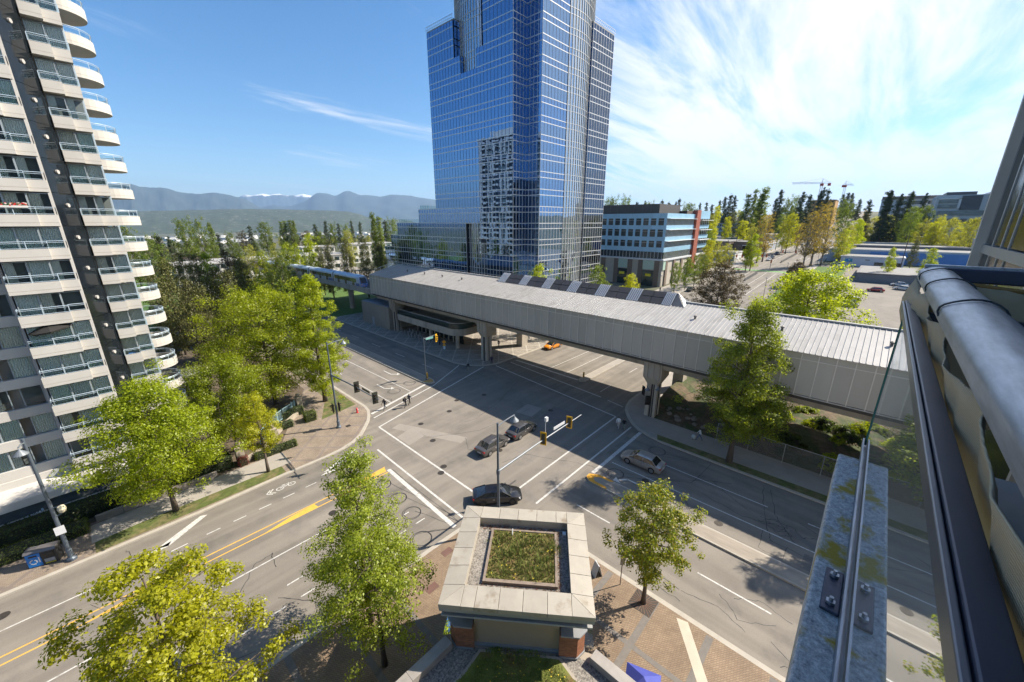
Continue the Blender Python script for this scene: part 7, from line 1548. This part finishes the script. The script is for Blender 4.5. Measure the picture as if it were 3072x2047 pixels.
# ------------------------------------------------------------ street furniture
pole=mat('blue_grey_pole',(0.10,0.125,0.155),rough=0.5,metal=0.3,var=0.08); galv=mat('galvanised_arm',(0.17,0.19,0.21),rough=0.5,metal=0.2,var=0.06); sigy=mat('signal_yellow',(0.72,0.40,0.01),rough=0.5,var=0.05); sigb=mat('signal_black',(0.012,0.013,0.012),rough=0.5); sigd=mat('signal_back_dark',(0.045,0.045,0.03),rough=0.6); teal=mat('teal_sign',(0.20,0.42,0.38),rough=0.5); lensr=mat('dark_lens',(0.05,0.01,0.01),rough=0.2); lens_o=mat('signal_orange',(0.85,0.16,0.02),rough=0.5)
def signal_head(parent,x,y,z,face,front=sigy,back=sigd,name='signal_head'):
    """three-lamp head with backboard; face = heading the lamps look to"""
    h=MB().box(-.09,.09,-.17,.17,-.5,.5).build(name,sigd if back is sigd else back,parent); h.location=(x,y,z); h.rotation_euler=(0,0,face)
    MB().box(-.01,.02,-.30,.30,-.68,.68).build('backboard',front,h).location=(0.04,0,0)
    for k in (-1,0,1):
        MB().tube([(.09,0,k*.31),(.13,0,k*.31)],.11,10).build('lens',lensr if k else sigb,h); MB().hexa([(.10,-.13,k*.31+.09),(.30,-.10,k*.31+.07),(.30,.10,k*.31+.07),(.10,.13,k*.31+.09),(.10,-.13,k*.31+.13),(.30,-.10,k*.31+.10),(.30,.10,k*.31+.10),(.10,.13,k*.31+.13)]).build('visor',front if front is sigy else sigb,h)
    return h
def luminaire(parent,x,y,z,rz,arm=2.2):
    a=MB(); a.tube([(0,0,-.1),(arm*.5,0,.10),(arm,0,.16)],0.05,7); q=a.build('lamp_arm',galv,parent); q.location=(x,y,z); q.rotation_euler=(0,0,rz)
    l=MB().lathe([(.06,.05),(.10,-.05),(.26,-.22),(.38,-.36),(.38,-.40),(.22,-.44),(.01,-.46)],16,(arm,0)).build('lamp_shade',galv,parent); l.location=(x,y,z); l.rotation_euler=(0,0,rz)
def mast(name,label,x,y,h,armz,armlen,armaz,lumz,lumaz,heads,lumarm=2.0):
    o=thing(name,label,'traffic signal',(x,y,0.13))
    MB().lathe([(.30,0),(.30,.18),(.20,.30),(.17,.75),(.20,.8),(.20,.95),(.13,1.05),(.105,armz-.3),(.15,armz-.25),(.15,armz+.15),(.10,armz+.2),(.075,h),(.09,h),(.09,h+.1)],14).build('pole',pole,o,smooth=False)
    d=Vector((math.cos(armaz),math.sin(armaz),0))
    MB().tube([tuple(Vector((0,0,armz))),tuple(d*armlen*.4+Vector((0,0,armz+.28))),tuple(d*armlen+Vector((0,0,armz+.45)))],[.10,.075,.045],10).build('mast_arm',galv if name.endswith('mast') and armlen>11.9 else pole,o)
    if lumz: luminaire(o,0,0,lumz,lumaz,lumarm)
    for u,face,fr in heads: p=d*u+Vector((0,0,armz+.42)); signal_head(o,p.x,p.y,p.z,face,fr)
    return o
s1=mast('signal_mast','tall lamp post with a long signal arm behind the pavilion',19.55,19.75,10.4,6.0,12.4,R(0),10.3,R(0),[(6.0,R(20),sigy),(10.2,R(20),sigy)])
MB().tube([(6.3,0,6.3),(6.3,0,8.3)],.035,6).build('sensor_post',whp,s1); MB().box(6.25,6.55,-.12,.12,8.1,8.5).build('sensor',whp,s1); MB().box(7.6,9.4,-.02,.02,6.65,6.95).build('street_sign',whp,s1)
s2=mast('signal_mast','blue-grey signal pole with lamp on the garden corner paving',17.9,47.7,11.6,7.4,11.8,R(-90),11.5,R(0),[(6.8,R(-100),sigd),(11.0,R(-100),sigd)])
for a in (R(-10),R(170)): signal_head(s2,0.35*math.cos(a),0.35*math.sin(a),2.9,a,sigb,sigb,'pedestrian_signal')
MB().box(-.02,.02,-9.9,-8.2,7.95,8.2).build('street_sign',sigd,s2)
s3=thing('median_signal','signal post with teal street sign on the far traffic island','traffic signal',(35.2,52.7,0.16))
MB().lathe([(.16,0),(.16,.1),(.08,.15),(.06,7.6)],12).build('pole',pole,s3); MB().tube([(0,0,7.3),(2.4,0,7.5)],.05,8).build('mast_arm',galv,s3); signal_head(s3,2.45,-.05,6.95,R(-60)); MB().box(.4,1.9,-.04,-.01,7.0,7.35).build('street_sign',teal,s3)
hz=mat('hazard_yellow',(0.72,0.40,0.02),rough=0.5)
def hazard(x,y,label,z=0.16):
    o=thing('hazard_marker',label,'sign',(x,y,z)); MB().tube([(0,0,0),(0,0,1.0)],.03,6).build('post',galv,o); b=MB().box(-.14,.14,-.02,.02,.35,1.35).build('board',hz,o)
    for k in range(4): MB().hexa([(-.138,-.026,.40+k*.24),(.138,-.026,.52+k*.24),(.138,-.021,.52+k*.24),(-.138,-.021,.40+k*.24),(-.138,-.026,.50+k*.24),(.138,-.026,.62+k*.24),(.138,-.021,.62+k*.24),(-.138,-.021,.50+k*.24)]).build('stripe',sigb,b)
    o.rotation_euler=(0,0,R(-45)); return o
hazard(35.2,52.35,'yellow and black hazard board on the island by the signal post'); hazard(53.6,33.1,'yellow and black hazard board on the island under the station')
s4=thing('hanging_signal','yellow backed signal hanging under the station beam','traffic signal',(55.0,30.9,5.6)); signal_head(s4,0,0,0,R(-120)); MB().tube([(0,0,.6),(0,0,1.9)],.05,6).build('hanger',pole,s4)
s5=thing('pillar_signal','dark signal cluster fixed to the near station pillar','traffic signal',(48.35,19.6,3.6)); signal_head(s5,-.2,.5,.3,R(150),sigb,sigb); signal_head(s5,-.3,-.2,-.9,R(215),sigb,sigb,'pedestrian_signal'); 
for dx,dy in ((-.15,0),(.9,-1.0)): luminaire(s5,dx,dy,1.1,R(200),.5)
lp=thing('street_lamp','blue-grey street lamp with white notice beside the recycling bin','street lamp',(-5.9,42.6,0.13))
MB().lathe([(.30,0),(.30,.2),(.19,.32),(.16,.9),(.19,.95),(.14,1.1),(.085,10.8),(.10,10.8),(.09,10.95)],14).build('pole',pole,lp); luminaire(lp,0,0,10.7,R(-95),1.4); MB().box(-.28,.28,-.19,-.16,2.6,3.3).build('notice',whp,lp); MB().lathe([(.05,4.2),(.2,4.3),(.26,4.55),(.2,4.8),(.03,4.9)],12,(.45,.1)).build('globe_lamp',mat('cream_globe',(0.6,0.55,0.4),rough=0.3),lp); MB().tube([(0,0,4.1),(.45,.1,4.2)],.04,6).build('globe_arm',pole,lp)
# recycling station
rb=thing('recycling_bin','double street bin with a blue recycling front beside the lamp','bin',(-7.25,43.75,0.14),R(-20)); bb=mat('bin_blue',(0.005,0.17,0.50),rough=0.4,var=0.05)
MB().box(-.85,.85,-.38,.38,.02,1.28).build('housing',mat('bin_dark',(0.035,0.035,0.037),rough=0.5),rb,bevel=0.03); MB().hexa([(-.9,-.45,1.28),(.9,-.45,1.28),(.9,.42,1.28),(-.9,.42,1.28),(-.88,-.35,1.45),(.88,-.35,1.45),(.88,.3,1.45),(-.88,.3,1.45)]).build('lid',mat('bin_lid',(0.16,0.15,0.15),rough=0.45,metal=0.3),rb)
f=MB().box(-.82,-.03,-.415,-.385,.08,1.22).build('blue_front',bb,rb); MB().box(-.65,-.2,-.425,-.414,.95,1.08).build('slot',sigb,rb); MB().box(.08,.75,-.42,-.384,.62,1.1).build('litter_opening',sigb,rb); MB().box(.12,.7,-.43,-.384,.25,.55).build('label_plate',mat('bin_plate',(0.3,0.3,0.3)),rb); MB().box(.12,.7,-.432,-.384,.14,.2).build('yellow_strip',yel,rb)
mb=MB()
for k in range(3):
    a0=R(90+120*k); a1=R(90+120*k+78); n=6
    for q in range(n):
        t0,t1=a0+(a1-a0)*q/n,a0+(a1-a0)*(q+1)/n
        mb.quad(*[(-.47+r_*math.cos(t),-.421,.52+r_*math.sin(t)) for r_,t in ((.15,t0),(.23,t0),(.23,t1),(.15,t1))])
    mb.tri(*[(-.47+r_*math.cos(t),-.421,.52+r_*math.sin(t)) for r_,t in ((.11,a1),(.27,a1),(.19,a1+R(28)))])
for k in range(6): mb.box(-.17,-.09,-.422,-.419,.40+k*.085,.46+k*.085)
mb.build('recycling_symbol',whp,rb)
# hydrant
hy=thing('fire_hydrant','small red fire hydrant near the garden corner kerb','hydrant',(21.5,49.9,0.14)); rdm=mat('hydrant_red',(0.55,0.045,0.05),rough=0.45)
MB().lathe([(.18,0),(.18,.06),(.12,.08),(.12,.5),(.15,.52),(.15,.58),(.11,.66),(.03,.74),(.03,.8)],12).build('barrel',rdm,hy); 
for s_ in (-1,1): MB().tube([(0,0,.42),(s_*.2,0,.42)],.055,8).build('outlet',whp,hy)
# station signs
tp=thing('transit_sign','tall blue transit pylon with a white T by the station entrance','sign',(48.9,67.2,0.14),R(-45)); MB().box(-.1,.1,-.1,.1,0,3.4).build('post',mat('pylon_dark',(0.02,0.025,0.04)),tp); MB().box(-.42,.42,-.09,.09,3.4,4.5).build('panel',mat('transit_blue',(0.012,0.035,0.16),rough=0.4),tp)
for s_ in (-1,1): MB().box(-.22,.22,min(s_*.092,s_*.1),max(s_*.092,s_*.1),4.15,4.28).build('letter_bar',whp,tp); MB().box(-.07,.07,min(s_*.092,s_*.1),max(s_*.092,s_*.1),3.65,4.149).build('letter_stem',whp,tp)
ws=thing('warning_sign','orange diamond warning sign over a white plate at the kerb','sign',(45.0,60.3,0.14),R(-45)); MB().tube([(0,0,0),(0,0,3.3)],.03,6).build('post',galv,ws); MB().prism([(0,0),(0,0)],0,0) if False else None
MB().hexa([(0,-.03,2.55),(.42,-.03,2.97),(.42,-.015,2.97),(0,-.015,2.55),(-.42,-.03,2.97),(0,-.03,3.39),(0,-.015,3.39),(-.42,-.015,2.97)]).build('diamond',mat('sign_orange',(0.75,0.30,0.01),rough=0.5),ws); MB().box(-.25,.25,-.032,-.016,2.15,2.5).build('tab',mat('sign_amber',(0.75,0.38,0.01),rough=0.5),ws); MB().box(-.2,.2,-.032,-.016,1.45,2.1).build('plate',mat('pale_blue_plate',(0.5,0.6,0.68)),ws); MB().box(-.14,.14,-.04,-.031,2.92,2.98).build('pictogram',sigb,ws)
sb=thing('sandwich_board','white sandwich board standing on the shop paving','sign',(21.5,11.1,0.14),R(60))
for s_ in (-1,1): MB().hexa([(-.32,s_*.3,0),(.32,s_*.3,0),(.32,s_*.3+.03,0),(-.32,s_*.3+.03,0),(-.32,s_*.02,1.05),(.32,s_*.02,1.05),(.32,s_*.02+.03,1.05),(-.32,s_*.02+.03,1.05)]).build('board',whp,sb)
MB().box(-.1,.1,-.2,-.17,.55,.75).build('print',mat('board_print',(0.25,0.08,0.1)),sb)
ps=thing('parking_sign','narrow parking sign on a slim post beside the shop kerb','sign',(21.9,9.35,0.14),R(-40)); MB().tube([(0,0,0),(0,0,3.1)],.035,6).build('post',mat('brown_post',(0.12,0.09,0.075),rough=0.6),ps); MB().box(-.17,.17,-.04,-.02,1.9,3.1).build('plate',mat('sign_back',(0.32,0.29,0.26),rough=0.5),ps)
# tree grate, paving bands
gr=thing('tree_grate','square rusty tree grate around the young tree','grate',(21.7,7.45,0.14)); gm=mat('grate_rust',(0.13,0.075,0.05),rough=0.8,var=0.2)
for k in range(24):
    a=2*math.pi*k/24; e=0.78/max(abs(math.cos(a)),abs(math.sin(a))); MB().bar((.22*math.cos(a),.22*math.sin(a),.012),(e*math.cos(a),e*math.sin(a),.012),.05,.02).build('grate_bar',gm,gr)
MB().box(-.8,.8,-.8,.8,0,.006).build('grate_frame',iron,gr)
bandm=mat('grey_paver_band',(0.155,0.14,0.125),rough=0.9,var=0.15,scale=3)
mb=MB()
for k in range(8): y=10.4-k*3.6; mb.quad((14.2,y-.22,.1415),(22.4,y-.22,.1415),(22.4,y+.22,.1415),(14.2,y+.22,.1415))
mb.quad((18.2,-40,.1425),(18.55,-40,.1425),(18.55,17,.1425),(18.2,17,.1425)); mb.build('paver_band',bandm,kind='structure')
MB().quad((22.2,5.3,.1445),(14.0,-1.0,.1445),(14.0,-1.7,.1445),(22.4,4.6,.1445)).build('concrete_band',mat('pale_band',(0.45,0.40,0.32),rough=0.9,var=0.08),kind='structure')
mb=MB()
for k in range(12): x=10-k*3.4; mb.quad((x-.2,14,.1418),(x+.2,14,.1418),(x+.2,22.1,.1418),(x-.2,22.1,.1418))
mb.build('paver_band',bandm,kind='structure')
for x in (12.2,17.4,15.0): link('utility_cover',unitbox(mat('rust_cover',(0.13,0.07,0.055),rough=0.8,var=0.2)),None,loc=(x,21.2 if x>13 else 19.4,.14),scale=(.9,.6,.012),kind='structure')
MB().box(18.6,19.2,46.9,47.5,.13,.142).build('utility_cover',iron,kind='structure')
# painted island noses
MB().poly([(34.25,52.6,.168),(34.4,51.9,.168),(34.9,51.2,.168),(35.5,51.2,.168),(35.95,51.9,.168),(36.0,52.6,.168)]).build('painted_nose',mat('ochre_nose',(0.42,0.25,0.08),rough=0.85,var=0.25,scale=3),kind='structure')
mb=MB(); nose=[(30.78,15.5),(30.78,17.6),(31.2,18.22),(31.8,18.27),(32.37,17.4),(32.42,15.6)]
for a,b in zip(nose,nose[1:]):
    a_,b_=Vector(a),Vector(b); c=Vector((31.6,16.4)); ia,ib=a_.lerp(c,.42),b_.lerp(c,.42); mb.quad((*a,.168),(*ib.lerp(b_,1),.168),(ib.x,ib.y,.168),(ia.x,ia.y,.168))
    mb.quad((a[0],a[1],.0),(b[0],b[1],.0),(b[0],b[1],.168),(a[0],a[1],.168)); 
o=mb.build('painted_nose',mat('yellow_nose',(0.62,0.30,0.03),rough=0.8,var=0.2,scale=3),kind='structure')
for v in o.data.vertices:
    if v.co.z<.167 or True: v.co.x+= (v.co.x-31.6)*.006; v.co.y+=(v.co.y-16.4)*.004
# fences
def chain_fence(label,a,b,h,posts,m,z=.13,mesh_alpha=True):
    o=thing('chain_link_fence',label,'fence',(a[0],a[1],z)); A,B=Vector(a),Vector(b); d=B-A
    for k in range(posts+1): p=d*k/posts; MB().tube([(p.x,p.y,0),(p.x,p.y,h)],.035,6).build('post',m,o)
    MB().tube([(0,0,h),(d.x,d.y,h)],.028,6).build('top_rail',m,o); mw=MB(); L=d.length; n=int(L/.16)
    u=d.normalized()
    for k in range(-int(h/.16),n):
        x0,x1=k*.16,k*.16+h; z0,z1=0,h
        if x0<0: z0=-x0; x0=0
        if x1>L: z1=h-(x1-L); x1=L
        for s_ in (0,1):
            za,zb2=(z0,z1) if s_==0 else (h-z0,h-z1); mw.bar((u.x*x0,u.y*x0,za),(u.x*x1,u.y*x1,zb2),.007)
    w_=mw.build('wire_mesh',m,o); w_['kind']='stuff'; return o
fm=mat('fence_galv',(0.42,0.42,0.40),rough=0.45,metal=0.5)
chain_fence('chain-link fence between the sidewalk and the grassy bank',(48.15,10.4),(48.15,-24),2.4,10,fm)
bgf=mat('blue_green_fence',(0.30,0.44,0.48),rough=0.5,var=0.05)
def picket(label,pts,h,m,gap=.14,z=.3,name='picket_fence',w=.03):
    o=thing(name,label,'fence',(pts[0][0],pts[0][1],z)); P0=Vector(pts[0])
    for a,b in zip(pts,pts[1:]):
        A,B=Vector(a)-P0,Vector(b)-P0; d=B-A; n=int(d.length/gap)
        for zz in (.15,h-.1): MB().bar((A.x,A.y,zz),(B.x,B.y,zz),.045).build('rail',m,o)
        for k in range(n+1):
            p=A+d*k/n
            if k%12==0 or k==n: MB().box(p.x-.06,p.x+.06,p.y-.06,p.y+.06,0,h+.15).build('post',m,o)
            else: link('picket',unitbox(m),o,loc=(p.x,p.y,h/2),scale=(w,w,h))
    return o
picket('pale blue-green metal fence beside the stone gate pillar',[(9.6,50.4),(11.4,53.2),(13.6,55.2),(15.7,56.6)],1.5,bgf,.15)
picket('pale blue picket fence at the foot of the condominium',[(-13,49.0),(-9.4,49.5),(-7.4,50.0)],1.25,railm,.16,w=.09)
pst=mat('stone_pillar',(0.33,0.285,0.225),rough=0.9,var=0.15,scale=1.5,bump=0.3,bscale=10)
def gate_pillar(x,y,label):
    o=thing('gate_pillar',label,'pillar',(x,y,.13)); MB().box(-.38,.38,-.38,.38,0,1.95).build('shaft',pst,o,bevel=.03); MB().box(-.45,.45,-.45,.45,1.95,2.1).build('cap',pst,o,bevel=.02); MB().sphere((0,0,2.38),.3,14,8).build('ball',pst,o,smooth=True)
gate_pillar(16.3,56.7,'stone gate pillar topped with a ball at the garden corner'); gate_pillar(7.0,47.9,'stone pillar with a ball near the dark red shrub'); gate_pillar(10.9,49.6,'stone pillar hidden behind the golden-green tree')
gw_=thing('garden_wall','low curved stone garden wall along the corner paving','wall',(7,47.6,.13)); wp_=[(7.4,47.7),(9.2,48.6),(10.6,49.8),(11.8,51.6),(13.3,53.4),(15,54.9),(16.6,56.1)]
for a,b in zip(wp_,wp_[1:]):
    A,B=Vector(a)-Vector((7,47.6)),Vector(b)-Vector((7,47.6)); d=B-A; n_=Vector((-d.y,d.x)).normalized(); MB().obox((A+B)/2,d.normalized(),d.length/2-.01,n_,.16,0,.55).build('wall_section',pst,gw_)
lw=thing('low_wall','long low concrete wall behind the maple trunk','wall',(-4.4,46.9,.13))
for k in range(5): MB().box(k*1.8+.01,k*1.8+1.79,-.15,.15,0,.65).build('wall_section',mat('low_wall_concrete',(0.20,0.175,0.15),rough=0.9,var=0.15),lw)
# lamps of the car park, signals at the far crossing
def park_lamp(x,y,label,h=7.5):
    o=thing('park_lamp',label,'street lamp',(x,y,T(x,y)+.05)); MB().lathe([(.14,0),(.14,.3),(.07,.4),(.05,h)],10).build('pole',mat('dark_brown_pole',(0.05,0.042,0.038),rough=0.5),o); MB().lathe([(.05,h),(.34,h+.1),(.34,h+.2),(.05,h+.3)],12).build('lamp_head',galv,o)
for x,y,lb in ((142,24.4,'dark lamp post left of the grass island'),(178,24.7,'dark lamp post behind the grass island'),(141,21.2,'lamp post with pale head in front of the grass island'),(130,52.5,'lamp post on the pavement by the office trees'),(240,21.8,'tall dark utility post beside the parked minivan')): park_lamp(x,y,lb,7.5 if x!=240 else 12)
def far_signal(x,y,label,arm,az):
    o=thing('far_signal',label,'traffic signal',(x,y,T(x,y))); MB().lathe([(.15,0),(.10,.4),(.07,6.4)],10).build('pole',mat('grey_pole',(0.13,0.125,0.12),rough=0.5),o); d=Vector((math.cos(az),math.sin(az),0)); MB().tube([(0,0,6),tuple(d*arm+Vector((0,0,6.2)))],.06,6).build('mast_arm',mat('grey_pole',(0.13,0.125,0.12)),o)
    for u in (.55,1.0): p=d*arm*u; signal_head(o,p.x,p.y,5.9,R(180),lens_o,lens_o)
    signal_head(o,0,0,3.4,R(200),lens_o,lens_o)
far_signal(236,24,'orange signals on the right corner of the far crossing',12,R(90)); far_signal(205,51.5,'orange signals on the left corner of the far crossing',5,R(-90)); far_signal(236,52,'orange signal by the trees across the far crossing',4,R(-90)); far_signal(212,36,'orange signals on the barrier at the far crossing',4,R(90))
for x,y,lb,h in ((204,53,'wooden utility pole left of the far crossing',13),(232,-7,'leaning utility pole by the white shop',15),(255,62,'utility pole behind the white corner shop',13),(300,50,'utility pole up the left side of the avenue',12)):
    o=thing('utility_pole',lb,'pole',(x,y,T(x,y))); MB().tube([(0,0,0),(0,0,h)],[.17,.11],8).build('pole',mat('pole_wood',(0.09,0.07,0.055),rough=0.9),o); MB().box(-.06,.06,-1.1,1.1,h-.9,h-.75).build('cross_arm',mat('pole_wood',(0.09,0.07,0.055)),o)
cb=thing('control_cabinet','pale traffic control cabinet on the grass island','cabinet',(226,12,T(226,12)+.1)); MB().box(-.9,.9,-1.2,1.2,0,1.9).build('housing',lg,cb,bevel=.04); MB().box(-.93,-.9,-.9,.9,.3,1.6).build('door',mat('cabinet_door',(0.32,0.33,0.34)),cb)
# rocks at the pillar foot
rk=MB(); rr_=random.Random(6)
for k in range(26):
    x,y,s_=49.9+rr_.uniform(0,3.4),17.9-rr_.uniform(0,7.5),rr_.uniform(.18,.5); mb=MB(); mb.sphere((0,0,0),s_,7,5,.7); mb.v=[(vx*rr_.uniform(.8,1.2),vy*rr_.uniform(.8,1.2),vz) for vx,vy,vz in mb.v]
    mb.build('rock',mat('bank_rock',(0.20,0.175,0.145),rough=0.95,var=0.2,scale=2,orand=0.25),None,label='rough grey rock piled behind the station pillar',cat='rock',group='rocks behind the station pillar').location=(x,y,.2+max(0,(x-50))*.15)
# ------------------------------------------------------------ people
skin=[mat('skin_a',(0.30,0.17,0.11),rough=0.6),mat('skin_b',(0.16,0.085,0.055),rough=0.6)]; hairm=mat('dark_hair',(0.015,0.012,0.01),rough=0.7); shoe=mat('dark_shoes',(0.03,0.03,0.03),rough=0.6)
def person(label,x,y,rz,top,legs,h=1.72,stride=0.32,sk=0,z=None,hold=None,lean=0.0):
    """one continuous body grown from a jointed skeleton; materials follow the clothing"""
    k=h/1.75; J=[];E=[];Rr=[]
    def j(p,r,par=None):
        J.append((p[0]*k,p[1]*k,p[2]*k)); Rr.append(r*k if not isinstance(r,tuple) else (r[0]*k,r[1]*k)); i=len(J)-1
        if par is not None: E.append((par,i))
        return i
    l=lean
    pel=j((0,0,.95),(.13,.17)); wa=j((.02*l,0,1.10),(.115,.15),pel); chs=j((.06*l,0,1.32),(.12,.185),wa); nb=j((.09*l,0,1.47),.07,chs); nk=j((.10*l,0,1.54),.055,nb); hd=j((.12*l,0,1.65),(.095,.08),nk); j((.12*l,0,1.75),(.06,.05),hd)
    for s_ in (-1,1):
        f=s_*stride; hip=j((0,s_*.09,.90),.095,pel); kn=j((f*.55+.06,s_*.09,.50),.062,hip); an=j((f-.04*(f<0),s_*.09,.09),.042,kn); j((f+.13,s_*.10,.04),.035,an)
        sh=j((.07*l,s_*.19,1.42),.062,chs); el=j((-f*.35+.02,s_*.25,1.14),.045,sh); wr=j((-f*.6+.12,s_*.24,.93),.033,el); ha=j((-f*.68+.15,s_*.235,.84),(.022,.038),wr)
        for q in range(2): j((-f*.7+.15+.03*q,s_*(.225+.015*q),.76+.01*q),.014,ha)
        j((-f*.68+.2,s_*.21,.83),.013,ha)
    me=bpy.data.meshes.new('body'); me.from_pydata(J,E,[]); o=bpy.data.objects.new('person',me); COL.objects.link(o)
    md=o.modifiers.new('skin','SKIN'); md.use_smooth_shade=True
    for i,v in enumerate(me.skin_vertices[0].data): v.radius=Rr[i] if isinstance(Rr[i],tuple) else (Rr[i],Rr[i]); v.use_root=(i==0)
    ss=o.modifiers.new('sub','SUBSURF'); ss.levels=1; ss.render_levels=1
    dg=bpy.context.evaluated_depsgraph_get(); m2=bpy.data.meshes.new_from_object(o.evaluated_get(dg)); bpy.data.objects.remove(o)
    m2.materials.clear()
    for m_ in (skin[sk],top,legs,hairm,shoe): m2.materials.append(m_)
    for p in m2.polygons:
        c=p.center/k; i_=1
        if c.z>1.56: i_=3 if (c.z>1.70 or c.x<.02+.12*l) else 0
        elif c.z>1.50: i_=0
        elif abs(c.y)>.19 and c.z<.90: i_=0
        elif c.z<.10: i_=4
        elif c.z<.98 and abs(c.y)<.19: i_=2
        p.material_index=i_
    o=link('person',m2,None,loc=(x,y,(0.008 if z is None else z)),rz=rz,label=label,cat='person')
    return o
def cloth(n,c): return mat('cloth_'+n,c,rough=0.9,var=0.12,scale=6)
blkc,navy,wht,grn,gry,den,khk,pur=cloth('black',(0.012,0.012,0.014)),cloth('navy',(0.02,0.028,0.05)),cloth('white',(0.65,0.66,0.68)),cloth('greygreen',(0.16,0.20,0.18)),cloth('grey',(0.3,0.3,0.3)),cloth('denim',(0.07,0.11,0.20)),cloth('pale_khaki',(0.45,0.43,0.40)),cloth('dark_violet',(0.05,0.04,0.08))
person('person in black jacket with backpack walking over the far crosswalk',27.2,46.5,R(20),blkc,blkc,1.76,.34,1)
person('second person in dark clothes beside the one with the backpack',28.1,46.9,R(20),navy,blkc,1.78,.30,0)
person('person in black walking behind the hanging signal by the kerb',24.8,48.1,R(200),blkc,navy,1.75,.36,1)
person('person in black top and grey-green trousers crossing below the station',42.9,50.7,R(215),blkc,grn,1.72,.30,1)
person('person in dark violet waiting at the pillar corner',48.3,50.2,R(240),pur,pur,1.70,.06,0,.14)
person('person in black standing beside the plaza pillar',56.5,56.4,R(200),blkc,blkc,1.72,.05,1,.14)
person('person in white shirt and pale trousers on the near crosswalk',42.85,20.8,R(200),wht,khk,1.74,.28,1)
person('person in black T-shirt beside the one in white',42.95,20.05,R(200),blkc,grn,1.70,.26,0)
person('person in white hooded top pulling a bag along the fence',46.8,11.9,R(110),wht,den,1.70,.34,0,.14,lean=.6)
person('person in black on the pavement by the office block',139,56,R(180),blkc,blkc,1.72,.2,0,T(139,56)+.15)
bp=thing('backpack','black backpack on the walker crossing at the garden corner','backpack',(26.95,46.4,1.05),R(20)); MB().sphere((0,0,.28),.2,10,7,1.35).build('bag',blkc,bp,smooth=True); MB().box(.02,.2,-.12,-.09,.12,.5).build('strap',blkc,bp)
sc_=thing('shopping_bag','pale wheeled bag pulled by the person at the fence','bag',(46.65,12.55,.14)); MB().sphere((0,0,.33),.27,12,8,1.1).build('bag',mat('bag_grey',(0.42,0.46,0.46),rough=0.8),sc_,smooth=True); MB().tube([(0,0,.55),(.1,-.45,.85)],.015,6).build('handle',blk,sc_)
for s_ in (-1,1): MB().tube([(s_*.14-.02,0,.06),(s_*.14+.02,0,.06)],.06,10).build('wheel',tyre,sc_)
# ------------------------------------------------------------ haze
def haze():
    m=bpy.data.materials.new('haze_air'); m.use_nodes=True; t=m.node_tree; t.nodes.clear(); o=N(t,'ShaderNodeOutputMaterial'); v=N(t,'ShaderNodeVolumePrincipled'); v.inputs['Color'].default_value=(0.40,0.64,1.0,1); v.inputs['Density'].default_value=3.6e-5; v.inputs['Anisotropy'].default_value=0.2; t.links.new(v.outputs[0],o.inputs['Volume'])
    ob_=MB().box(-33500,33500,-33500,33500,-260,2200).build('haze',m); ob_['kind']='stuff'
haze()
